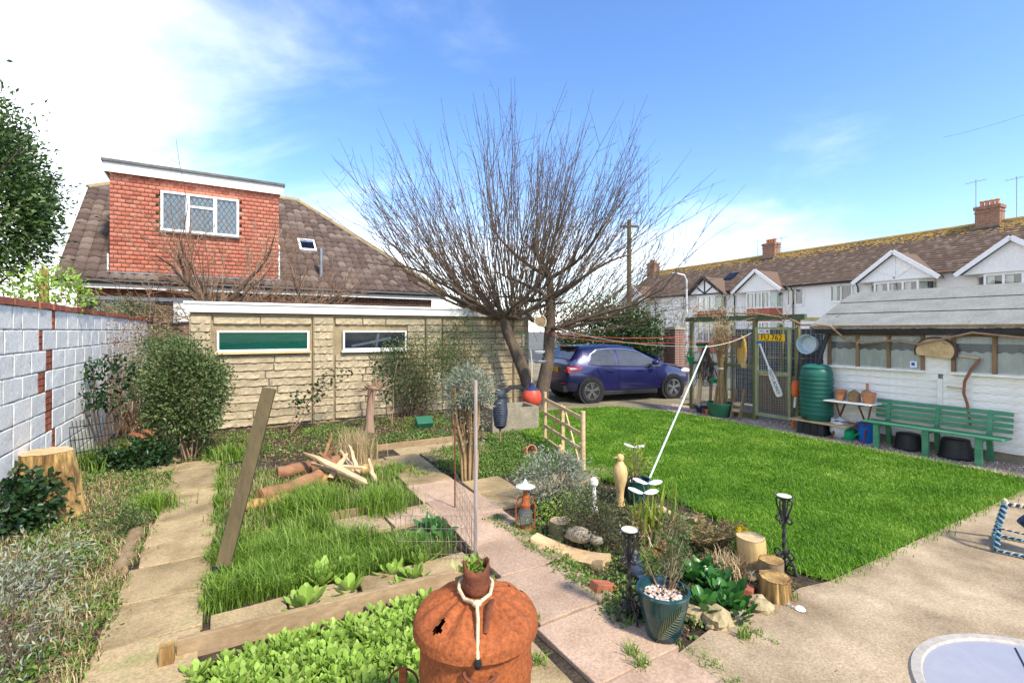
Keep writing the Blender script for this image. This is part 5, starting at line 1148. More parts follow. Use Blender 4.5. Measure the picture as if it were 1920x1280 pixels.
tk = thing('cement_tank', 'square cement water tank beside the fruit tree', 'tank', g(955,806), R(24)); t_ = MB(); W_, D_, Hh = .92, .62, .46
t_.box((-W_/2+.03,0,Hh/2), (.06,D_,Hh)); t_.box((W_/2-.03,0,Hh/2), (.06,D_,Hh)); t_.box((0,-D_/2+.03,Hh/2), (W_-.124,.06,Hh-.002)); t_.box((0,D_/2-.03,Hh/2), (W_-.124,.06,Hh-.002)); t_.build('tank', K['tank'], tk); MB().box((0,0,.2), (W_-.13,D_-.13,.3)).build('filling', K['soil'], tk)
gt = thing('hurdle_gate', 'small rustic pale timber gate hurdle at the lawn edge', 'gate'); a, b_ = g(1093,890), g(987,800); b_ = a+(b_-a).normalized()*1.85; dv = (b_-a).normalized()
MB().tube([a-Vector((0,0,.05)), a+Vector((.0,0,.82))], [.036,.032], 9).build('post', K['palewood'], gt, smooth=True); MB().tube([b_-Vector((0,0,.05)), b_+dv*-.02+Vector((0,0,.84))], [.032,.028], 9).build('post', K['palewood'], gt, smooth=True)
for z0, z1 in ((.74,.78),(.53,.55),(.33,.34),(.13,.13)): MB().beam(a+Vector((0,0,z0-.02)), b_+Vector((0,0,z1-.06)), .022, .055).build('rail', K['palewood'], gt, bev=.006)
mid = a.lerp(b_, .5); o_ = Vector((-dv.y,dv.x,0))*-.025
for p0, p1 in ((mid+Vector((0,0,.06)),mid+Vector((0,0,.74))),(a.lerp(b_,.12)+Vector((0,0,.10)),mid+dv*-.04+Vector((0,0,.74))),(a.lerp(b_,.9)+Vector((0,0,.10)),mid+dv*.05+Vector((0,0,.74)))): MB().beam(p0+o_, p1+o_, .02, .045).build('brace', K['palewood'], gt, bev=.005)
# ================================================================== left side of the garden
def tuft(name, label, loc, n, rad, H, W, mt, lean=(.2,.8), cat='grass', group=None, parent=None):
    P = np.stack([RNG.normal(0, rad, n), RNG.normal(0, rad, n), np.full(n, .0)], 1)
    o = blades(name, P, RNG.uniform(H*.55, H, n), RNG.uniform(W*.7, W*1.2, n), RNG.uniform(*lean, n), K[mt], parent, loc=tuple(loc))
    return tag(o, label, cat, group)
def patch(name, label, poly, n, H, W, mt, pw=.4, lean=(.2,.85), clump=0, z=.02, az=None):
    P = scatter(poly, n, pw); P[:, 2] = z
    H = RNG.uniform(.5, 1, len(P))*H*(.8+.5*np.array([noise.noise(Vector((p[0]*3, p[1]*3, 0))) for p in P]))
    return tag(blades(name, P, np.maximum(H, .02), RNG.uniform(W*.6, W*1.2, len(P)), RNG.uniform(*lean, len(P)), K[mt]), label, 'grass', kind='stuff')
def cover(name, label, poly, n, L, W, mt, h=.05, cat='ground cover', clumps=0, pw=.5, up=.7, cs=.09):
    if clumps:
        c = scatter(poly, clumps, 0); i = RNG.integers(0, clumps, n); P = c[i]+np.concatenate([RNG.normal(0, cs, (n, 2)), np.zeros((n, 1))], 1)
        r = np.linalg.norm(P[:, :2]-c[i][:, :2], axis=1); P[:, 2] = .02+h*np.exp(-(r/cs)**2*.7)*RNG.uniform(.3, 1, n)
    else: P = scatter(poly, n, pw); P[:, 2] = .02+RNG.random(len(P))**1.5*h
    D = RNG.normal(0, 1, (len(P), 3)); D[:, 2] = np.abs(D[:, 2])*up+.15
    return tag(leaves(name, P, D, RNG.uniform(.6,1.3,len(P))*L, RNG.uniform(.7,1.2,len(P))*W, K[mt]), label, cat, kind='stuff')
def uvp(*q): return [uv(a, b) for a, b in q]
BEDL = uvp((-1.72,2.2),(-.72,2.2),(-.70,7.2),(-1.05,8.6),(-.7,10.2),(-1.72,10.2))
BED1 = uvp((-.12,3.66),(1.55,3.64),(.95,4.35),(.72,4.82),(-.10,4.85)); BED2 = uvp((-.12,4.92),(1.25,4.92),(1.65,5.3),(1.68,6.3),(1.3,6.5),(-.12,7.4))
BEDF = uvp((-.28,1.6),(1.02,1.5),(1.02,2.5),(1.25,3.18),(-.28,3.22)); BACK = uvp((-.6,8.0),(1.3,7.0),(2.0,7.5),(4.4,7.6),(5.4,9.8),(-.6,10.2)); BEDR = uvp((2.42,5.35),(3.9,5.2),(4.2,6.9),(4.6,8.2),(3.7,7.4),(2.5,6.8))
ISL = [g(985,1010), g(1010,965), g(1060,930), g(1100,905), g(1180,925), g(1260,955), g(1330,985), g(1400,1030), g(1480,1085), g(1520,1105), g(1430,1150), g(1330,1185), g(1260,1225), g(1200,1180), g(1130,1110), g(1040,1050)]
patch('bed_grass', 'long bright green grass filling the bed beside the leaning post', BED1, 9500, .26, .006, 'grass_long', lean=(.25,.95))
patch('bed_grass', 'long grass growing round the rotting log pile', BED2, 5200, .15, .006, 'grass_long', lean=(.25,.95))
patch('bed_straw', 'dry yellow grass stalks among the rotting logs', BED2, 3200, .17, .004, 'straw', lean=(.4,1))
patch('bed_grass', 'rough grass and weeds in the bed along the white wall', BEDL, 4200, .10, .005, 'grass_long', lean=(.3,.95))
patch('bed_straw', 'dead straw litter on the bed along the white wall', BEDL, 13000, .15, .004, 'straw', lean=(.75,1.1))
patch('back_grass', 'thin grass at the foot of the stone garage', BACK, 3500, .11, .006, 'grass_long')
patch('bed_grass', 'short weedy grass behind the hurdle gate and silver shrub', BEDR, 4200, .10, .006, 'grass_long')
cover('weed_cover', 'low green weeds over the bed along the white wall', BEDL, 15000, .036, .024, 'weed', .08, clumps=230, cs=.12)
cover('weed_cover', 'low leafy weeds at the foot of the stone garage', BACK, 5500, .045, .028, 'weed', .07, clumps=90, cs=.14)
cover('weed_cover', 'low leafy weeds behind the hurdle gate', BEDR, 7000, .04, .024, 'weed', .08, clumps=90, cs=.16)
cover('weed_cover', 'trailing green weeds spreading through the rockery bed', ISL, 5200, .032, .02, 'weed', .05, clumps=110, cs=.09)
cover('leaf_litter', 'brown dead leaves scattered over the wall bed soil', BEDL, 3500, .045, .022, 'deadleaf', .02, up=.2)
cover('leaf_litter', 'brown dead leaves scattered along the garage foot', BACK, 3500, .05, .025, 'deadleaf', .02, up=.2)
cover('leaf_litter', 'brown leaf litter on the rockery soil', ISL, 2200, .035, .018, 'deadleaf', .02, up=.2)
EDG = [g(905,985), g(935,975), g(1000,1010), g(1080,1065), g(1150,1130), g(1200,1180), g(1170,1195), g(1090,1120), g(1020,1060), g(950,1010)]
cover('path_edge_weeds', 'low green weeds creeping over the pink slab edge', EDG, 5200, .026, .018, 'weed', .05, clumps=80, cs=.07)
patch('path_edge_grass', 'grass tufts along the pink slab path edge', EDG, 1100, .11, .005, 'grass_long')
def fringe(name, label, a, b_, n, H, mt='grass_long', sp=.035):
    t = RNG.random(n)**1.0; a, b_ = np.array(a), np.array(b_); P = a+(b_-a)*t[:, None]; P[:, :2] += RNG.normal(0, sp, (n, 2)); cl = np.array([noise.noise(Vector((p[0]*4, p[1]*4, 7))) for p in P]); P = P[cl > -.12]; P[:, 2] = .03
    tag(blades(name, P, RNG.uniform(.4,1,len(P))*H, .006, RNG.uniform(.35,1,len(P)), K[mt]), label, 'grass', kind='stuff')
fringe('path_fringe', 'grass spilling over the left path from the grassy beds', uv(-.13,3.6), uv(-.13,7.4), 1500, .15); fringe('path_fringe', 'weedy grass along the wall side of the left path', uv(-.70,2.2), uv(-.70,7.6), 900, .10); fringe('path_fringe', 'dry litter along the wall side of the left path', uv(-.72,2.2), uv(-.72,7.0), 1600, .10, 'straw', .06)
fringe('path_fringe', 'grass along the left edge of the pink slab path', uv(1.60,2.6), uv(1.72,6.2), 700, .09); fringe('path_fringe', 'fine grass in the joint between slabs and patio', uv(2.20,1.2), uv(2.28,2.2), 160, .07); fringe('path_fringe', 'grass growing along the crack in the patio', g(1380,1180), g(1560,1270), 120, .05, 'grass_long', .012)
# rosettes of pale green salad leaves, each plant a thing
def rosette_mesh(n, L, W, mt, name):
    vs = []; fs = []; rn = []
    for k in range(n):
        a = 2.4*k+RNG.normal(0,.2); e = .25+.9*(k/n)+RNG.normal(0,.1); l = L*(1-.45*k/n)*RNG.uniform(.8,1.15); d = np.array([math.cos(a)*math.cos(e),math.sin(a)*math.cos(e),math.sin(e)]); s = np.array([-math.sin(a),math.cos(a),0]); u = np.cross(s,d)*-1
        b = len(vs); w = W*RNG.uniform(.8,1.2)
        for t, ww, dr_ in ((.05,.18,0),(.45,.7,.03),(.75,1,.0),(1.0,.25,-.10)):
            c = d*l*t+u*-dr_*l; up = np.array([0,0,.25*w*ww]); vs += [c-s*w*ww*.5+up, c, c+s*w*ww*.5+up]
        for i in range(3): q = b+3*i; fs += [(q,q+1,q+4,q+3),(q+1,q+2,q+5,q+4)]
        rn += [RNG.random()]*12
    o = npmesh(name, vs, fs, K[mt], rnd=rn, smooth=True); me = o.data; bpy.data.objects.remove(o); return me
RM = [rosette_mesh(18, .092, .026, 'lettuce', 'rosette') for _ in range(6)]
def rosettes(poly, n, label, group, name='salad_plant', smin=.75, smax=1.3, meshes=None, cat='plant', mind=.07):
    pts = []
    for p in scatter(poly, n*14, 0):
        if all((p[0]-q[0])**2+(p[1]-q[1])**2 > mind*mind for q in pts): pts.append(p)
        if len(pts) >= n: break
    for p in pts:
        o = bpy.data.objects.new(name, (meshes or RM)[RNG.integers(0, len(meshes or RM))]); COL.objects.link(o); s = RNG.uniform(smin, smax); o.scale = (s,s,s*1.1); o.location = (p[0],p[1],.025); o.rotation_euler = (RNG.normal(0,.1),RNG.normal(0,.1),RNG.uniform(0,6.28)); tag(o, label, cat, group)
rosettes(uvp((-.1,2.0),(.98,1.9),(.98,2.6),(1.15,3.12),(-.2,3.1)), 290, 'pale green leafy salad plant crowding the bed below the front board', 'salad plants in the front bed', mind=.05)
rosettes(uvp((.2,3.4),(1.35,3.38),(1.4,3.85),(.3,3.8)), 9, 'pale green leafy plant spilling over the front slabs', 'leafy plants along the front slabs', smin=1.5, smax=2.3, mind=.16)
DM = [rosette_mesh(22, .17, .06, 'arum', 'leafy_clump') for _ in range(3)]
rosettes([g(760,1010), g(830,1000), g(840,1035), g(770,1040)], 3, 'darker leafy clump inside the wire cage', 'leafy clumps in the wire cage', 'leafy_plant', 1.0, 1.5, DM, mind=.12)
rosettes([g(720,1085), g(800,1075), g(810,1100), g(730,1110)], 3, 'leafy green plant on bare soil in front of the wire cage', 'leafy plants by the cage', 'leafy_plant', .8, 1.1, RM+DM, mind=.12)
# stump, ivy, shrubs
def log(name, label, loc, r, h, top='endgrain', side='bark', tilt=(0,0), jit=.10, cat='log', flare=0, rough=.06):
    o = thing(name, label, cat, loc); n = 44; m_ = MB(); vs = []; rings = 9
    for i in range(rings):
        z = h*i/(rings-1)
        for k in range(n):
            a = 2*math.pi*k/n; q = r*(1+jit*noise.noise(Vector((math.cos(a)*1.6, math.sin(a)*1.6, loc[0]*3)))+rough*noise.noise(Vector((math.cos(a)*6, math.sin(a)*6, z*4+loc[1])))+flare*(1-i/(rings-1))**2)
            vs.append((q*math.cos(a)+tilt[0]*z, q*math.sin(a)+tilt[1]*z, z))
    m_.add(vs, [(i*n+k, i*n+(k+1)%n, (i+1)*n+(k+1)%n, (i+1)*n+k) for i in range(rings-1) for k in range(n)]+[tuple(range(n))]); m_.build('trunk', K[side], o, smooth=True)
    c = MB(); b = (rings-1)*n; cen = (tilt[0]*h, tilt[1]*h, h+.004); c.add([cen]+[(x*.985+cen[0]*.015, y*.985+cen[1]*.015, z+.003) for x, y, z in vs[b:]], [(0, 1+k, 1+(k+1)%n) for k in range(n)]); c.build('cut_face', K[top], o, smooth=True); return o
log('tree_stump', 'tall rotting tree stump standing against the white block wall', g(98,972), .215, .66, 'endgrain', 'rotwood', (-.10,.02), .22, 'stump', .35, .22)
def ivy(label, loc, rad, zc, n, L=.07, name='ivy', mt='ivy', W=.055): return shrub(name, label, 'ivy', loc, rad, zc, n, L, W, mt, nstem=10, nclump=40, spread=.25)
ivy('dark green ivy mound beside the rotting stump', g(8,1005), (.34,.30,.27), .26, 1300)
ivy('dark ivy clump behind the stump near the cement blocks', g(262,880), (.36,.28,.20), .18, 1300, .06)
ivy('ivy hanging on the white wall above the black wire', uv(-1.60,9.0), (.14,.5,.35), 1.05, 420, .08)
shrub('rounded_shrub', 'big rounded evergreen shrub in front of the stone garage', 'shrub', g(352,862), (.54,.48,.70), 1.0, 15000, .050, .027, 'shrubleaf', 'twig_brown', 26, 150, .15, sr=.011)
shrub('rounded_shrub', 'lower pale shrub beside the wall and garage corner', 'shrub', uv(-1.05,10.1), (.42,.45,.5), 1.3, 3200, .06, .026, 'shrubleaf', 'twig_brown', 25, 60, .2)
shrub('dead_climber', 'dry brown climber sprawling up the far end of the white wall', 'climber', uv(-1.5,10.6), (.32,1.1,.75), 1.35, 1500, .05, .02, 'deadleaf', 'twig_brown', 70, 80, .25, sr=.008)
shrub('yellow_climber', 'yellow-green creeper on top of the white block wall', 'climber', uv(-1.95,8.4,1.98), (.25,.5,.30), .35, 700, .06, .04, 'lettuce', 'twig_brown', 25, 30, .25, sr=.006)
shrub('garden_shrub', 'grey-green shrub showing over the wall below the bungalow window', 'shrub', (-9.2,11.9,0), (1.0,.5,.55), 2.05, 2600, .07, .03, 'shrubleaf', 'twig_brown', 25, 60, .2)
fp = thing('fence_post', 'old split wooden post behind the white block wall', 'post', (-7.95,8.2,0)); MB().tube([(0,0,0),(0,.02,1.4),(.02,0,2.9)], [.09,.085,.06], 8).build('post', K['rotwood'], fp)
sp_ = shrub('silver_shrub', 'silvery grey leafy shrub in the near corner of the wall bed', 'shrub', g(10,1265), (.30,.28,.27), .28, 750, .042, .011, 'silver', 'twig', 40, 60, .2, sr=.006)
shrub('silver_shrub', 'sparse silvery plant between the ivy mound and dry litter', 'shrub', g(60,1120), (.26,.26,.22), .20, 700, .045, .012, 'silver', 'twig', 22, 40, .25, sr=.005)
shrub('low_bush', 'small dark green bushy plant by the log edging', 'shrub', g(225,1010), (.17,.17,.2), .18, 1100, .03, .014, 'shrubleaf', 'twig', 14, 30, .25, sr=.004)
tuft('grass_clump', 'bright green grass tuft overhanging the left path edge', g(285,965), 520, .11, .30, .007, 'grass_long'); tuft('grass_clump', 'broad-bladed green clump in front of the white wall', g(180,880), 700, .22, .38, .010, 'grass_long'); tuft('grass_clump', 'grass tuft at the foot of the rounded shrub', g(435,862), 420, .16, .30, .008, 'grass_long')
tuft('grass_clump', 'dense green grass tussock at the corner of the log bed', g(715,965), 900, .13, .36, .007, 'grass_long'); tuft('grass_clump', 'large grass tussock in front of the split logs', g(580,972), 1100, .17, .40, .007, 'grass_long'); tuft('dry_grass', 'tall dry straw-coloured grass behind the split planks', g(668,872), 520, .13, .62, .006, 'straw', (.1,.5)); tuft('grass_clump', 'short grass patch beside the back slabs', g(735,890), 700, .16, .17, .007, 'grass_long'); tuft('weed_clump', 'yellow-green weed tuft between the back slabs', g(790,895), 160, .05, .10, .012, 'grass_long')
for k, (px, py) in enumerate(((1010,1245),(1185,1225),(1395,1195),(1205,1250),(1000,1165),(1480,1120))): tuft('weed_tuft', ('green weed tuft in the joint beside the rusty bin','weed tuft at the corner of the big pink slab','weed tuft in the concrete crack below the flint stones','wispy weed in the path joint by the patio','grass tuft beside the incinerator lid','leafy weed at the edge of patio and lawn')[k], g(px,py,.04), 45, .022, .085, .006, 'grass_long', (.3,.95), 'weed')
# leaning post
lpz = thing('leaning_post', 'weathered square timber post leaning over the grassy bed', 'post', g(407,1095)); d = at(505,728,3.95)-g(407,1095)
MB().beam((0,0,-.04), d, .10, .055, up=(.35,-1,.2)).build('post', K['post'], lpz, bev=.003); MB().beam(d*.0+Vector((0,0,-.02)), d*.085, .103, .058, up=(.35,-1,.2)).build('tarred_foot', K['black'], lpz)
MB().tube([d+Vector((.0,0,-.01)), d+Vector((.02,0,.05)), d+Vector((.035,0,.03))], .003, 5).build('wire_hook', K['steel'], lpz)
# logs and split planks
def lying_log(label, p0, p1, r, m='logwood'):
    o = thing('log', label, 'log', p0); q = Vector(p1)-Vector(p0); n = 9; pts = [q*(i/(n-1))+Vector((RNG.normal(0,.008),RNG.normal(0,.008),RNG.normal(0,.008))) for i in range(n)]
    MB().tube(pts, [r*(1+RNG.normal(0,.06)) for _ in range(n)], 12).build('trunk', K[m], o, smooth=True)
    e = MB(); e.tube([-q.normalized()*.004, Vector((0,0,0))], r*.93, 12); e.build('cut_face', K['rotwood'], o)
lying_log('rotting log lying in the long grass with its dark end showing', g(486,932,.12), g(600,893,.14), .075); lying_log('longer rotting log behind the dark-ended one', g(520,885,.14), g(645,862,.16), .075); lying_log('thin decayed log in front of the long grass', g(440,955,.08), g(545,930,.09), .055, 'rotwood'); lying_log('decayed log buried under the split planks', g(590,905,.08), g(690,878,.12), .07, 'rotwood')
for k, (a, b_, w) in enumerate((((572,848,.36),(690,905,.16),.085),((600,850,.32),(640,880,.16),.06),((640,845,.28),(668,890,.12),.055),((655,838,.40),(672,892,.10),.045),((622,815,.44),(606,862,.18),.04),((690,862,.30),(703,902,.06),.05),((585,868,.22),(665,898,.14),.055),((628,838,.38),(600,872,.16),.05),((612,872,.24),(680,876,.22),.05),((650,852,.34),(620,895,.14),.06))):
    p0, p1 = g(a[0],a[1],a[2]), g(b_[0],b_[1],b_[2]); q = Vector(p1)-Vector(p0); d_, s_, u_ = frame(q, (.3,-.2,1)); mb = MB(); vs = []; nn = 6
    for i in range(nn):
        t = i/(nn-1); ww = w*(.55+.45*min(1,t*2.2))*(1+RNG.normal(0,.08)); hh = .026*(1+RNG.normal(0,.15)); o0 = s_*RNG.normal(0,.004)+u_*RNG.normal(0,.004)
        for y_, z_ in ((-1,-1),(1,-1),(1,1),(-1,1)): vs.append(q*(t+(RNG.normal(0,.05) if i in (0,nn-1) else 0))+s_*y_*ww/2+u_*z_*hh/2+o0)
    mb.add(vs, [(3,2,1,0),tuple(4*(nn-1)+j for j in range(4))]+[(4*i+j,4*i+(j+1)%4,4*i+4+(j+1)%4,4*i+4+j) for i in range(nn-1) for j in range(4)])
    o = mb.build('split_plank', K['palewood'] if k % 3 != 1 else K['logwood'], None, loc=p0); tag(o, ('long pale split plank on top of the log pile','short reddish split plank in the log pile','pale splintered plank at the heart of the log pile','thin upright pale plank in the log pile','reddish pointed splinter sticking up from the log pile','short pale stake at the end of the log pile','flat pale plank low in the log pile','reddish plank leaning back on the log pile','pale plank lying crosswise on the log pile','broad pale splinter crossing the long plank')[k], 'plank')
def edging(label, p0, p1, h=.12, w=.035, z=.0):
    p0, p1 = Vector(p0), Vector(p1); o = MB().beam((0,0,0), p1-p0, w, h).build('edging_board', K['board'], None, loc=p0+Vector((0,0,h/2-.015+z)), bev=.004); return tag(o, label, 'edging board')
edging('long timber edging board in front of the grassy bed', uv(-.27,3.27), uv(1.38,3.22), .15); tag(MB().box((0,0,.06), (.07,.06,.17)).build('edging_peg', K['rotwood'], None, loc=uv(-.31,3.22), rz=R(30)), 'short timber peg at the end of the long edging board', 'peg')
edging('timber edging board below the grass tussock', uv(.62,4.88), uv(1.22,4.88), .13); edging('half-buried edging board between the two grassy beds', uv(-.1,4.88), uv(.55,4.89), .08); edging('timber edging board along the back bed', uv(1.9,7.42), uv(3.2,7.42), .13)
lying_log('grey log edging along the left path', uv(-.74,4.62,.05), uv(-.74,5.4,.05), .055, 'wood_old')
# broken tall stump by garage
st_ = thing('broken_stump', 'tall sawn-off shrub trunk with ragged top in front of the garage', 'stump', g(693,812)); P0 = np.array([[0,0,-.03],[.0,0,.3],[.03,0,.65],[.05,.02,.86]]); tubes('trunk', [(P0, np.array([.10,.075,.07,.09]))], mat('pinkish_bark', (.27,.16,.11), (.36,.23,.16), (.2,.12,.08), scale=6, rough=.9, bump=.7, stretch=(1,1,.2)), st_, n=10)
ps = []
for k in range(34): ps.append((shoot((.05+RNG.normal(0,.04),.02,.78), (RNG.normal(0,1),RNG.normal(0,1),RNG.uniform(.1,1.1)), RNG.uniform(.12,.36), (0,0,0), 4, .2), np.linspace(.018,.005,4)))
tubes('broken_twigs', ps, K['twig_brown'], st_, n=5)
def bramble(label, base, tips, n, name='bramble'):
    o = thing(name, label, 'bramble', base); ps = []; P = []; D = []
    for t in tips:
        t = Vector(t)-Vector(base); S = np.array([(t*s+Vector((0,0,.25*math.sin(s*3.1)*t.length*.3))) for s in np.linspace(0,1,10)])+RNG.normal(0,.012,(10,3)); ps.append((S, np.linspace(.010,.004,10)))
        for k in range(n):
            q, d = at_t(S, RNG.uniform(.35,1)); P.append(q+RNG.normal(0,.05,3)); D.append(RNG.normal(0,1,3)+[0,-.4,.1])
    tubes('stem', ps, K['twig_brown'], o, n=5); leaves('leaf', P, D, RNG.uniform(.6,1.2,len(P))*.085, RNG.uniform(.7,1.1,len(P))*.065, K['ivy'] if name == 'bramble' else K['shrubleaf'], o)['kind'] = 'stuff'
bramble('leafy bramble arching up the garage pier', g(545,815), (at(640,685,9.0),at(615,700,8.9),at(560,735,8.8),at(660,690,9.2)), 34)
shrub('wall_shrub', 'straggly grey-green shrub growing up the right half of the garage', 'shrub', uv(3.35,9.95), (.95,.25,.72), 1.05, 6500, .055, .022, 'shrubleaf', 'twig', 80, 90, .24, sr=.007)
shrub('wall_shrub', 'sparse climbing shrub under the garage fascia beside the tree', 'shrub', uv(4.5,10.0), (.6,.2,.6), 1.55, 2400, .05, .02, 'shrubleaf', 'twig', 45, 50, .28, sr=.006)
bramble('ivy-leaved bramble below the dark garage window', g(735,800), (at(700,668,9.6),at(745,665,9.8),at(720,690,9.4)), 40)
tag(MB().box((0,0,.11), (.30,.22,.2), rot=Matrix.Rotation(.5,3,'X')).build('green_crate', K['greenpot'], None, loc=g(795,805), rz=.4, bev=.01), 'tipped dark green plastic crate at the garage foot', 'crate')
# pruned silver shrub with clipped brown stems
ps_ = thing('pruned_shrub', 'pruned silver-leaved shrub with bare brown stems beside the wooden stake', 'shrub', g(880,903)); ps = []
for k in range(46):
    a = RNG.uniform(0,6.28); r0 = RNG.uniform(0,.09); r1 = RNG.uniform(.05,.24); ps.append((np.array([[r0*math.cos(a),r0*math.sin(a),-.02],[(r0+.02)*math.cos(a),(r0+.02)*math.sin(a),.35],[r1*.9*math.cos(a)+RNG.normal(0,.02),r1*.9*math.sin(a),.75],[r1*math.cos(a),r1*math.sin(a),RNG.uniform(.9,1.3)]]), np.array([.02,.015,.011,.005])))
tubes('stem', ps, K['drystem'], ps_, n=5); crown(ps_, (0,0,1.16), (.31,.28,.24), 3600, .055, .013, 'silver', 60, .2); crown(ps_, (0,0,.78), (.26,.22,.28), 500, .05, .013, 'silver', 30, .2, name='lower_foliage'); crown(ps_, (0,0,.75), (.2,.18,.35), 1100, .06, .007, 'deadleaf', 40, .2, name='dry_twig')
ow = thing('owl_decoy', 'dark grey plastic owl decoy perched beside the cement tank', 'owl', g(938,838)); MB().tube([(0,0,0),(0,0,.3)], .02, 6).build('stake', K['wood_old'], ow); ob = MB(); prof = [(.05,.30),(.085,.33)]
for k in range(11): z = .36+k*.036; r = .095+.022*math.sin(k/10*3.0); prof += [(r+.008,z),(r-.003,z+.030)]
prof += [(.082,.775),(.09,.80),(.092,.85),(.075,.90),(.04,.925),(0,.93)]; ob.lathe(prof, 18); ob.build('body', K['owl'], ow, smooth=True)
for sx in (-1,1): MB().lathe([(.018,0),(0,.045)], 8, (sx*.05,0,.905)).build('ear_tuft', K['owl'], ow)
tag(MB().lathe([(.06,0),(.09,.14),(.10,.16),(.085,.16),(.05,.02),(0,.02)], 18).build('fallen_pot', K['terracotta'], None, smooth=True, loc=g(985,845,.07)), 'small terracotta pot lying among weeds behind the gate', 'pot').rotation_euler = (R(80),.2,.6)
# wire cage with stakes
wc_ = thing('wire_cage', 'rusty wire mesh guard folded round the small soil patch', 'wire guard'); K['wire'] = mat('rusty_wire', (.16,.11,.08), (.30,.26,.22), scale=20, rough=.6, bump=0, metal=.3)
c0, c1, c2 = g(742,1062), g(893,1062), g(853,960); m_ = MB()
def mesh_side(a, b_, h, n, rows):
    for i in range(n+1): p = a.lerp(b_, i/n); m_.tube([p, p+Vector((0,0,h))], .0018, 4, cap=False)
    for i in range(rows+1): z = h*i/rows; m_.tube([a+Vector((0,0,z)), b_+Vector((0,0,z))], .0020, 4, cap=False)
mesh_side(c0, c1, .40, 16, 4); mesh_side(c1, c2, .42, 12, 4); m_.build('mesh', K['wire'], wc_, flip=False)
MB().tube([c2, c2+Vector((0,0,.95))], .008, 6).build('rod', K['rustdark'], wc_)
tag(MB().tube([(0,0,-.05),(.0,.0,1.45)], [.017,.014], 8).build('wooden_stake', mat('grey_stake', (.38,.31,.28), (.30,.24,.2), scale=5, rough=.8, bump=.2, stretch=(1,1,.1)), None, smooth=True, loc=g(892,1050)), 'tall slim wooden stake at the corner of the wire guard', 'stake')
bw_ = thing('black_wire_basket', 'dark wire basket frame leaning on the white wall', 'wire basket', uv(-1.60,8.15)); m_ = MB()
for k in range(13): m_.tube([(0+.02*k,.2*(k/12)*2-.2,0),(-.10+.02*k,.2*(k/12)*2-.2,.72)], .006, 4)
for k in range(5): m_.tube([(.0-.02*k,-.22,.16*k),(.24-.02*k,.22,.16*k)], .006, 4)
m_.build('frame', K['ink'], bw_)
for k, (px, py, rz_) in enumerate(((262,822,.3),(285,815,-.4),(312,843,.9))): tag(MB().box((0,0,.05), (.26,.17,.02), rot=Matrix.Rotation(.35,3,'Y')).build('clay_tile', K['brick'], None, loc=g(px,py,.03+.04*k), rz=rz_, bev=.003), ('broken red clay tile on top of the tile heap','red clay tile leaning in the tile heap','red clay tile under the rounded shrub')[k], 'tile')

# ================================================================== incinerator bin
bin_ = thing('incinerator_bin', 'rusty round incinerator bin with lid and chimney stub', 'bin', (-.134,1.80,0), R(0)); m_ = MB()
prof = [(.185,.08),(.19,.085),(.2,.35),(.206,.37),(.2,.39),(.205,.60),(.211,.62),(.205,.64),(.207,.795)]; m_.lathe(prof, 48, cap=False); m_.build('body', K['rust'], bin_, smooth=True)
MB().lathe([(0,.10),(.18,.10)], 32, cap=False).build('floor', K['rustdark'], bin_)
for a in (.5,2.6,4.7): MB().box((.17*math.cos(a),.17*math.sin(a),.045), (.03,.03,.09)).build('leg', K['rustdark'], bin_)
def lid():
    n = 144; prof0 = [(.052,.885),(.075,.880),(.12,.866),(.17,.845),(.205,.825),(.219,.812),(.228,.795),(.230,.775),(.231,.762),(.224,.760)]; vs = []; prof = []
    for (r0, z0), (r1, z1) in zip(prof0, prof0[1:]):
        m = max(1, int(math.hypot(r1-r0, z1-z0)/.006)); prof += [(r0+(r1-r0)*j/m, z0+(z1-z0)*j/m) for j in range(m)]
    prof.append(prof0[-1])
    for i, (r, z) in enumerate(prof):
        for k in range(n):
            a = 2*math.pi*k/n; flute = .0075*math.cos(a*14)*max(0, min(1,(r-.06)/.05))*max(0, min(1,(.222-r)/.03)); dent = -.010*math.exp(-((r*math.cos(a)-.08)**2+(r*math.sin(a)+.12)**2)/.004)-.006*math.exp(-((r*math.cos(a)-.14)**2+(r*math.sin(a)+.10)**2)/.002)
            rr = r*(1+.006*noise.noise(Vector((math.cos(a)*2, math.sin(a)*2, 0)))); vs.append((rr*math.cos(a), rr*math.sin(a), z+flute+dent+.003*noise.noise(Vector((rr*20*math.cos(a), rr*20*math.sin(a), 1)))))
    fs = [(i*n+k, i*n+(k+1)%n, (i+1)*n+(k+1)%n, (i+1)*n+k) for i in range(len(prof)-1) for k in range(n)]
    # rusted-through holes
    def hole(f):
        c = np.mean([vs[j] for j in f], axis=0); return any((c[0]-hx)**2/ax_**2+(c[1]-hy)**2/ay**2+.9*noise.noise(Vector((c[0]*90,c[1]*90,0))) < 1 for hx, hy, ax_, ay in ((-.120,-.152,.014,.014),(-.106,-.138,.008,.016),(.165,.085,.013,.010),(.125,.118,.007,.006)))
    L = MB(); L.add(vs, [f for f in fs if not hole(f)]); return L.build('lid', K['rust'], bin_, smooth=True)
ld_ = lid()
ch = MB(); n = 28; vs = []
for i, z in enumerate((.878,.90,.95,.985)):
    for k in range(n): a = 2*math.pi*k/n; q = .050+(.003*noise.noise(Vector((math.cos(a)*2,math.sin(a)*2,z*9)))); vs.append((q*math.cos(a), q*math.sin(a), z+(.012*math.sin(a*2+1)+.010*noise.noise(Vector((math.cos(a)*3,math.sin(a)*3,5))) if i == 3 else 0)))
ch.add(vs, [(i*n+k, i*n+(k+1)%n, (i+1)*n+(k+1)%n, (i+1)*n+k) for i in range(3) for k in range(n)]); chm = ch.build('chimney', K['rustdark'], ld_, smooth=True); mo = chm.modifiers.new('solid', 'SOLIDIFY'); mo.thickness = .004
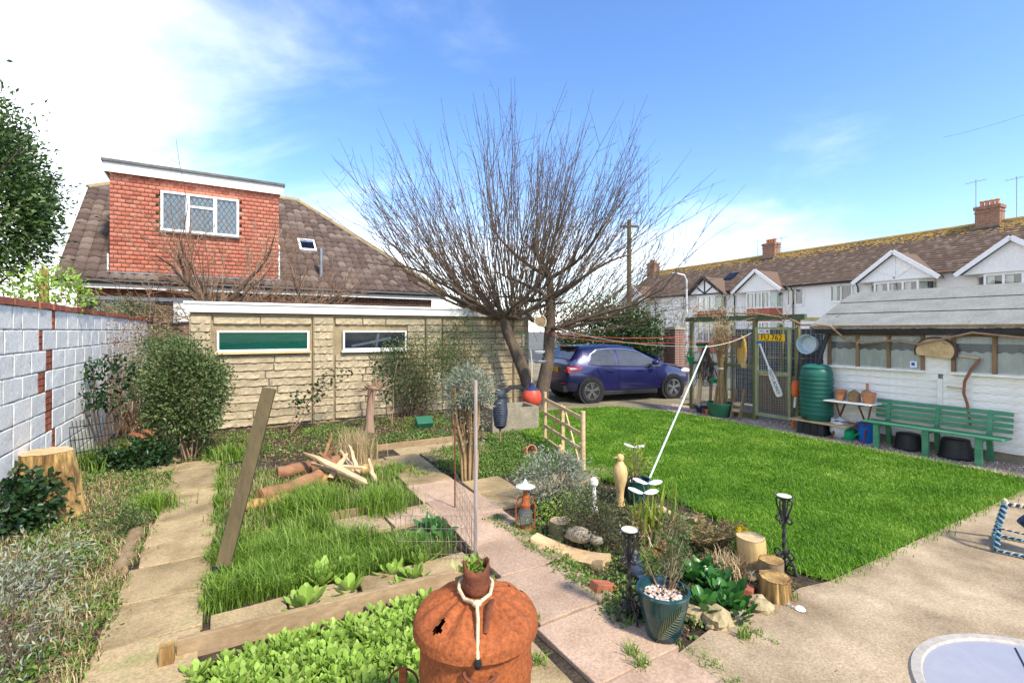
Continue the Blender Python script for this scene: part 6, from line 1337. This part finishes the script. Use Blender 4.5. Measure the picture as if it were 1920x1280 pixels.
MB().lathe([(0,.93),(.046,.93)], 20, cap=False).build('soil_fill', K['soil'], ld_)
MB().tube([(.055,-.065,.872),(.062,-.09,.90),(.058,-.13,.895),(.05,-.165,.865),(.045,-.185,.842)], .012, 6, squash=.4).build('strap_handle', K['rustdark'], ld_, smooth=True)
rp_ = thing('rope', 'knotted cream rope looped round the bin chimney', 'rope', (-.134,1.80,0)); loop = [(.062*math.cos(a), .062*math.sin(a), .90+.015*math.sin(a)) for a in np.linspace(R(-60), R(245), 22)]
MB().tube([(.010,-.105,.898)]+loop[::-1][0:0]+[(-.035,-.075,.895)]+[(-.062,-.02,.905)]+[(.062*math.cos(a), .062*math.sin(a), .912) for a in np.linspace(R(190), R(-10), 14)]+[(.055,-.05,.90),(.02,-.10,.897)], .0065, 7).build('loop', K['rope'], rp_, smooth=True)
MB().blob((.012,-.108,.898), (.017,.013,.013), amp=.2).build('knot', K['rope'], rp_, smooth='all'); MB().tube([(.012,-.112,.895),(.018,-.15,.868),(.020,-.19,.838),(.022,-.222,.80),(.024,-.238,.775)], .0062, 7).build('tail', K['rope'], rp_, smooth=True); MB().lathe([(.010,-.012),(.013,.0),(.010,.014)], 10, (.024,-.238,.775)).build('whipping', K['ink'], rp_)
hn = MB(); hn.tube([(.055*math.cos(a)+.03,-.215+.0*math.sin(a)-.018*abs(math.sin(a)),.735-.028*math.sin(a)) for a in np.linspace(0,math.pi,12)], .007, 6); hn.build('side_handle', K['rustdark'], bin_, smooth=True)
leaves('chimney_weed', RNG.normal(0,.022,(46,3))*[1,1,.3]+[-.015,.03,.955], RNG.normal(0,1,(46,3))*[1,1,.4]+[0,0,.9], .045, .02, K['lettuce'], None, loc=(-.134,1.80,0)); tag(bpy.data.objects['chimney_weed'], 'tuft of green weed growing out of the bin chimney', 'weed')
rl_ = thing('rusty_hurricane_lamp', 'rusty hurricane lamp top poking from the salad plants', 'lamp', g(745,1300,0)); rl_.location = (-.46,2.05,0)
MB().lathe([(.05,.0),(.055,.02),(.045,.1),(.03,.12),(.035,.25),(.02,.27)], 16).build('tank', K['rustdark'], rl_, smooth=True); MB().tube([(.062*math.cos(a),0,.36+.062*math.sin(a)) for a in np.linspace(-.9,4.05,18)], .005, 6).build('handle', K['rustdark'], rl_, smooth=True); MB().box((0,-.01,.40), (.03,.02,.06)).build('tag', K['rust'], rl_); MB().tube([(0,0,.25),(0,0,.42)], .008, 6).build('stem', K['steel'], rl_)

# ================================================================== rockery island
for k, (px, py, r, m_) in enumerate(((1303,1160,.065,'flint'),(1343,1172,.085,'flint'),(1422,1146,.075,'flint'),(1385,1160,.05,'greystone'),(1478,1140,.03,'greystone'),(1245,1070,.05,'greystone'),(1410,1085,.05,'flint'),(1360,1128,.05,'flint'))):
    o = MB().blob((0,0,r*.5), (r*1.25,r,r*.75), 14, 9, .45, 2.2, k+3).build('rock', K[m_], None, smooth=False, loc=g(px,py,.02), rz=k*1.3); tag(o, ('yellowish flint beside the glazed fern pot','broad pale flint under the arum leaves','mottled flint beside the half log','small grey stone between the flints','tiny grey stone by the patio edge','white-grey stone behind the iron stand','flint tucked under the dry straw clump','half-buried flint under the arum leaves')[k], 'rock')
for k, (px, py, rz_, ti) in enumerate(((1130,1112,.5,.3),(1400,1120,1.0,.2),(1250,1035,.2,.5),(1225,1050,.9,.6))): tag(MB().box((0,0,.045), (.17,.09,.065), rot=Matrix.Rotation(ti,3,'Y')).build('loose_brick', K['brick'], None, loc=g(px,py,.01), rz=rz_, bev=.006), ('broken brick at the edge of the pink slab path','broken brick beside the arum leaves','tilted brick behind the iron stand','brick half hidden behind the grey dove')[k], 'brick')
shl = MB().lathe([(0,.018),(.02,.014),(.034,.0),(.02,-.002)], 14, cap=False).build('shell', K['white'], None, smooth=True, loc=g(1500,1141,.045)); tag(shl, 'white shell lying on the patio edge', 'shell')
log('cut_log', 'pale freshly cut upright log beside the daffodils', g(1413,1068), .105, .25, 'endgrain', 'statue', (-.05,.06), .12, 'log'); log('half_log', 'rough brown split log at the patio corner', g(1455,1128), .10, .17, 'rotwood', 'rotwood', (-.02,.02), .2, 'log', .1, .15); log('cut_log', 'short flat log behind the split log', g(1447,1098), .085, .19, 'rotwood', 'wood_old', (0,0), .15, 'log'); log('cut_log', 'greenish upright log behind the carved driftwood', g(1050,1008), .10, .15, 'endgrain', 'greenpost', (.05,.05), .08, 'log')
def driftwood(label, p0, p1, w, h, name='driftwood'):
    o = thing(name, label, 'driftwood', p0); q = Vector(p1)-Vector(p0); L = q.length; d, s, u = frame(q); n = 16; m = 10; vs = []
    for i in range(n):
        t = i/(n-1); ww = w*(.75+.35*math.sin(t*3.1))*(1+.1*noise.noise(Vector((t*5,0,1)))); hh = h*(.8+.35*abs(t-.5))
        for k in range(m):
            a = 2*math.pi*k/m; c, e = math.cos(a), math.sin(a); y = math.copysign(abs(c)**.6, c)*ww/2; z = math.copysign(abs(e)**.6, e)*hh/2-(.035*(1-(2*t-1)**2) if e > .1 else 0); j = .012*noise.noise(Vector((t*7, k*1.3, 2)))
            vs.append(d*L*(t+(.02*noise.noise(Vector((k, t, 0))) if i in (0, n-1) else 0))+s*(y+j)+u*(z+j+hh/2))
    mb = MB(); mb.add(vs, [(i*m+k, i*m+(k+1)%m, (i+1)*m+(k+1)%m, (i+1)*m+k) for i in range(n-1) for k in range(m)]+[tuple(range(m)), tuple((n-1)*m+k for k in range(m))]); mb.build('driftwood', K['palewood'], o, smooth=True)
driftwood('pale hollowed driftwood log carrying the sleeping stone animal', g(1003,1026,.0), g(1138,1068,.0), .20, .12); driftwood('curved pale driftwood branch at the lawn edge', g(1238,962,.0), g(1305,985,.0), .09, .09)
an = thing('stone_animal', 'curled grey stone animal ornament lying on the driftwood', 'ornament', at(1095,1036,4.02)); an.location.z = .10; an.rotation_euler.z = R(-22); b_ = MB(); b_.blob((-.04,0,.055), (.115,.065,.068), 18, 12, .08, 2, 1); b_.blob((.105,-.01,.035), (.062,.045,.038), 14, 9, .08, 2, 2); b_.blob((-.13,.0,.025), (.04,.02,.02), 10, 7, 0); b_.build('body', K['greystone'], an, smooth='all')
for sy in (-1,1): MB().blob((.085,sy*.035,.07), (.018,.012,.022), 8, 6, 0).build('ear', K['greystone'], an, smooth='all')
def iron_stand(label, loc):
    o = thing('candle_stand', label, 'candle stand', loc, RNG.uniform(0,1), group='wrought iron candle stands'); H = .60
    tw = [(.004*math.cos(z*90),.004*math.sin(z*90),z) for z in np.linspace(.16,.42,60)]
    MB().tube([(0,0,.02),(0,0,.16)], .014, 8).build('stem', K['iron'], o); MB().tube(tw, .013, 6).build('twisted_stem', K['iron'], o, smooth=True); MB().tube([(0,0,.42),(0,0,H-.01)], .014, 8).build('stem', K['iron'], o)
    def scroll(cx, cz, r, a0, a1, flip, ang, m_): 
        pts = []
        for t in np.linspace(0,1,20): a = a0+(a1-a0)*t; rr = r*(1-.55*t); x = cx+rr*math.cos(a)*flip; pts.append((x*math.cos(ang), x*math.sin(ang), cz+rr*math.sin(a)))
        m_.tube(pts, .0065, 6)
    for k in range(4):
        ang = k*math.pi/2; m_ = MB(); m_.tube([(x*math.cos(ang), x*math.sin(ang), z) for x, z in ((.012,.15),(.04,.14),(.075,.10),(.085,.055),(.10,.012),(.12,.008))], .008, 6); scroll(.055,.055,.045,R(60),R(430),1,ang,m_); scroll(.045,.165,.032,R(-90),R(270),1,ang,m_); m_.build('foot', K['iron'], o, smooth=True)
        m_ = MB(); m_.tube([(x*math.cos(ang), x*math.sin(ang), z) for x, z in ((.014,.41),(.03,.46),(.055,.53),(.062,.565),(.05,.585),(.035,.575))], .0065, 6); scroll(.042,.425,.032,R(90),R(450),1,ang,m_); m_.build('scroll', K['iron'], o, smooth=True)
    MB().lathe([(.0,H-.02),(.05,H-.012),(.062,H),(.058,H+.002),(0,H-.004)], 24).build('cup', K['iron'], o, smooth=True); MB().lathe([(.052,H-.002),(.05,H+.006),(0,H+.007)], 24).build('candle_plate', mat('pale_plate', (.60,.58,.46), (.48,.47,.36), scale=14, rough=.6, bump=.1), o, smooth=True)
iron_stand('black wrought iron candle stand beside the glazed fern pot', g(1180,1172)); iron_stand('black wrought iron candle stand at the lawn corner behind the split log', g(1470,1078))
fpz = thing('glazed_pot', 'dark green glazed pot with moulded fern frond by the patio', 'pot', g(1243,1196,.02)); MB().lathe([(.085,0),(.092,.01),(.118,.12),(.142,.22),(.152,.275),(.158,.29),(.154,.30),(.140,.30),(.134,.27),(.12,.255),(0,.25)], 40).build('pot', K['glaze'], fpz, smooth=True)
fm = MB()
def on_pot(a, z, off=.004): r = .092+(.152-.092)*min(1,z/.275)+off; return Vector((r*math.cos(a), r*math.sin(a), z))
cl_ = [(R(-128)+R(60)*t, .03+.19*t) for t in np.linspace(0,1,16)]; fm.tube([on_pot(a,z) for a, z in cl_], .004, 5)
for i, (a, z) in enumerate(cl_[2:]):
    l = .9*math.sin((i+2)/16*3.0)+.12
    for sg in (-1,1): fm.tube([on_pot(a,z), on_pot(a+R(6)+sg*R(9)*l, z+.02-sg*.035*l), on_pot(a+R(10)+sg*R(15)*l, z+.025-sg*.055*l,.002)], [.004,.004,.001], 5)
fm.build('fern_relief', mat('bronze_green_glaze', (.10,.11,.05), (.06,.08,.045), scale=9, rough=.25, bump=0, spec=.6), fpz, smooth=True)
gv = scatter([(.12*math.cos(a), .12*math.sin(a)) for a in np.linspace(0,6.28,14)], 260); V = (gv+np.array([[0,0,.258]]))[:, None]+oct_[None]*RNG.uniform(.006,.012,(len(gv),1,1))*1.2; b6 = np.arange(len(gv))[:, None]*6
npmesh('pebble_mulch', V.reshape(-1,3), np.concatenate([b6+np.array([f]) for f in ((0,2,4),(2,1,4),(1,3,4),(3,0,4))],0), K['pebble'], fpz, rnd=np.repeat(RNG.random(len(gv)),6))['kind'] = 'stuff'
rs_ = thing('rosemary', 'sparse rosemary sprigs growing in the glazed fern pot', 'herb', g(1243,1196)+Vector((0,0,.27))); ps = []; P = []; D = []
for k in range(13):
    S = shoot((RNG.normal(.02,.03),RNG.normal(.02,.03),-.02), (RNG.normal(.25,.5),RNG.normal(.2,.4),1), RNG.uniform(.14,.34), (0,0,0), 7, .25); ps.append((S, np.linspace(.005,.002,7)))
    for j in range(26): q, d = at_t(S, RNG.uniform(.25,1)); P.append(q); D.append(d/np.linalg.norm(d)+RNG.normal(0,.7,3))
tubes('stem', ps, K['twig_brown'], rs_, n=5); leaves('leaf', P, D, .028, .006, K['shrubleaf'], rs_)
AM = [rosette_mesh(20, .20, .075, 'arum', 'arum') for _ in range(4)]
for k, (px, py, s) in enumerate(((1325,1150,1.0),(1365,1135,1.05),(1345,1105,.95),(1300,1090,.9),(1385,1155,.8),(1320,1075,.8))):
    o = bpy.data.objects.new('arum_plant', AM[k % 4]); COL.objects.link(o); o.location = g(px,py,.03); o.scale = (s,s,s*1.15); o.rotation_euler.z = k*1.1; tag(o, 'broad glossy green arum leaves behind the flint stones', 'plant', 'arum plants in the rockery')
tuft('straw_clump', 'cut-back pale straw clump beside the pale upright log', g(1372,1075), 420, .09, .19, .007, 'straw', (.2,.9), 'plant'); tuft('iris_clump', 'yellow-green iris leaves with brown tips behind the iron stand', g(1215,1008), 60, .08, .50, .022, 'iris', (.05,.4), 'plant'); tuft('iris_clump', 'dead brown iris leaves drooping round the green ones', g(1222,1012), 130, .10, .32, .014, 'straw', (.5,1.0), 'plant')
tuft('iris_clump', 'two tall thin green iris blades beside the driftwood branch', g(1262,985), 9, .03, .52, .016, 'iris', (.05,.25), 'plant')
def fern(label, loc, n, L):
    o = thing('fern', label, 'fern', loc); P = []; D = []; ps = []
    for k in range(n):
        a = 2*math.pi*k/n+RNG.normal(0,.2); S = shoot((0,0,0), (math.cos(a)*.6,math.sin(a)*.6,1), L*RNG.uniform(.7,1.1), (math.cos(a)*.9,math.sin(a)*.9,-1.2), 9, .05); ps.append((S, np.linspace(.004,.0015,9)))
        for t in np.linspace(.15,1,17):
            q, d = at_t(S, t); d = d/np.linalg.norm(d); sd = np.cross(d,[0,0,1.]); 
            for sg in (-1,1): P.append(q); D.append(sd*sg+d*.35+RNG.normal(0,.1,3))
    tubes('stem', ps, K['twig_brown'], o, n=4); leaves('frond', P, D, RNG.uniform(.5,1.1,len(P))*.06, .014, K['fern'], o)
fern('brown and green fern at the lawn edge', g(1318,1035), 16, .36); fern('smaller bronze fern beside the taller one', g(1350,1030), 12, .30)
hb = shrub('heather', 'dark twiggy heather bush behind the stone animal', 'shrub', g(1115,1025), (.26,.22,.20), .24, 2600, .045, .007, 'heather', 'twig', 120, 70, .22, sr=.004)
shrub('rockery_plant', 'yellow-tipped low green plant under the silver artemisia', 'plant', g(1060,975), (.25,.18,.14), .14, 900, .04, .014, 'lettuce', 'twig', 18, 30, .25, sr=.004)
shrub('artemisia', 'silvery feathery artemisia bush by the hurdle gate', 'shrub', g(1035,962), (.34,.28,.27), .40, 2900, .045, .010, 'silver', 'twig', 60, 70, .2, sr=.005)
shrub('blue_sprig', 'upright blue-green sprig shrub behind the arum leaves', 'shrub', g(1265,1085), (.10,.10,.20), .38, 500, .035, .008, 'shrubleaf', 'twig', 14, 20, .25, sr=.005); shrub('rosemary', 'bushy rosemary behind the glazed fern pot', 'herb', g(1245,1115), (.16,.14,.14), .26, 900, .032, .006, 'shrubleaf', 'twig', 26, 30, .22, sr=.004)
shrub('euphorbia', 'small orange-tipped leafy plant by the grey dove', 'plant', g(1222,1095), (.07,.07,.10), .16, 160, .05, .014, 'lettuce', 'twig', 8, 10, .3, sr=.003)
for k in range(6):
    o = thing('daffodil', 'yellow daffodil beside the pale upright log', 'flower', g(1378+k*3.5,1050+RNG.normal(0,3)), 0, 'daffodils'); h = RNG.uniform(.22,.28); MB().tube([(0,0,0),(.01,0,h)], .003, 5).build('stem', K['greenpot'], o); leaves('petal', np.tile([[.01,-.005,h]],(6,1)), [[math.cos(a),-.4,math.sin(a)] for a in np.linspace(0,5.2,6)], .03, .018, K['yellow'], o); MB().lathe([(.006,0),(.010,.018),(.013,.024)], 8, (0,0,0), cap=False).build('trumpet', K['yellow'], o, loc=(.01,-.008,h)).rotation_euler = (R(80),0,0)
    blades('leaf', RNG.normal(0,.02,(7,3))*[1,1,0], RNG.uniform(.15,.24,7), .010, RNG.uniform(.1,.5,7), K['grass_long'], o)
# lantern, statue, mushroom, butterflies, dove, pots
la = thing('rusty_lantern', 'rusty storm lantern with pale verdigris top by the slab path', 'lantern', g(985,1000)); MB().lathe([(.06,0),(.068,.02),(.062,.05),(.04,.06),(.05,.075)], 20).build('base', K['rust'], la, smooth=True); MB().lathe([(.045,.075),(.068,.13),(.060,.20),(.04,.24)], 20, cap=False).build('globe', K['dirtyglass'], la, smooth=True); MB().lathe([(.045,.24),(.05,.27),(.03,.30),(.03,.34),(.018,.36),(.018,.42)], 16).build('chimney', K['rust'], la, smooth=True)
for sx in (-1,1): MB().tube([(sx*.055,0,.03),(sx*.085,0,.08),(sx*.088,0,.26),(sx*.06,0,.33),(sx*.02,0,.34)], .007, 6).build('side_tube', K['rust'], la, smooth=True)
MB().lathe([(.0,.43),(.085,.425),(.09,.432),(.03,.455),(0,.46)], 24).build('top_disc', K['paleverdi'], la, smooth=True); MB().add([], []).prism([(-.03,.455),(.03,.455),(.0,.51)], -.003, .003).build('gnomon', K['paleverdi'], la)
he = thing('heron_statue', 'carved pale wooden bird statue beside the glazed planter', 'statue', g(1163,950)); b_ = MB(); b_.lathe([(.03,0),(.05,.02),(.035,.12),(.045,.2),(.07,.29),(.078,.37),(.062,.43),(.035,.465),(.028,.485),(.038,.505),(.04,.53),(.03,.55),(0,.56)], 20); b_.build('body', K['statue'], he, smooth=True); MB().lathe([(.012,0),(0,.05)], 8, (0,0,0)).build('beak', K['statue'], he, loc=(-.035,-.01,.525)).rotation_euler = (0,R(-100),0)
cb_ = thing('carved_bird', 'small carved wooden bird on the hurdle gate', 'ornament', at(1052,846,5.6)); b_ = MB(); b_.blob((0,0,0), (.035,.045,.06), amp=.05); b_.blob((-.012,-.01,.06), (.022,.024,.024), amp=0); b_.build('body', K['statue'], cb_, smooth='all'); MB().tube([(0,0,-.05),(0,0,-cb_.location.z)], .012, 6).build('stick', K['wood_old'], cb_)
mu = thing('mushroom_finial', 'white stone finial like a closed mushroom in the rockery', 'ornament', g(1113,962)); MB().lathe([(.05,0),(.045,.04),(.03,.10),(.024,.22),(.022,.27),(.042,.29),(.048,.315),(.038,.345),(.015,.365),(0,.37)], 18).build('finial', K['oldwhite'], mu, smooth=True)
gp2 = thing('glazed_pot', 'blue-green glazed planter with yellow shrub at the lawn edge', 'pot', g(1192,944)); MB().lathe([(.10,0),(.135,.16),(.15,.25),(.156,.27),(.14,.27),(.13,.23),(0,.22)], 30).build('pot', K['glaze'], gp2, smooth=True); shrub('potted_shrub', 'yellow-green leafy shrub growing in the blue-green planter', 'shrub', g(1192,944)+Vector((0,0,.23)), (.13,.12,.17), .20, 420, .05, .012, 'iris', 'twig_brown', 22, 24, .25, sr=.004)
K['perf'] = mat('white_perforated_metal', (.78,.78,.77), (.70,.70,.69), scale=60, rough=.5, bump=.3)
def butterfly(label, px, py, Y, s):
    p = at(px,py,Y); o = thing('butterfly_stake', label, 'ornament', (p.x,p.y,0)); h = p.z; MB().tube([(0,0,0),(0,0,h)], .004, 5).build('stake', K['steel'], o)
    for sg, tz in ((-1,.35),(1,.12)):
        poly = [(0,0),(.03,.02),(.09,.045),(.15,.035),(.165,.01),(.13,-.02),(.07,-.035),(.02,-.02)]; w = MB(); n = len(poly); pts = [Vector((sg*x*s*.85, y*s*1.1, x*s*tz*.6+y*s*.25)) for x, y in poly]; w.add([p_+Vector((0,0,h)) for p_ in pts]+[p_+Vector((0,0,h+.003)) for p_ in pts], [tuple(range(n)), tuple(range(2*n-1,n-1,-1))]+[(i,(i+1)%n,n+(i+1)%n,n+i) for i in range(n)]); w.build('wing', K['perf'], o)
butterfly('white perforated metal butterfly above the potted shrub', 1190,838,5.5, .85); butterfly('white metal butterfly over the iris leaves, the upper of two', 1215,906,4.55, 1.0); butterfly('white metal butterfly over the iris leaves, the lower of two', 1207,924,4.40, 1.0)
dv_ = thing('dove_ornament', 'slate grey dove ornament behind the iron candle stand', 'ornament', g(1196,1086)); b_ = MB(); b_.blob((0,0,.075), (.055,.085,.07), 16, 10, .05); b_.blob((-.02,.05,.17), (.032,.036,.036), 12, 8, 0); b_.tube([(0,.03,.1),(-.015,.045,.16)], [.05,.03], 10); b_.tube([(0,-.06,.07),(.01,-.14,.05)], [.04,.015], 8, squash=.5); b_.build('body', K['birdgrey'], dv_, smooth='all')

# ================================================================== lobster pot and table
lpot = thing('lobster_pot', 'lobster pot frame bound with teal and white rope on the patio', 'lobster pot', g(1868,1036,.04), R(-43)); 
def ropewrap(a, b_, r, m, nm): 
    a, b_ = Vector(a), Vector(b_); d, s, u = frame(b_-a); L = (b_-a).length; n = max(8,int(L/.006)); MB().tube([a, b_], r*.75, 7).build('bar', K['navy'], lpot); MB().tube([a+d*L*i/n+(s*math.cos(i*.9)+u*math.sin(i*.9))*r*.75 for i in range(n+1)], r*.5, 5).build(nm, m, lpot, smooth=True)
W_, D_ = .52, .42
ropewrap((0,0,.02), (W_,0,.02), .014, K['bluerope'], 'rope_binding'); ropewrap((0,D_,.02), (W_,D_,.02), .014, K['bluerope'], 'rope_binding'); ropewrap((0,0,.02), (0,D_,.02), .014, K['bluerope'], 'rope_binding'); ropewrap((0,0,.02), (.02,.03,.22), .018, K['bluerope'], 'rope_binding'); ropewrap((.02,.03,.22), (.06,.12,.38), .018, K['bluerope'], 'rope_binding'); ropewrap((.06,.12,.38), (W_,.14,.40), .02, K['rope'], 'rope_binding'); ropewrap((0,D_,.02), (.06,.30,.36), .016, K['bluerope'], 'rope_binding'); ropewrap((.06,.12,.38), (.06,.30,.37), .016, K['rope'], 'rope_binding'); ropewrap((.01,.02,.20), (W_,.03,.17), .009, K['rope'], 'rope_binding')
MB().tube([(.20,.2,.30),(.34,.2,.14),(.5,.2,.08)], [.10,.08,.05], 14).build('entrance_funnel', K['navy'], lpot, smooth=True); MB().lathe([(.09,0),(.1,.05),(.09,.1)], 16, (.30,.22,.24)).build('float', K['orange'], lpot, smooth=True)
tbl = thing('patio_table', 'round patio table with frosted glass top and taupe resin rim', 'table', (1.69,1.365,0)); r_ = .44; ZT_ = .72
MB().lathe([(r_-.035,ZT_-.022),(r_,ZT_-.02),(r_+.004,ZT_-.006),(r_-.004,ZT_+.006),(r_-.03,ZT_+.006),(r_-.036,ZT_-.004)], 64, cap=False).build('rim', K['tablerim'], tbl, smooth=True); gl2 = MB().lathe([(0,ZT_-.002),(r_-.034,ZT_-.002),(r_-.034,ZT_-.008),(0,ZT_-.008)], 64, cap=False).build('glass_top', K['tableglass'], tbl)
for a, x in ((R(55),-.12),(R(-35),.16)): MB().beam((x*math.sin(a)-.36*math.cos(a), -x*math.cos(a)-.36*math.sin(a), ZT_-.0005), (x*math.sin(a)+.36*math.cos(a), -x*math.cos(a)+.36*math.sin(a), ZT_-.0005), .004, .002).build('glass_line', K['ink'], tbl)
MB().lathe([(r_-.02,ZT_-.022),(r_-.015,ZT_-.09),(r_-.03,ZT_-.09),(r_-.035,ZT_-.022)], 64, cap=False).build('woven_apron', mat('woven_apron', (.05,.045,.04), (.12,.11,.10), scale=60, rough=.7, bump=.8), tbl)
for a in (.8,2.4,3.9,5.5): MB().tube([((r_-.05)*math.cos(a),(r_-.05)*math.sin(a),ZT_-.05),((r_-.02)*math.cos(a),(r_-.02)*math.sin(a),0.04)], .018, 8).build('leg', K['tablerim'], tbl)
bpy.context.view_layer.update()
